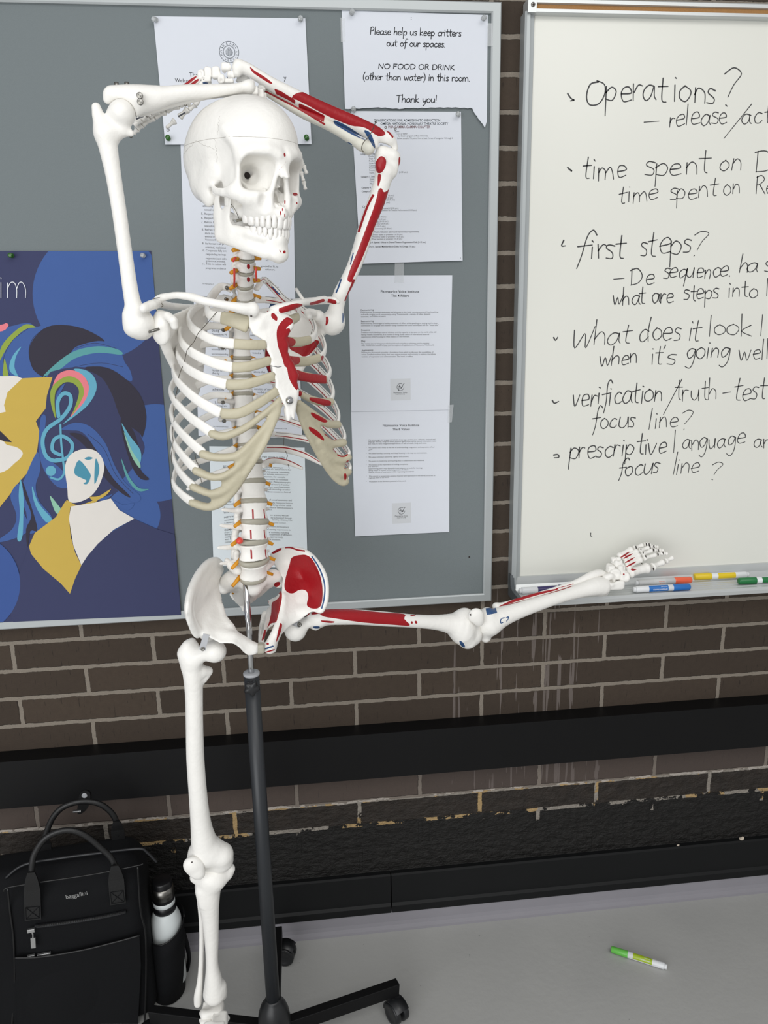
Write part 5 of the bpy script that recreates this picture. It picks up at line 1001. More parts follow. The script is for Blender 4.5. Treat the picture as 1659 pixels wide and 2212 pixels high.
def tooth(parent, c, nrm, w, hgt, dep, up):
    """crown seated in the jaw: c = root point, nrm = outward direction in the arch, sizes in mm"""
    n_ = np.array([nrm[0], nrm[1], 0]); n_ /= np.linalg.norm(n_); t = np.array([-n_[1], n_[0], 0]); V = []; m_ = 12
    lv = [(-.25, .55, .5), (0, .74, .8), (.25, .9, 1.0), (.6, 1.0, .92), (.85, .98, .7), (.97, .86, .5), (1.0, .5, .25)]
    for q, a, b in lv:
        for k in range(m_):
            th = 2*math.pi*k/m_; ca, sa = math.cos(th), math.sin(th); x = math.copysign(abs(ca)**.7, ca)*a*w/2; y = math.copysign(abs(sa)**.7, sa)*b*dep/2
            V.append(np.array(c)+t*x+n_*y+np.array([0, 0, up*q*hgt]))
    Fc = [(i*m_+k, i*m_+(k+1) % m_, (i+1)*m_+(k+1) % m_, (i+1)*m_+k) for i in range(len(lv)-1) for k in range(m_)]+[tuple(range(m_))[::-1], tuple(range((len(lv)-1)*m_, len(lv)*m_))]
    if up < 0: Fc = [f[::-1] for f in Fc]
    new('tooth', sk(V), Fc, M['tooth'], parent)
def arch(parent, sizes, z, up, x0, y0, yb):
    """teeth along a parabolic dental arch, from the middle out on both sides"""
    for s in (-1, 1):
        d = 0
        for w, h_, dp, zz in sizes:
            d += w/2; u = d; th = 0; x, y = 0.0, 0.0; acc = 0; t = 0
            while acc < u:
                t += .004; nx, ny = x0*math.sin(min(t, 1.45)), yb+(y0-yb)*math.cos(min(t, 1.45))**.8; acc += math.hypot(nx-x, ny-(y if t > .005 else ny)); x, y = nx, ny
                if t > 1.45: break
            g = (x/(x0*x0), (y-yb)/((y0-yb)**2)*1.0); tooth(parent, (s*x, y, z+zz), (s*g[0], g[1]), w*1.0, h_, dp, up); d += w/2
arch(cran, [(9.4, 16, 8, 0), (7.8, 15, 7.5, 0), (8.6, 16.5, 9, 0), (7.8, 15, 9.5, 0), (7.8, 14.5, 9.5, -.3), (10.5, 14, 11, .2), (10, 12, 10, .8)], -38, -1, 36, 94, 34)
arch(jaw, [(6.2, 14, 7, 0), (6.8, 14, 7, 0), (7.6, 14.5, 8, 0), (7.6, 13.5, 8.5, .4), (7.8, 13, 9, .8), (11.2, 12, 10.5, 1.2), (10.5, 11, 9.5, 2)], -65.5, 1, 34.5, 91.5, 34)
sp = MB().tube([sk([(49, 32, -20)])[0], sk([(44, 42, -32)])[0], sk([(38, 44, -44)])[0]], .0004, 6); sp.build('jaw_spring', M['wire'], jaw, True)

# ---- spine: discs at pixel heights, vertebra between two neighbouring discs
DISC = [(548, 1255, 29, -.375), (549.5, 1218, 34, -.385), (548, 1175, 33, -.385), (551, 1132, 31, -.38), (549, 1087, 29.5, -.37), (546.5, 1044, 28.5, -.36), (542, 1003, 26.5, -.35), (537, 964, 25.5, -.34), (533, 926, 24.5, -.335), (528, 889, 24, -.33), (526, 853, 23.5, -.325), (524, 814, 22.5, -.32), (523, 774, 22, -.32), (522, 738, 21, -.32), (523, 704, 20.5, -.325), (526, 674, 20.5, -.335), (530, 646, 21, -.345), (530, 616, 20, -.36), (531, 586, 20, -.375), (533.5, 560, 19, -.385), (534, 537, 18.5, -.39), (533, 515, 18, -.395), (530, 494, 18, -.395), (526, 474, 18, -.395), (523, 455, 20, -.395)]
DW = [at(x, y, Y) for x, y, w, Y in DISC]; DR = [w*mpp(p) for (x, y, w, Y), p in zip(DISC, DW)]
def vframe(i):
    z = DW[min(i+1, len(DW)-1)]-DW[max(i-1, 0)]; z /= np.linalg.norm(z); f = np.array([math.sin(TH), -math.cos(TH), 0]); f -= z*np.dot(f, z); f /= np.linalg.norm(f); return np.cross(f, z), f, z
VERT = []
for i in range(len(DISC)-1):
    a, b = DW[i], DW[i+1]; x, f, z = vframe(i); z = (b-a)/np.linalg.norm(b-a); f = f-z*np.dot(f, z); f /= np.linalg.norm(f); x = np.cross(f, z); R = np.stack([x, f, z], 1); c = (a+b)/2; w = (DR[i]+DR[i+1])/2*(1.05 if i < 7 else 1.0); h = np.linalg.norm(b-a)/2; lum, cer = i < 6, i >= 17
    dh = h*(.22 if lum else .2); hb = h-dh; v = Vol(); dep = .72 if lum else .8; vd_ = c-CAM; vd_[2] = 0; vd_ /= np.linalg.norm(vd_); cb = c+vd_*w*dep
    def body_fn(X, cb=cb, R=R, w=w, hb=hb, dep=dep):
        q = (X-cb)@R; t = np.clip(q[..., 2]/hb, -1, 1); ws = .84+.16*t*t; rr = np.sqrt((q[..., 0]/(w*ws))**2+(q[..., 1]/(w*dep*ws))**2); d1 = (rr-1)*w*dep; d2 = np.abs(q[..., 2])-hb; r_ = .0016
        A, B = d1+r_, d2+r_; return np.minimum(np.maximum(A, B), 0)+np.sqrt(np.maximum(A, 0)**2+np.maximum(B, 0)**2)-r_
    v._put(body_fn, cb-w*1.3-.004, cb+w*1.3+.004, .002, 'a'); L = lambda a_, b_, c_, r: tuple(cb+x*w*a_+f*w*b_+z*h*c_)+(w*r,)
    for s in (-1, 1):
        v.tube([L(s*.55, -.6, .25, .2), L(s*.6, -1.25, .2, .2), L(0, -1.75, -.1, .2)], .004)
        if lum: v.tube([L(s*.6, -1.1, .2, .22), L(s*1.2, -1.15, .2, .16), L(s*1.75, -1.25, .3, .13)], .004, 'a', (f, 1.5)).tube([L(s*.6, -1.3, 1.0, .24), L(s*.62, -1.5, -1.1, .24)], .004)
        elif cer: v.tube([L(s*.7, -.3, 0, .25), L(s*1.25, -.35, -.25, .22)], .004).tube([L(s*1.0, -.9, .8, .28), L(s*1.0, -1.0, -.8, .28)], .004)
        else: v.tube([L(s*.6, -1.1, .25, .24), L(s*1.3, -1.55, .35, .22), L(s*1.6, -1.7, .35, .27)], .004).tube([L(s*.55, -1.3, .9, .2), L(s*.55, -1.5, -.9, .2)], .004)
    v.tube([L(0, -1.7, -.1, .2), L(0, -2.5, -.5 if lum else -1.4, .16 if not lum else .22)], .004, 'a', (x, 1.3))
    red = []
    if i in (1, 2, 3):
        yA = DISC[i][1]; yB = DISC[i+1][1]; ym = (yA+yB)/2+1
        mx = {1: (543, 574), 2: (542, 571.5), 3: (546.5, 571)}[i]
        red = [line_poly([(mx[0]-.6, ym-10.5), (mx[0], ym), (mx[0]+.3, ym+10)], 3.6), line_poly([(mx[1]-1, ym-11), (mx[1], ym), (mx[1]+1.5, ym+9)], 2.4)]
    if i in (17, 18): red = [C2([(-3, -4), (3, -4.5), (3.5, 4), (-2, 4.5)], 536.5, (DISC[i][1]+DISC[i+1][1])/2+3, 1)]
    vo = bone('vertebra', v, .0017 if i < 22 else .002, SK, 'bone', red); VERT.append(vo)
    for s in (-1, 1):                                    # nerve roots
        if i >= 21: continue
        A = cb+x*w*s*.7-f*w*.42-z*h*.82; ln = 1.2 if not lum else .8; B = A+x*w*s*ln+f*w*.35-z*h*(.6 if not cer else .1); MB().tube([A, (A*.5+B*.5), B], [.0037, .0037, .0030], 9).build('spinal_nerve', M['nerve'], vo, True)
    if 8 <= i <= 16: screw(c-x*-1*0+x*w*1.5-f*w*1.2+z*h*.2, .0033, vo, n=tuple(f*1.0))
for i, (p, r) in enumerate(zip(DW[:-1], DR)):
    r *= 1.06 if i < 7 else 1.0
    x, f, z = vframe(i); h = np.linalg.norm(DW[i+1]-p)/2; hh = h*(.26 if i < 6 else .22); v = Vol(); vd_ = p-CAM; vd_[2] = 0; vd_ /= np.linalg.norm(vd_); cb = p+vd_*r*(.72 if i < 6 else .8); R = np.stack([x, f, z], 1); dep = .72 if i < 6 else .8
    def disc_fn(X, cb=cb, R=R, r=r, hh=hh, dep=dep):
        q = (X-cb)@R; t = np.clip(q[..., 2]/hh, -1, 1); ws = 1.0-.07*t*t; rr = np.sqrt((q[..., 0]/(r*ws))**2+(q[..., 1]/(r*dep*ws))**2); d1 = (rr-1)*r*dep; d2 = np.abs(q[..., 2])-hh
        return np.maximum(d1, d2)
    v._put(disc_fn, cb-r*1.3, cb+r*1.3, .001, 'a'); V, Q = v.mesh(.0013 if i < 20 else .002, 1); do = new('spinal_disc', V, Q, M['disc'], SK)
    if i == 2: V, Q = Vol().ell(at(517.5, 1168, -.392), (.0062, .0075, .0058)).mesh(.001); new('slipped_disc', V, Q, M['artery'], do)
for L_ in ([(506, 580, -.385), (506.5, 600, -.378), (506, 619, -.365)], [(553, 578, -.37), (553, 592, -.365), (554, 606, -.355)], [(505, 560, -.39), (503.5, 566, -.39)], [(510, 556, -.395), (503, 563, -.395)]): MB().tube([at(*p) for p in L_], .0017, 8).build('vertebral_artery', M['artery'], SK, True)
# sacrum and tailbone
sa = Vol().tube(prs([(546, 1266, -.345, 22), (538, 1282, -.30, 20), (527, 1296, -.265, 15)]), .01).tube(prs([(530, 1252, -.35, 16), (505, 1250, -.335, 21), (487, 1262, -.325, 19), (484, 1272, -.33, 12)]), .012).tube(prs([(566, 1250, -.335, 16), (590, 1246, -.315, 17), (606, 1250, -.30, 13), (603, 1262, -.31, 9)]), .012)
sa.tube(prs([(505, 1262, -.315, 15), (514, 1284, -.27, 12)]), .012).tube(prs([(578, 1258, -.315, 13), (556, 1282, -.27, 10)]), .012).tube(prs([(490, 1211, -.35, 6), (500, 1222, -.352, 10), (512, 1232, -.36, 11)]), .01).tube(prs([(586, 1214, -.32, 8), (572, 1228, -.345, 8)]), .01)
bone('sacrum', sa, .002, SK, 'bone', [C2([(1035, 400), (1060, 378), (1095, 378), (1100, 400), (1070, 428), (1042, 428)], 380, 1180, 4.879)])
cx = Vol().tube(prs([(514, 1286, -.262, 15), (517, 1294, -.258, 11), (521, 1303, -.262, 7), (525, 1312, -.27, 4.5), (525.5, 1318, -.275, 3)]), .004).tube(prs([(500, 1284, -.262, 4), (512, 1287, -.262, 8)]), .004); bone('tailbone', cx, .0016)
for L_ in ([(505, 1270, -.315), (503, 1277, -.312), (503.5, 1282, -.308)], [(552, 1264, -.35), (553, 1272, -.345)], [(560, 1263, -.345), (562, 1271, -.34)], [(565, 1259, -.34), (569, 1268, -.335)]): MB().tube([at(*p) for p in L_], .0022, 8).build('sacral_nerve', M['nerve'], SK, True)

# ---- rib cage
AXC = np.array([-.093, -.405])
def band(name, pts, hw, ht, mt, parent=SK, stripes=None, n=16, seg=8):
    """rib-like strip through (px,py,Y): hw/ht half height / half thickness in metres"""
    P = cr([at(*p[:3]) for p in pts], seg); N_ = len(P); up = np.array([np.append(p[:2]-AXC, 0) for p in P]); V = []; Fc = []; fm = []; T = np.linspace(0, 1, N_)
    fr = frames(P, up)
    for (p, u, b), t in zip(fr, T):
        e = min(1, t/.02+.45, (1-t)/.015+.75); w_ = (hw if np.ndim(hw) == 0 else np.interp(t, np.linspace(0, 1, len(hw)), hw))*e; h_ = ht*min(1, e*1.1)
        for k in range(n):
            a = 2*math.pi*k/n; ca, sa_ = math.cos(a), math.sin(a); V.append(p+u*math.copysign(abs(ca)**.8, ca)*h_+b*math.copysign(abs(sa_)**.8, sa_)*w_)
    for i in range(N_-1):
        for k in range(n): Fc.append((i*n+k, i*n+(k+1) % n, (i+1)*n+(k+1) % n, (i+1)*n+k)); fm.append(0 if not stripes or not (stripes[0] <= T[i] <= stripes[1]) else stripes[2].get(k, 0))
    Fc += [tuple(range(n))[::-1], tuple(range((N_-1)*n, N_*n))]; fm += [0, 0]
    return new(name, V, Fc, [M[mt], M['muscle'], M['ink_line']] if stripes else M[mt], parent, True, fm)
M['cartilage'] = bone_mat('cartilage_paint', rgb(192, 185, 161))
RB = {  # the skeleton's right ribs: path from the spine round the side to the cartilage
1: [(502, 626, -.345), (478, 619, -.345), (458, 640, -.365), (447, 662, -.41), (454, 680, -.45), (481, 686, -.475)],
2: [(502, 648, -.33), (465, 645, -.325), (428, 662, -.345), (408, 685, -.40), (413, 705, -.44), (435, 722, -.475), (468, 737, -.495), (507, 743, -.505)],
3: [(502, 676, -.325), (455, 672, -.32), (412, 690, -.345), (390, 716, -.40), (394, 742, -.445), (422, 766, -.48), (468, 786, -.50), (503, 794, -.51)],
4: [(501, 709, -.32), (452, 704, -.315), (408, 724, -.345), (384, 757, -.40), (396, 788, -.455), (429, 811, -.49), (465, 824, -.505), (490, 831, -.51)],
5: [(500, 747, -.32), (450, 742, -.315), (402, 760, -.345), (376, 792, -.40), (380, 818, -.45), (403, 845, -.485), (435, 870, -.505), (478, 893, -.515)],
6: [(500, 778, -.32), (450, 778, -.315), (398, 800, -.345), (370, 838, -.40), (376, 864, -.45), (406, 897, -.485), (435, 919, -.505), (461, 937, -.515)],
7: [(500, 818, -.325), (452, 822, -.318), (400, 848, -.345), (371, 885, -.40), (378, 917, -.45), (403, 947, -.485), (441, 981, -.51)],
8: [(502, 856, -.33), (455, 855, -.322), (405, 885, -.345), (373, 925, -.40), (377, 958, -.445), (400, 991, -.48), (426, 1017, -.50)],
9: [(504, 893, -.335), (460, 895, -.328), (410, 925, -.345), (375, 970, -.40), (381, 1006, -.44), (400, 1034, -.47), (420, 1052, -.485)],
10: [(507, 930, -.34), (462, 941, -.333), (425, 958, -.345), (392, 995, -.37), (376, 1030, -.41), (377, 1050, -.435), (396, 1071, -.46), (418, 1086, -.475)],
11: [(509, 968, -.345), (468, 984, -.335), (435, 995, -.34), (405, 1006, -.36), (387, 1020, -.385)],
12: [(512, 1010, -.35), (470, 1022, -.34), (435, 1037, -.345), (404, 1058, -.36)]}
RC = {1: [(478, 686, -.475), (505, 692, -.488), (538, 702, -.492)], 2: [(505, 743, -.505), (540, 745, -.505), (574, 745, -.495)], 3: [(501, 794, -.51), (540, 791, -.51), (585, 778, -.495)], 4: [(488, 831, -.51), (535, 829, -.515), (594, 811, -.50)],
      5: [(476, 893, -.515), (517, 892, -.52), (559, 871, -.515), (600, 843, -.50)]}
hwR = {1: .0072, 2: .0068, 11: .006, 12: .0052}
for k, p in RB.items():
    hw = hwR.get(k, .0072); r_ = band('rib', p, [hw*.75, hw*.85, hw, hw, hw*1.05, hw*1.12] if k < 11 else [hw, hw, hw*.9, hw*.5], .0031 if k > 1 else .0036, 'bone')
    if k in RC: band('rib_cartilage', RC[k], [.0078, .0075, .0068] if k > 1 else [.009, .0105, .0125], .0042, 'cartilage', r_)
def arch_cart(tubes, web, ctrl=()):
    v = Vol().slab([at(*p) for p in web], .0026, .004, 'a', .002, [at(*p) for p in ctrl])
    for t in tubes: v.tube([tuple(q) for q in cr(prs(t), 5)], .007)
    return v
ca = arch_cart([[(459, 937, -.515, 9.5), (487, 942, -.52, 9), (533, 922, -.52, 8), (582, 884, -.51, 6.5), (603, 862, -.50, 5)], [(439, 981, -.51, 10), (468, 988, -.515, 9), (515, 982, -.52, 8.5), (559, 936, -.52, 5), (606, 876, -.50, 4.5)], [(424, 1017, -.50, 9.5), (461, 1031, -.51, 8), (494, 1022, -.515, 7), (530, 990, -.52, 4), (575, 925, -.515, 4)],
                [(418, 1052, -.485, 9), (455, 1066, -.495, 8), (487, 1058, -.505, 6), (520, 1025, -.515, 4)], [(416, 1086, -.475, 9), (448, 1095, -.485, 9), (478, 1088, -.495, 7), (508, 1060, -.505, 5), (537, 1016, -.515, 4.5), (563, 976, -.52, 4.5), (584, 935, -.518, 4), (602, 890, -.505, 3.5)]],
               [(456, 1092, -.487), (456, 1064, -.495), (478, 1050, -.503), (479, 1030, -.51), (509, 1010, -.517), (509, 985, -.519), (540, 955, -.52), (570, 925, -.517), (590, 893, -.508), (604, 868, -.502), (602, 892, -.505), (583, 936, -.518), (562, 977, -.52), (537, 1017, -.515), (507, 1061, -.505), (480, 1088, -.496)])
bone('costal_arch', ca, .0019, SK, 'cartilage')
LB = {
1: [(553, 626, -.33), (570, 605, -.305), (590, 622, -.29), (612, 645, -.31), (636, 662, -.37), (647, 675, -.41), (641, 686, -.43)],
2: [(550, 648, -.325), (590, 649, -.28), (640, 662, -.26), (670, 688, -.295), (681, 712, -.35), (678, 727, -.385), (667, 735, -.41)],
3: [(546, 677, -.315), (596, 672, -.27), (648, 690, -.25), (688, 722, -.285), (701, 748, -.335), (699, 765, -.375), (689, 774, -.40)],
4: [(544, 709, -.31), (596, 704, -.262), (652, 728, -.25), (694, 770, -.295), (711, 797, -.345), (711, 810, -.375), (703, 820, -.40)],
5: [(543, 745, -.31), (597, 742, -.26), (656, 770, -.25), (702, 812, -.305), (718, 842, -.355), (718, 858, -.385), (712, 869, -.402)],
6: [(543, 780, -.31), (598, 784, -.26), (661, 815, -.25), (711, 860, -.305), (729, 890, -.355), (731, 908, -.385), (728, 918, -.398)],
7: [(545, 820, -.312), (602, 827, -.26), (671, 862, -.25), (722, 905, -.305), (741, 934, -.355), (744, 948, -.382), (739, 957, -.393)],
8: [(548, 858, -.315), (607, 868, -.258), (677, 902, -.252), (730, 948, -.315), (748, 970, -.357), (754, 981, -.38), (750, 989, -.388)],
9: [(552, 895, -.32), (612, 905, -.258), (687, 935, -.255), (737, 985, -.325), (753, 1005, -.362), (756, 1013, -.376), (751, 1020, -.382)],
10: [(557, 936, -.325), (620, 941, -.262), (690, 958, -.255), (733, 1000, -.325), (748, 1028, -.362), (750, 1037, -.375), (747, 1043, -.38)],
11: [(560, 970, -.33), (610, 970, -.275), (656, 982, -.258), (697, 1003, -.27)],
12: [(565, 1006, -.335), (590, 995, -.295), (620, 999, -.275), (654, 1012, -.27)]}
LC = {1: [(643, 684, -.43), (632, 690, -.445), (613, 695, -.468)], 2: [(669, 734, -.41), (645, 739, -.44), (616, 738, -.475)], 3: [(691, 773, -.40), (660, 781, -.425), (624, 780, -.472)], 4: [(704, 820, -.40), (676, 817, -.43), (636, 809, -.468)]}
for k, p in LB.items():
    hw = {1: .0068, 11: .0072, 12: .0062}.get(k, .0067)
    r_ = band('rib', p, [hw*.75, hw*.9, hw, hw, hw*.95, hw] if k < 11 else [hw, hw, hw*.9, hw*.4], .0031, 'bone', SK, (.1, .93, {14: 1, 9: 2, 19: 2} if k < 11 else {10: 1, 11: 1, 19: 2} if k == 11 else {7: 1, 8: 1, 9: 1, 20: 1}), 28, 10)
    if k == 1: paint(r_, (), [C2([(1020, 315), (1050, 330), (1100, 385), (1145, 425), (1120, 425), (1060, 375)], 400, 560, 5.53)])
    if k == 3: paint(r_, [C2([(540, 830), (560, 808), (575, 820), (560, 865), (545, 865)], 580, 600, 4.81)])
    if k in LC:
        c_ = band('rib_cartilage', LC[k], [.0068, .0074, .008] if k > 1 else [.0065, .0075, .009], .0042, 'cartilage', r_, None, 24, 14)
        paint(c_, [{1: C2([(600, 690), (622, 684), (632, 692), (632, 703), (618, 712), (600, 712)], 0, 0, 1), 2: C2([(606, 727), (628, 729), (638, 735), (638, 742), (630, 749), (606, 750)], 0, 0, 1), 3: C2([(615, 765), (640, 768), (648, 774), (648, 782), (640, 788), (615, 790)], 0, 0, 1), 4: C2([(630, 796), (660, 805), (700, 810), (705, 818), (704, 830), (690, 832), (655, 826), (630, 820)], 0, 0, 1)}[k]])
cl = arch_cart([[(714, 868, -.402, 9), (690, 868, -.425, 9), (662, 858, -.452, 7.5), (645, 848, -.47, 6)], [(729, 917, -.398, 9), (705, 914, -.42, 9), (675, 892, -.447, 7), (646, 870, -.47, 5.5)], [(741, 956, -.393, 9), (715, 957, -.41, 8.5), (690, 938, -.432, 6.5), (662, 905, -.452, 5), (644, 880, -.466, 4)],
                [(752, 988, -.388, 8.5), (735, 994, -.398, 7.5), (713, 983, -.412, 6), (690, 955, -.43, 4.5)], [(752, 1019, -.382, 8.5), (736, 1023, -.392, 7.5), (714, 1010, -.405, 5.5), (694, 978, -.42, 4.5)], [(748, 1041, -.38, 6.5), (739, 1044, -.385, 6), (722, 1033, -.393, 5), (704, 1010, -.405, 4), (685, 980, -.422, 4), (667, 946, -.44, 4), (652, 914, -.455, 4), (643, 882, -.465, 4)]],
               [(645, 868, -.467), (667, 884, -.452), (690, 905, -.43), (692, 922, -.43), (703, 937, -.42), (718, 962, -.408), (719, 974, -.407), (737, 985, -.397), (744, 1001, -.391), (745, 1012, -.39), (751, 1028, -.38), (746, 1044, -.383), (736, 1042, -.386), (711, 1020, -.40), (690, 987, -.42), (671, 952, -.44), (655, 917, -.455), (643, 882, -.466)])
bone('costal_arch', cl, .0019, SK, 'cartilage', [C2([(425, 1255), (440, 1242), (560, 1258), (640, 1280), (650, 1310), (625, 1340), (520, 1310), (440, 1280)], 580, 600, 4.81), C2([(440, 1415), (455, 1400), (540, 1440), (610, 1485), (600, 1503), (560, 1500), (480, 1460)], 580, 600, 4.81), C2([(418, 1565), (435, 1550), (520, 1600), (575, 1670), (572, 1692), (540, 1675), (450, 1610)], 580, 600, 4.81),
      line_poly([(735, 943), (722, 950), (700, 937)], 2.5), line_poly([(754, 976), (748, 984), (738, 986), (728, 982)], 3), line_poly([(754, 1000), (750, 1008), (744, 1012)], 3.5), C2([(785, 2040), (805, 2035), (812, 2070), (800, 2105), (788, 2095)], 580, 600, 4.81), C2([(810, 1905), (838, 1905), (830, 1950), (805, 1965)], 580, 600, 4.81), C2([(310, 1185), (340, 1180), (348, 1210), (330, 1235), (312, 1230)], 580, 600, 4.81)])
# wires holding the ribs apart
wire([(468, 674, -.47), (452, 693, -.47), (439, 708, -.475), (428, 720, -.485), (419, 738, -.475), (405, 755, -.475), (402, 765, -.485), (398, 782, -.46), (391, 800, -.465), (386, 815, -.465), (383, 840, -.455), (379, 860, -.46), (375, 885, -.445), (376, 905, -.455), (372, 935, -.44), (374, 955, -.45), (370, 985, -.43), (372, 1010, -.435), (371, 1040, -.425)], .0005)
wire([(421, 980, -.35), (424, 996, -.35), (431, 1008, -.35), (434, 1034, -.355), (437, 1046, -.355)]); wire([(615, 937, -.268), (613, 950, -.268), (614, 968, -.272), (621, 984, -.275), (619, 992, -.275), (625, 1012, -.278)])
for q in ([(682, 700, -.30), (672, 722, -.31), (684, 745, -.31), (683, 765, -.31)], [(690, 785, -.31), (688, 800, -.31), (694, 815, -.31)], [(695, 850, -.30), (697, 865, -.30), (700, 880, -.31)]): wire(q, .0004)
# breastbone
stp = [(536, 690, -.488), (546, 672, -.485), (553, 672, -.485), (562, 674, -.485), (572, 676, -.485), (584, 670, -.48), (590, 664, -.477), (600, 672, -.475), (612, 683, -.473), (625, 690, -.47), (632, 692, -.47), (635, 706, -.468), (627, 717, -.47), (620, 731, -.473), (624, 745, -.475), (622, 760, -.476), (629, 775, -.477), (635, 784, -.478), (639, 796, -.48), (646, 810, -.481), (642, 825, -.484), (646, 840, -.485), (645, 860, -.487), (642, 868, -.489), (640, 880, -.492), (636, 905, -.498), (633, 907, -.499), (630, 898, -.498), (626, 910, -.50), (621, 909, -.50), (617, 895, -.50), (617, 882, -.50), (609, 866, -.50), (602, 850, -.50), (594, 838, -.50), (595, 822, -.50), (589, 812, -.50), (588, 795, -.497), (582, 785, -.495), (584, 770, -.494), (577, 758, -.493), (572, 740, -.492), (560, 730, -.492), (546, 722, -.492), (538, 706, -.49)]
stv = Vol().slab([at(*p) for p in stp], .0052, .004, 'a', .004).tube(prs([(590, 672, -.472, 10), (608, 682, -.468, 11), (622, 692, -.465, 9)]), .006).tube(prs([(545, 690, -.487, 10), (560, 700, -.487, 12)]), .008).tube(prs([(617, 885, -.497, 5), (621, 905, -.498, 4)]), .004)
stern = bone('sternum', stv, .0016, SK, 'bone', [C2([(1030, 650), (1060, 645), (1100, 690), (1095, 735), (1065, 725), (1030, 690)], 400, 560, 5.53), C2([(1200, 700), (1240, 698), (1280, 720), (1282, 760), (1230, 800), (1195, 850), (1190, 950), (1320, 960), (1320, 1000), (1200, 1030), (1200, 1090), (1230, 1170), (1370, 1160), (1380, 1240), (1260, 1245), (1280, 1310), (1350, 1360), (1345, 1450), (1340, 1560), (1300, 1530), (1240, 1420), (1215, 1300), (1185, 1270), (1150, 1150), (1115, 1060), (1095, 950), (1095, 850), (1130, 770)], 400, 560, 5.53, True, 4), C2([(1195, 850), (1250, 830), (1262, 950), (1255, 1090), (1290, 1170), (1310, 1250), (1360, 1340), (1400, 1560), (1310, 1510), (1250, 1300), (1190, 1100), (1170, 950)], 400, 560, 5.53)])
c_ = at(625, 865, -.503); MB().lathe(c_, (0, -1, 0), [(-.004, .0058), (.001, .0058), (.0012, .0052), (.004, .005), (.0042, .0032), (.0085, .003), (.009, .002)], 14).build('bolt', M['chrome'], stern, True)
sx2 = MB().tube([at(*p) for p in ((582, 789.5, -.5018), (600, 793, -.4995), (616, 791, -.4905))], .0004, 6); sx2.build('joint_line', M['ink_line'], stern, True)
# collar bones and shoulder blades
clr = Vol().tube([tuple(p) for p in cr(prs([(545, 669, -.50, 12), (528, 667, -.505, 12.5), (500, 662, -.51, 10), (470, 656, -.512, 9), (440, 650, -.51, 9), (415, 642, -.50, 9), (385, 638, -.49, 7.5), (362, 640, -.475, 7.5), (346, 645, -.465, 9), (334, 652, -.46, 7)]), 4)], .003).ell(at(547, 669, -.50), (.009, .009, .011), .005)
cb_ = bone('collarbone', clr, .0018); c_ = at(542.5, 683, -.507); MB().lathe(c_, (0, -1, 0), [(-.004, .0014), (.0004, .0014)], 8).build('pin_hole', M['hole'], cb_)
cll = Vol().tube([tuple(p) for p in cr(prs([(592, 672, -.475, 12), (610, 667, -.472, 12), (635, 659, -.46, 9), (655, 653.5, -.44, 7), (672, 652, -.41, 7.5), (690, 649, -.385, 8.5), (701, 647, -.37, 8)]), 4)], .003)
bone('collarbone', cll, .0016, SK, 'bone', [C2([(1120, 590), (1150, 575), (1300, 530), (1380, 532), (1400, 552), (1330, 590), (1170, 640), (1125, 630)], 400, 560, 5.53), C2([(430, 262), (500, 240), (570, 220), (582, 245), (520, 268), (440, 285)], 580, 600, 4.81)])
sr = Vol().slab([at(*p) for p in [(352, 690, -.445), (372, 680, -.43), (400, 668, -.39), (430, 652, -.34), (447, 650, -.315), (450, 690, -.30), (446, 740, -.30), (440, 800, -.305), (432, 845, -.315), (424, 855, -.32), (404, 838, -.345), (384, 808, -.375), (366, 775, -.405), (350, 740, -.435)]], .0026, .006, 'a', .002)
sr.tube(prs([(442, 664, -.31, 5), (405, 664, -.335, 7), (370, 662, -.38, 8), (345, 656, -.44, 9), (324, 661, -.485, 9), (308, 668, -.50, 7.5)]), .006).tube(prs([(312, 665, -.498, 8.5), (330, 657, -.485, 8.5), (343, 651, -.465, 8)]), .006)
sr.tube(prs([(352, 725, -.44, 13), (362, 755, -.425, 10), (380, 795, -.39, 8), (420, 848, -.325, 7)]), .01).tube(prs([(360, 690, -.445, 11), (350, 682, -.46, 11), (362, 682, -.48, 9), (374, 692, -.49, 10), (377, 705, -.488, 8)]), .006)
ga = np.array([-.55, -.80, .05]); ga /= np.linalg.norm(ga); gu = np.array([-.12, 0, 1.0]); gu -= ga*np.dot(ga, gu); gu /= np.linalg.norm(gu); GR = np.stack([ga, np.cross(gu, ga), gu], 1)
p0 = at(343, 710, -.468); sr.ell(p0-ga*.004, (.0095, .0165, .0245), .006, 'a', GR).ell(p0+ga*.016, (.0125, .016, .021), .003, 's', GR).tube([tuple(p0-ga*.006)+(.012,), tuple(at(362, 712, -.44))+(.011,)], .01)
scap = bone('shoulder_blade', sr, .0019)
MB().tube([at(317, 718, -.475), at(330, 714.5, -.492), at(344, 710.5, -.488)], .0022, 8).build('joint_pin', M['steel'], scap, True)
wire([(331, 650, -.475), (333, 645, -.478), (345, 643, -.478)], .0006, scap); wire([(349, 655, -.475), (352, 660, -.475), (349, 663, -.475)], .0006, scap)
sl_ = Vol().slab([at(*p) for p in [(700, 700, -.285), (692, 680, -.285), (668, 668, -.27), (640, 655, -.255), (610, 645, -.245), (585, 652, -.24), (572, 690, -.235), (566, 740, -.235), (574, 790, -.24), (590, 840, -.25), (606, 868, -.255), (622, 860, -.26), (642, 815, -.265), (668, 765, -.275), (688, 735, -.285)]], .0026, .006, 'a', .002)
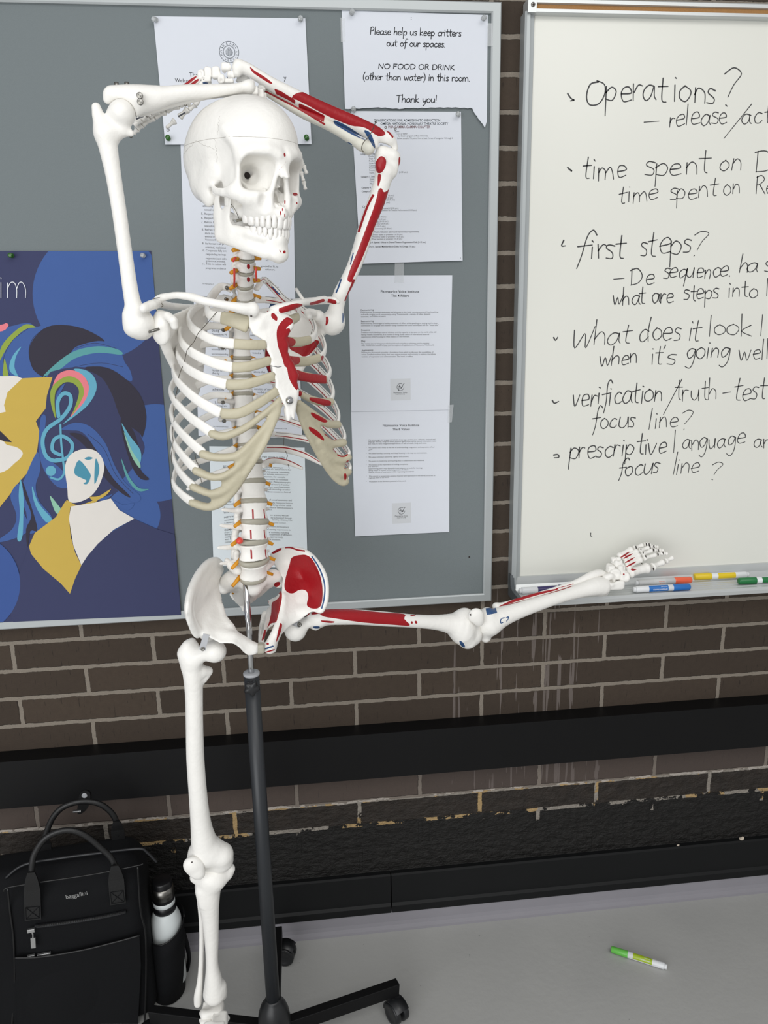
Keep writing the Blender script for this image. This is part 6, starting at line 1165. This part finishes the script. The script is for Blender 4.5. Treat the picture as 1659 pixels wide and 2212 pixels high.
sl_.tube(prs([(600, 660, -.225, 6), (640, 652, -.24, 7), (680, 650, -.29, 8), (705, 649, -.335, 8), (722, 649, -.345, 8), (730, 652, -.345, 5)]), .006).tube(prs([(668, 676, -.31, 10), (688, 683, -.315, 13), (700, 700, -.30, 14), (699, 712, -.295, 10)]), .008).tube(prs([(676, 676, -.33, 9), (664, 676, -.345, 8), (668, 684, -.355, 7)]), .006).tube(prs([(696, 715, -.29, 8), (670, 762, -.275, 5), (640, 818, -.265, 5), (610, 862, -.257, 5)]), .008)
bone('shoulder_blade', sl_, .0019, SK, 'bone', [C2([(690, 738), (665, 735), (645, 748), (650, 768), (668, 766)], 0, 0, 1), C2([(635, 742), (665, 742), (655, 765), (640, 762), (625, 752)], 0, 0, 1), C2([(575, 745), (582, 760), (585, 800), (592, 815), (580, 806), (573, 775)], 0, 0, 1), C2([(600, 225), (640, 220), (690, 232), (708, 255), (690, 275), (640, 262), (605, 255)], 580, 600, 4.81)],
     [C2([(566, 745), (572, 748), (571, 775), (580, 802), (588, 806), (584, 820), (572, 800), (564, 765)], 0, 0, 1), C2([(574, 660), (582, 648), (600, 642), (612, 648), (600, 655), (585, 664), (578, 670)], 0, 0, 1)])
MB().tube([at(639.5, 624, -.30), at(650, 640, -.31), at(660, 656, -.325)], .0028, 10).build('shoulder_rod', M['bone'], SK, True)

# ---- arms
d1 = (740, 230, 5.925); d2 = (480, 100, 3.686)
hr = Vol().tube([tuple(p) for p in cr(prs([(298, 690, -.475, 22), (285, 645, -.475, 17), (272, 560, -.475, 15.5), (258, 460, -.475, 15.5), (245, 380, -.475, 16.5), (234, 320, -.475, 20), (230, 290, -.475, 24)]), 4)], .01).ell(at(305, 703, -.470), (.0195, .021, .0215), .014).tube(prs([(280, 682, -.48, 13), (284, 708, -.478, 15)]), .012)
hr.ell(at(264, 243, -.478), (.0165, .018, .0165), .004)
hr.tube(prs([(228, 285, -.475, 20), (212, 250, -.478, 13), (208, 232, -.478, 10)]), .012).tube(prs([(236, 285, -.475, 18), (266, 282, -.475, 14), (283, 288, -.475, 7)]), .010).tube(prs([(252, 246, -.477, 17), (266, 246, -.477, 21), (272, 250, -.472, 17)]), .008)
hum = bone('upper_arm_bone', hr, .002); 
for q in ((316.5, 717),): pass
ur = Vol().tube([tuple(p) for p in cr(prs([(243, 203, -.475, 17), (275, 206, -.475, 21), (305, 213, -.474, 27), (332, 211, -.472, 24), (362, 206, -.468, 18.5), (400, 200, -.462, 15.5), (450, 196.5, -.452, 13.5), (500, 192, -.442, 10.5), (522, 188.5, -.436, 10), (537, 186.5, -.432, 13), (540, 189, -.431, 11)]), 4)], .008).tube(prs([(235, 208, -.475, 10), (232, 216, -.475, 8)]), .008).tube(prs([(300, 230, -.474, 12), (292, 243, -.474, 10)]), .008).tube(prs([(264, 245, -.477, 27.5)]), .004, 's').tube(prs([(540, 178, -.43, 5), (546, 176, -.43, 4)]), .005)
uln = bone('ulna', ur, .002)
for q in ((302, 206.5), (303, 220)): screw(at(q[0], q[1], -.4985), .0042, uln)
for q in ((252, 185), (274, 184.5)): MB().lathe(at(q[0], q[1], -.475), (0, 0, 1), [(-.003, .003), (.004, .003), (.0042, .0018)], 10).build('screw', M['steel'], uln, True)
rr_ = Vol().tube([tuple(p) for p in cr(prs([(302, 240, -.45, 12), (325, 236, -.448, 10), (380, 222, -.44, 8), (450, 206, -.432, 8), (515, 196, -.42, 11), (540, 190, -.412, 13)]), 4)], .006); bone('radius', rr_, .002)
hl = Vol().tube([tuple(p) for p in cr(prs([(722, 692, -.30, 20), (728, 660, -.302, 16), (737, 632, -.304, 15.5), (750, 608, -.306, 15.5), (763, 580, -.308, 15.5), (776, 545, -.311, 16.5), (788, 505, -.315, 17.5), (801, 465, -.319, 18), (813, 435, -.322, 18.5), (824, 400, -.326, 18.5), (832, 372, -.33, 20)]), 4)], .008).ell(at(721, 700, -.295), (.017, .017, .0185), .012).tube(prs([(704, 690, -.305, 11), (712, 708, -.30, 12)]), .01)
hl.tube(prs([(828, 365, -.33, 17), (822, 348, -.335, 12)]), .008).tube(prs([(826, 332, -.33, 16), (846, 338, -.328, 16)]), .008).tube(prs([(848, 372, -.328, 10), (856, 345, -.325, 9), (858, 338, -.325, 6)]), .008).ell(at(823, 354, -.343), (.0085, .006, .0125), .005)
bone('upper_arm_bone', hl, .002, SK, 'bone', [C2([(415, 740), (450, 670), (500, 635), (555, 680), (548, 770), (500, 845), (450, 850), (422, 800)], *d1), C2([(455, 870), (495, 880), (482, 960), (450, 1035), (448, 950)], *d1), C2([(460, 1065), (500, 1045), (528, 1095), (580, 1070), (655, 980), (640, 1060), (560, 1250), (450, 1450), (350, 1700), (250, 1950), (140, 2190), (110, 2250), (60, 2215), (110, 2050), (200, 1830), (300, 1560), (390, 1320), (440, 1150)], *d1, True, 3), line_poly([(x/3.686+480, y/3.686+100) for x, y in ((1053, 1855), (1020, 1930), (978, 2030))], 4.5), line_poly([(x/3.686+480, y/3.686+100) for x, y in ((1205, 1180), (1150, 1290), (1085, 1480))], 5), C2([(1405, 890), (1416, 885), (1416, 945), (1405, 950)], *d2), C2([(570, 460), (600, 405), (618, 410), (625, 450), (605, 492), (580, 485)], 580, 600, 4.81)],
     [line_poly([(x/3.686+480, y/3.686+100) for x, y in ((948, 1850), (925, 1920), (905, 1965))], 3.5), C2([(768, 370), (778, 375), (778, 450), (768, 470)], 580, 600, 4.81), line_poly([(x/3.686+480, y/3.686+100) for x, y in ((1045, 1640), (1020, 1740))], 2.5)])
fr_ = [C2([(220, 160), (260, 195), (330, 238), (398, 290), (380, 297), (310, 255), (240, 205)], *d2), C2([(412, 335), (470, 358), (582, 430), (582, 462), (520, 425), (430, 382)], *d2, False), C2([(555, 402), (610, 368), (690, 372), (800, 420), (1000, 520), (1150, 590), (1260, 650), (1300, 700), (1240, 715), (1160, 660), (1100, 640), (1020, 630), (850, 560), (700, 480), (600, 430)], *d2, True, 3), C2([(608, 450), (700, 492), (816, 552), (810, 602), (740, 568), (650, 515), (610, 485)], *d2, False), line_poly([(x/3.686+480, y/3.686+100) for x, y in ((500, 268), (700, 368), (1000, 505), (1200, 602), (1300, 660), (1362, 728))], 4), line_poly([(x/3.686+480, y/3.686+100) for x, y in ((340, 356), (480, 430), (640, 515), (820, 625))], 4)]
fb_ = [C2([(888, 590), (960, 615), (1080, 690), (1146, 746), (1050, 712), (950, 655), (900, 625)], *d2), C2([(1130, 672), (1180, 690), (1215, 780), (1213, 812), (1185, 770)], *d2), C2([(985, 770), (1010, 765), (1035, 785), (1010, 790)], *d2)]
ul = Vol().tube([tuple(p) for p in cr(prs([(517, 141, -.405, 12), (535, 150, -.402, 13), (560, 165, -.397, 13), (590, 184, -.39, 14), (625, 203, -.382, 15.5), (670, 226, -.37, 16.5), (720, 249, -.357, 17), (765, 268, -.347, 17), (805, 286, -.338, 16), (838, 302, -.332, 13)]), 4)], .006).tube(prs([(838, 300, -.332, 13), (849, 308, -.33, 9), (853, 320, -.328, 7)]), .006).tube(prs([(806, 296, -.34, 12), (812, 316, -.342, 6)]), .006).tube(prs([(513, 150, -.405, 12), (512, 158, -.405, 9)]), .006).tube(prs([(511, 134, -.403, 6)]), .004).tube(prs([(828, 332, -.33, 21)]), .004, 's')
bone('ulna', ul, .002, SK, 'bone', fr_, fb_)
rl = Vol().tube([tuple(p) for p in cr(prs([(572, 197, -.38, 8), (620, 226, -.375, 9), (660, 247, -.37, 11), (697, 264, -.366, 11), (730, 282, -.362, 10.5), (758, 298, -.36, 12), (775, 310, -.358, 11.5)]), 4)], .005).tube(prs([(783, 314, -.357, 13), (796, 320, -.355, 14)]), .004)
rad = bone('radius', rl, .0018, SK, 'bone_ivory', fr_, fb_); wire([(786, 328, -.378), (781, 322, -.378), (785, 308, -.376), (795, 297, -.372), (803, 284, -.368), (812, 262, -.36)], .0006, rad)
for q in ((812, 263, -.372), (833, 275, -.36), (854, 279, -.345)): lump_ = MB().tube([at(q[0]+2.2*math.cos(t), q[1]+2.2*math.sin(t), q[2]-.0004*t) for t in np.linspace(0, 12, 30)], .0005, 5); lump_.build('joint_spring', M['wire'], SK, True)
# left hand over the forearm
for c, r in (((488, 145, -.405), (11, 9, 9)), ((467, 158, -.402), (10, 9, 13)), ((450, 158, -.40), (9, 9, 12)), ((435, 163, -.398), (8, 8, 11)), ((446, 172, -.40), (11, 9, 7)), ((478, 171, -.404), (8, 8, 9)), ((500, 162, -.402), (9, 8, 8)), ((492, 176, -.40), (14, 9, 5))): lump('wrist_bone', c, r, SK, 'bone', (), [C2([(850, 320), (870, 302), (900, 296), (930, 305), (925, 325)], 270, 120, 5.184), C2([(970, 280), (985, 278), (988, 310), (970, 312)], 270, 120, 5.184)])
hred = [C2([(790, 232), (795, 250), (720, 312), (660, 345), (640, 340), (700, 285)], 270, 120, 5.184), C2([(815, 262), (824, 280), (780, 320), (715, 350), (700, 345), (760, 295)], 270, 120, 5.184)]
for a, b, ra, rb in (((428, 166, -.40), (384, 196, -.398), 6.5, 6), ((432, 172, -.402), (392, 204, -.40), 6.5, 6), ((438, 178, -.40), (400, 214, -.40), 6, 6), ((440, 180, -.396), (414, 218, -.394), 6, 6), ((455, 180, -.395), (420, 228, -.392), 7, 6)): short_bone('hand_bone', a, b, ra, rb, SK, 'bone', hred)
for ch in ([(412, 222, -.39), (388, 228, -.39), (359, 241, -.388), (334, 254, -.386), (307, 270, -.384)], [(398, 214, -.40), (372, 228, -.398), (345, 238, -.395), (322, 252, -.392), (300, 263, -.39)], [(390, 206, -.40), (350, 232, -.40), (325, 244, -.398), (305, 258, -.395), (290, 272, -.392)], [(382, 198, -.398), (340, 228, -.398), (315, 246, -.396), (298, 258, -.394), (286, 266, -.392)], [(308, 270, -.384), (297, 279, -.383), (288, 289, -.382)]):
    for a, b in zip(ch[:-1], ch[1:]): short_bone('finger_bone', a, b, 7.2, 5.6)
for a, b, ra, rb in (((424, 226, -.388), (408, 236, -.386), 7, 6), ((407, 235, -.386), (387, 254, -.384), 8, 7.5), ((379, 260, -.383), (359, 277, -.381), 8, 3.5)): short_bone('thumb_bone', a, b, ra, rb)
for q in ((363, 281, -.382), (283, 295, -.381), (318, 250, -.396), (401, 226, -.398)): MB().tube([at(q[0]+2.6*math.cos(t), q[1]+2.6*math.sin(t), q[2]-.0005*t) for t in np.linspace(0, 10, 24)], .0005, 5).build('joint_spring', M['wire'], SK, True)
for a, b in (((400, 243, -.40), (385, 252, -.40)), ((310, 251, -.405), (294, 257, -.405)), ((385, 222, -.405), (378, 226, -.405))): wire([a, ((a[0]+b[0])/2, (a[1]+b[1])/2, a[2]), b], .0011, SK, 'ink_line')
# right hand reaching down behind the skull, finger tips showing at its far side
for c, r in (((551, 196, -.425), (8, 8, 9)), ((563, 203, -.415), (8, 8, 11)), ((571, 211, -.40), (6, 8, 10)), ((566, 190, -.39), (9, 8, 7)), ((524, 170, -.385), (14, 8, 8))): lump('wrist_bone', c, r)
for i, (x, y) in enumerate(((604, 262), (612, 270), (620, 280), (626, 290))): short_bone('hand_bone', (571+i, 214+i*2, -.375), (x, y, -.335), 7, 7)
for ch in ([(626, 290, -.335), (640, 325, -.335), (646, 343, -.338), (656, 358, -.34), (663, 376, -.342)], [(620, 282, -.335), (640, 345, -.335), (650, 371, -.338), (656, 392, -.34), (660, 410, -.342)]):
    for a, b in zip(ch[:-1], ch[1:]): short_bone('finger_bone', a, b, 5.4, 4.2)

# ---- pelvis
pR = [(469, 1208, -.335), (455, 1211, -.35), (440, 1221, -.375), (426, 1240, -.41), (414, 1264, -.445), (405, 1294, -.478), (402, 1322, -.488), (409, 1346, -.478), (416, 1366, -.468), (428, 1377, -.46), (440, 1370, -.462), (456, 1377, -.462), (476, 1388, -.465), (505, 1389, -.468), (518, 1398, -.465), (526, 1407, -.46), (538, 1415, -.456), (556, 1408, -.45), (557, 1392, -.45), (546, 1387, -.45), (530, 1376, -.447), (512, 1365, -.443), (492, 1349, -.433), (479, 1330, -.41), (475, 1313, -.393), (479, 1294, -.375), (474, 1278, -.36), (472, 1262, -.345), (476, 1248, -.33), (484, 1232, -.322), (478, 1215, -.325)]
hv = Vol().slab([at(*p) for p in pR], .0048, .006, 'a', .0035, [at(*p) for p in ((445, 1280, -.405), (430, 1315, -.435), (455, 1330, -.425), (455, 1245, -.365))])
hv.tube([tuple(p) for p in cr(prs([(456, 1226, -.357, 3.5), (436, 1247, -.397, 4), (421, 1275, -.445, 4.5), (415, 1305, -.47, 4.5), (418, 1330, -.473, 4.5), (428, 1355, -.463, 5), (440, 1372, -.458, 6)]), 4)], .004).tube([tuple(p) for p in cr(prs([(476, 1216, -.33, 6), (466, 1211, -.335, 7.5), (450, 1216, -.36, 8), (430, 1238, -.405, 8), (414, 1270, -.45, 8), (407, 1300, -.478, 8), (407, 1325, -.485, 8), (414, 1348, -.478, 7), (424, 1368, -.466, 7)]), 4)], .006).tube(prs([(445, 1368, -.45, 14), (462, 1376, -.445, 13), (480, 1374, -.45, 13), (505, 1377, -.455, 11), (528, 1393, -.452, 9.5), (547, 1402, -.45, 9)]), .008).tube(prs([(476, 1310, -.392, 7), (481, 1334, -.412, 8), (497, 1354, -.435, 9)]), .008)
hv.tube(prs([(456, 1388, -.40, 16), (462, 1404, -.355, 14), (470, 1414, -.34, 11)]), .012).tube(prs([(472, 1300, -.365, 8), (477, 1318, -.335, 4)]), .006)
hv.ell(at(452, 1393, -.438), (.024, .024, .024), .004, 's'); hipr = bone('hip_bone', hv, .0019)
pL = [(587, 1198, -.275), (600, 1190, -.278), (626, 1184, -.29), (645, 1186, -.305), (660, 1191, -.32), (676, 1203, -.335), (696, 1229, -.358), (706, 1259, -.375), (706, 1297, -.385), (697, 1319, -.386), (686, 1322, -.384), (674, 1320, -.38), (662, 1327, -.377), (648, 1337, -.378), (630, 1346, -.385), (620, 1357, -.392), (609, 1368, -.402), (601, 1385, -.415), (596, 1407, -.428), (584, 1411, -.434), (571, 1408, -.44), (569, 1396, -.441), (580, 1384, -.432), (594, 1366, -.42), (604, 1345, -.402), (610, 1322, -.383), (612, 1297, -.366), (609, 1278, -.35), (609, 1262, -.335), (612, 1249, -.322), (604, 1236, -.305), (594, 1222, -.288), (587, 1210, -.277)]
lv = Vol().slab([at(*p) for p in pL], .0046, .006, 'a', .0035, [at(*p) for p in ((655, 1250, -.315), (672, 1285, -.345), (640, 1300, -.355), (630, 1220, -.295))])
lv.tube([tuple(p) for p in cr(prs([(590, 1198, -.275, 5.5), (606, 1190, -.278, 6), (630, 1187, -.29, 6.5), (658, 1193, -.318, 7), (680, 1211, -.34, 7), (699, 1242, -.366, 7), (704, 1275, -.38, 7), (701, 1303, -.386, 7), (693, 1318, -.386, 7)]), 4)], .006).tube(prs([(611, 1290, -.36, 6), (607, 1330, -.388, 8), (597, 1362, -.415, 9), (582, 1398, -.433, 10)]), .008).tube(prs([(612, 1340, -.385, 13), (634, 1330, -.37, 15), (655, 1320, -.368, 9)]), .01)
isc = [(606, 1275, -.338), (602, 1284, -.325), (590, 1294, -.295), (578, 1299, -.28), (584, 1309, -.285), (577, 1317, -.285), (568, 1330, -.29), (564, 1350, -.315), (562, 1366, -.345), (559, 1387, -.41), (564, 1390, -.425), (569, 1376, -.39), (576, 1360, -.355), (588, 1349, -.345), (598, 1345, -.36), (604, 1330, -.37), (609, 1298, -.35)]
lv.slab([at(*p) for p in isc], .0045, .006, 'a', .003).tube(prs([(571, 1326, -.285, 6), (566, 1352, -.315, 6), (563, 1374, -.365, 5), (566, 1395, -.43, 6)]), .006)
lv.ell(at(640, 1352, -.342), (.023, .023, .023), .004, 's')
e6 = (380, 1180, 4.879); hipl = bone('hip_bone', lv, .0018, SK, 'bone', [C2([(1215, 130), (1250, 105), (1310, 92), (1370, 92), (1430, 130), (1480, 210), (1520, 310), (1542, 420), (1545, 530), (1530, 620), (1490, 655), (1430, 655), (1385, 630), (1382, 590), (1395, 540), (1380, 480), (1340, 458), (1290, 465), (1240, 495), (1190, 492), (1150, 455), (1145, 390), (1165, 300), (1195, 200)], *e6, True, 4), C2([(1010, 600), (1050, 570), (1085, 535), (1110, 460), (1118, 540), (1100, 640), (1075, 740), (1055, 800), (1000, 815), (960, 868), (985, 790), (1005, 690)], *e6, True, 3), C2([(1045, 462), (1110, 452), (1112, 500), (1090, 505)], *e6), C2([(950, 580), (975, 578), (975, 605), (955, 612)], *e6), C2([(935, 880), (948, 890), (940, 960), (905, 995), (915, 940)], *e6), C2([(1095, 820), (1115, 815), (1118, 850), (1095, 930), (1055, 1015), (1065, 950)], *e6), C2([(955, 1020), (980, 1018), (980, 1036), (958, 1038)], *e6), C2([(1020, 25), (1110, 20), (1100, 45), (1020, 80)], *e6), line_poly([(380+x/4.879, 1180+y/4.879) for x, y in ((1150, 14), (1210, 14), (1280, 38), (1360, 50))], 3.4), C2([(945, 1112), (1035, 1085), (1035, 1098), (950, 1122)], *e6)],
     [line_poly([(380+x/4.879, 1180+y/4.879) for x, y in ((1430, 105), (1500, 210), (1550, 330), (1570, 440), (1560, 560), (1535, 660))], 3.2), C2([(935, 1075), (1030, 1042), (1032, 1060), (940, 1092)], *e6, False)])
V, Q = Vol().box(at(562.5, 1400, -.446), (.0075, .008, .0085), .004, .002, 'a').mesh(.0014, 1); new('pubic_disc', V, Q, M['disc'], SK)

# ---- standing leg
f7 = (360, 1340, 3.95)
fv = Vol().tube([tuple(p) for p in cr(prs([(408, 1412, -.43, 22), (416, 1450, -.43, 21.5), (419, 1500, -.428, 19), (420, 1560, -.426, 18.5), (422, 1640, -.422, 19), (428, 1720, -.418, 19.5), (434, 1780, -.412, 22), (440, 1815, -.408, 27), (446, 1840, -.405, 32)]), 4)], .012).tube(prs([(406, 1394, -.432, 12), (398, 1412, -.43, 13), (406, 1440, -.43, 12)]), .008).tube(prs([(416, 1385, -.428, 7), (422, 1392, -.428, 6)]), .008)
fv.tube(prs([(418, 1425, -.435, 17), (440, 1412, -.44, 15), (458, 1408, -.438, 16)]), .012).ell(at(464, 1407, -.437), (.0195, .0195, .0190), .006).tube(prs([(440, 1450, -.425, 12), (449, 1450, -.42, 11), (442, 1465, -.424, 8)]), .010)
fv.tube(prs([(432, 1845, -.40, 26), (424, 1862, -.40, 22)]), .012).tube(prs([(464, 1838, -.405, 24), (478, 1846, -.405, 26), (480, 1858, -.40, 24)]), .012).tube(prs([(440, 1860, -.395, 20), (472, 1864, -.39, 22)]), .01)
fem = bone('thigh_bone', fv, .0021); br = MB(); a_, b_ = at(446, 1370, -.466), at(437, 1404, -.468); d_ = (b_-a_); L_ = np.linalg.norm(d_); d_ /= L_; w_ = np.cross(d_, [0, 1, 0]); w_ /= np.linalg.norm(w_); br.obox((a_+b_)/2, (d_, w_, np.cross(d_, w_)), (L_/2, .0052, .0006), 0, .0005); brk = br.build('hip_bracket', M['collar'], fem); screw(at(438, 1402, -.4695), .0034, brk)
kv = Vol().ell(at(420, 1873, -.432), (.0175, .0085, .0185), .004).ell(at(429, 1888, -.430), (.012, .008, .011), .010).ell(at(412, 1866, -.432), (.012, .0075, .012), .010); kn_ = bone('kneecap', kv, .0016); MB().lathe(at(414.5, 1863, -.4400), (0, -1, 0), [(-.003, .0011), (.0006, .0011)], 8).build('pin_hole', M['hole'], kn_)
tv = Vol().tube([tuple(p) for p in cr(prs([(460, 1896, -.395, 30), (452, 1915, -.395, 26), (451, 1945, -.395, 23), (454, 1980, -.393, 18.5), (457, 2030, -.388, 15), (458, 2080, -.383, 13), (461, 2115, -.38, 18), (463, 2145, -.377, 24)]), 4)], .01).tube(prs([(422, 1895, -.395, 12), (445, 1897, -.40, 16), (472, 1890, -.395, 18), (490, 1884, -.39, 15), (496, 1877, -.388, 12)]), .012).tube(prs([(434, 1925, -.405, 11), (440, 1950, -.405, 9)]), .01).tube(prs([(476, 2130, -.375, 13), (481, 2150, -.372, 9)]), .008)
bone('shin_bone', tv, .002)
gv = Vol().tube([tuple(p) for p in cr(prs([(432, 1915, -.365, 11), (433, 1945, -.362, 7.5), (436, 2000, -.362, 6), (435, 2070, -.362, 5.5), (432, 2120, -.362, 6.5), (428, 2150, -.362, 9), (427, 2168, -.362, 8)]), 4)], .005); bone('fibula', gv, .0018)
lump('ankle_bone', (460, 2184, -.375), (26, 22, 15)); lump('ankle_bone', (476, 2202, -.40), (17, 16, 12)); lump('ankle_bone', (445, 2204, -.39), (13, 14, 9), SK, 'bone'); lump('heel_bone', (450, 2214, -.335), (18, 34, 20)); lump('ankle_bone', (462, 2222, -.43), (26, 12, 10))
for i in range(5):
    x0 = 446+i*8; short_bone('foot_bone', (x0, 2226, -.44), (x0-14+i*8, 2275, -.51), 7+i*.6, 6.5+i*.8); short_bone('toe_bone', (x0-15+i*8.5, 2278, -.512), (x0-18+i*9.5, 2298, -.54), 6+i*.8, 5+i*.6); short_bone('toe_bone', (x0-18+i*9.5, 2299, -.541), (x0-20+i*10, 2312, -.558), 5+i*.8, 4+i*.6)

# ---- lifted leg
g5 = (560, 1140, 3.072); g6 = (980, 1150, 2.443)
lv2 = Vol().tube([tuple(p) for p in cr(prs([(688, 1335, -.34, 17), (715, 1333, -.33, 17), (770, 1333, -.31, 16.5), (830, 1337, -.285, 16), (885, 1341, -.265, 14.5), (934, 1344, -.245, 15.5), (970, 1347, -.23, 21), (995, 1352, -.222, 30)]), 4)], .010).ell(at(638, 1360, -.343), (.0205, .0205, .0218), .006).tube(prs([(645, 1352, -.34, 12), (668, 1343, -.34, 12), (690, 1338, -.34, 15)]), .010).tube(prs([(672, 1331, -.345, 7), (668, 1328, -.345, 5)]), .008).tube(prs([(690, 1348, -.33, 9), (682, 1354, -.325, 8), (672, 1352, -.325, 6)]), .008)
lv2.tube(prs([(1000, 1368, -.225, 26), (1010, 1380, -.22, 22), (1018, 1374, -.212, 22)]), .012).tube(prs([(1004, 1335, -.215, 22), (1016, 1350, -.21, 20), (1020, 1366, -.21, 17)]), .012)
leg_red = [C2([(345, 575), (360, 555), (430, 535), (600, 540), (800, 560), (960, 572), (962, 605), (1000, 650), (900, 645), (700, 630), (520, 605), (430, 590), (400, 572), (370, 575)], *g5, True, 3), C2([(410, 615), (500, 622), (480, 632), (420, 625)], *g5), C2([(295, 585), (325, 562), (332, 575), (300, 595)], *g5), C2([(1003, 582), (1040, 575), (1035, 582), (1008, 588)], *g5), C2([(1008, 622), (1018, 622), (1018, 636), (1008, 636)], *g5), C2([(1032, 618), (1046, 620), (1048, 636), (1035, 634)], *g5)]
femL = bone('thigh_bone', lv2, .0019, SK, 'bone', leg_red, [C2([(1330, 748), (1355, 765), (1366, 792), (1350, 792), (1332, 770)], *g5), C2([(360, 655), (400, 655), (395, 668), (365, 668)], *g5)])
p = at(646, 1349, -.366); MB().lathe(p, (.35, -1, .1), [(-.006, .0045), (.002, .0045), (.0022, .0036), (.0036, .0034), (.0038, .0018), (.0030, .0015)], 14).build('hip_bolt', M['steel'], femL, True)
MB().tube([at(632, 1345, -.352), p], .0052, 10).build('hip_bracket', M['collar'], femL, True)
bone('kneecap', Vol().ell(at(1028, 1330, -.243), (.0155, .0085, .0160), .004).ell(at(1035, 1342, -.24), (.010, .007, .011), .008), .0015)
MB().lathe(at(1016.5, 1328.5, -.2515), (0, -1, 0), [(-.003, .0013), (.0006, .0013)], 8).build('pin_hole', M['hole'], SK)
tl = Vol().tube([tuple(p) for p in cr(prs([(1058, 1346, -.205, 28), (1080, 1334, -.20, 23), (1110, 1322, -.193, 19), (1160, 1305, -.18, 15.5), (1215, 1287, -.163, 14), (1255, 1275, -.15, 16), (1285, 1267, -.14, 20), (1300, 1266, -.136, 20)]), 4)], .009).tube(prs([(1052, 1330, -.21, 18), (1050, 1352, -.202, 18), (1049, 1376, -.2, 12)]), .010).tube(prs([(1296, 1280, -.135, 9), (1308, 1280, -.133, 7)]), .006)
bone('shin_bone', tl, .0019, SK, 'bone', [C2([(250, 388), (330, 352), (430, 322), (540, 300), (630, 282), (560, 308), (420, 345), (320, 375)], *g6)], [C2([(168, 400), (222, 395), (230, 425), (175, 437)], *g6, False), line_poly([(980+x/2.443, 1150+y/2.443) for x, y in ((270, 450), (250, 458), (248, 478), (262, 474))], 2.4), line_poly([(980+x/2.443, 1150+y/2.443) for x, y in ((275, 452), (290, 445), (286, 460), (278, 470))], 2.0)])
fl_ = Vol().tube([tuple(p) for p in cr(prs([(1072, 1310, -.185, 9), (1090, 1306, -.18, 6), (1140, 1291, -.168, 5.5), (1200, 1273, -.153, 5.5), (1245, 1258, -.138, 6.5), (1278, 1243, -.128, 9), (1296, 1238, -.122, 8), (1306, 1240, -.12, 5)]), 4)], .005)
bone('fibula', fl_, .0017, SK, 'bone', [C2([(240, 390), (330, 348), (430, 320), (540, 298), (540, 305), (430, 335), (330, 365), (250, 392)], *g6), line_poly([(980+x/2.443, 1150+y/2.443) for x, y in ((540, 297), (600, 281), (635, 271))], 1.6)])
h8 = (1280, 1150, 8.295)
lump('ankle_bone', (1314, 1252, -.128), (15, 14, 16)); lump('heel_bone', (1328, 1261, -.132), (20, 16, 12), SK, 'bone'); lump('ankle_bone', (1327, 1240, -.128), (13, 12, 13)); lump('ankle_bone', (1319, 1229, -.12), (9, 10, 10)); lump('ankle_bone', (1347, 1246, -.13), (12, 11, 12), SK, 'bone', [C2([(540, 745), (560, 735), (580, 750), (560, 768)], *h8)]); lump('ankle_bone', (1342, 1229, -.125), (10, 10, 11)); lump('ankle_bone', (1334, 1216, -.115), (10, 10, 10)); lump('ankle_bone', (1326, 1209, -.108), (6, 7, 6))
mred = [C2([(500, 445), (560, 400), (640, 350), (662, 358), (600, 410), (520, 452)], *h8), C2([(552, 462), (620, 415), (715, 378), (715, 390), (640, 440), (570, 472)], *h8), C2([(582, 540), (650, 490), (760, 440), (755, 455), (670, 515), (595, 548)], *h8), C2([(600, 612), (690, 555), (790, 515), (790, 525), (700, 585), (612, 622)], *h8), C2([(680, 660), (710, 645), (760, 655), (825, 640), (770, 675), (710, 688)], *h8)]
for a, b, ra, rb in (((1356, 1238, -.128), (1402, 1226, -.112), 10.5, 10.5), ((1352, 1225, -.122), (1386, 1207, -.105), 7, 6.5), ((1349, 1216, -.116), (1382, 1198, -.10), 6.5, 6), ((1344, 1207, -.11), (1378, 1190, -.095), 6.5, 6), ((1335, 1203, -.104), (1366, 1185, -.09), 6.5, 6)): short_bone('foot_bone', a, b, ra*1.18, rb*1.15, SK, 'bone', mred, (), .7)
for a, b, ra, rb in (((1407, 1226, -.11), (1434, 1213, -.10), 8.5, 6), ((1437, 1213, -.10), (1454, 1204, -.095), 6, 4.5), ((1388, 1207, -.104), (1418, 1198, -.094), 5.6, 4.4), ((1420, 1197, -.093), (1431, 1195, -.09), 4.4, 4), ((1432, 1195, -.09), (1441, 1196, -.088), 4.2, 3.6), ((1385, 1198, -.099), (1409, 1188.5, -.089), 5.4, 4.2), ((1412, 1188.5, -.088), (1422, 1188, -.085), 4.2, 4), ((1424, 1188.5, -.085), (1432, 1189.5, -.083), 4.2, 3.6),
                         ((1380, 1190, -.094), (1402, 1182, -.084), 5.2, 4.2), ((1404, 1182, -.083), (1412, 1181, -.08), 4.2, 4), ((1413, 1181, -.08), (1421, 1182, -.078), 4, 3.4), ((1368, 1185, -.089), (1389, 1177, -.08), 5.2, 4.2), ((1391, 1176.5, -.079), (1398, 1175.5, -.077), 4.2, 4), ((1399, 1175.5, -.077), (1405, 1178, -.076), 4, 3.4)): short_bone('toe_bone', a, b, ra*1.18, rb*1.18)
for x, y, Y in ((1384.5, 1187.5, -.097), (1389.5, 1194.5, -.102), (1395, 1202.5, -.107), (1412, 1188.6, -.0925), (1422, 1188.5, -.09), (1396.5, 1176, -.084), (1402.5, 1176.5, -.082), (1404, 1182.5, -.088), (1412.5, 1181, -.085), (1421.5, 1197, -.098), (1432, 1195, -.094), (1374, 1182, -.095), (1411.5, 1229, -.1185)):
    MB().tube([at(x-.4, y-2.6, Y), at(x, y, Y), at(x+.6, y+2.6, Y)], .0012, 6).build('joint_bead', M['hole'], SK, True)
wire([(1381, 1213, -.108), (1386, 1217, -.109), (1391, 1220, -.11)], .001)
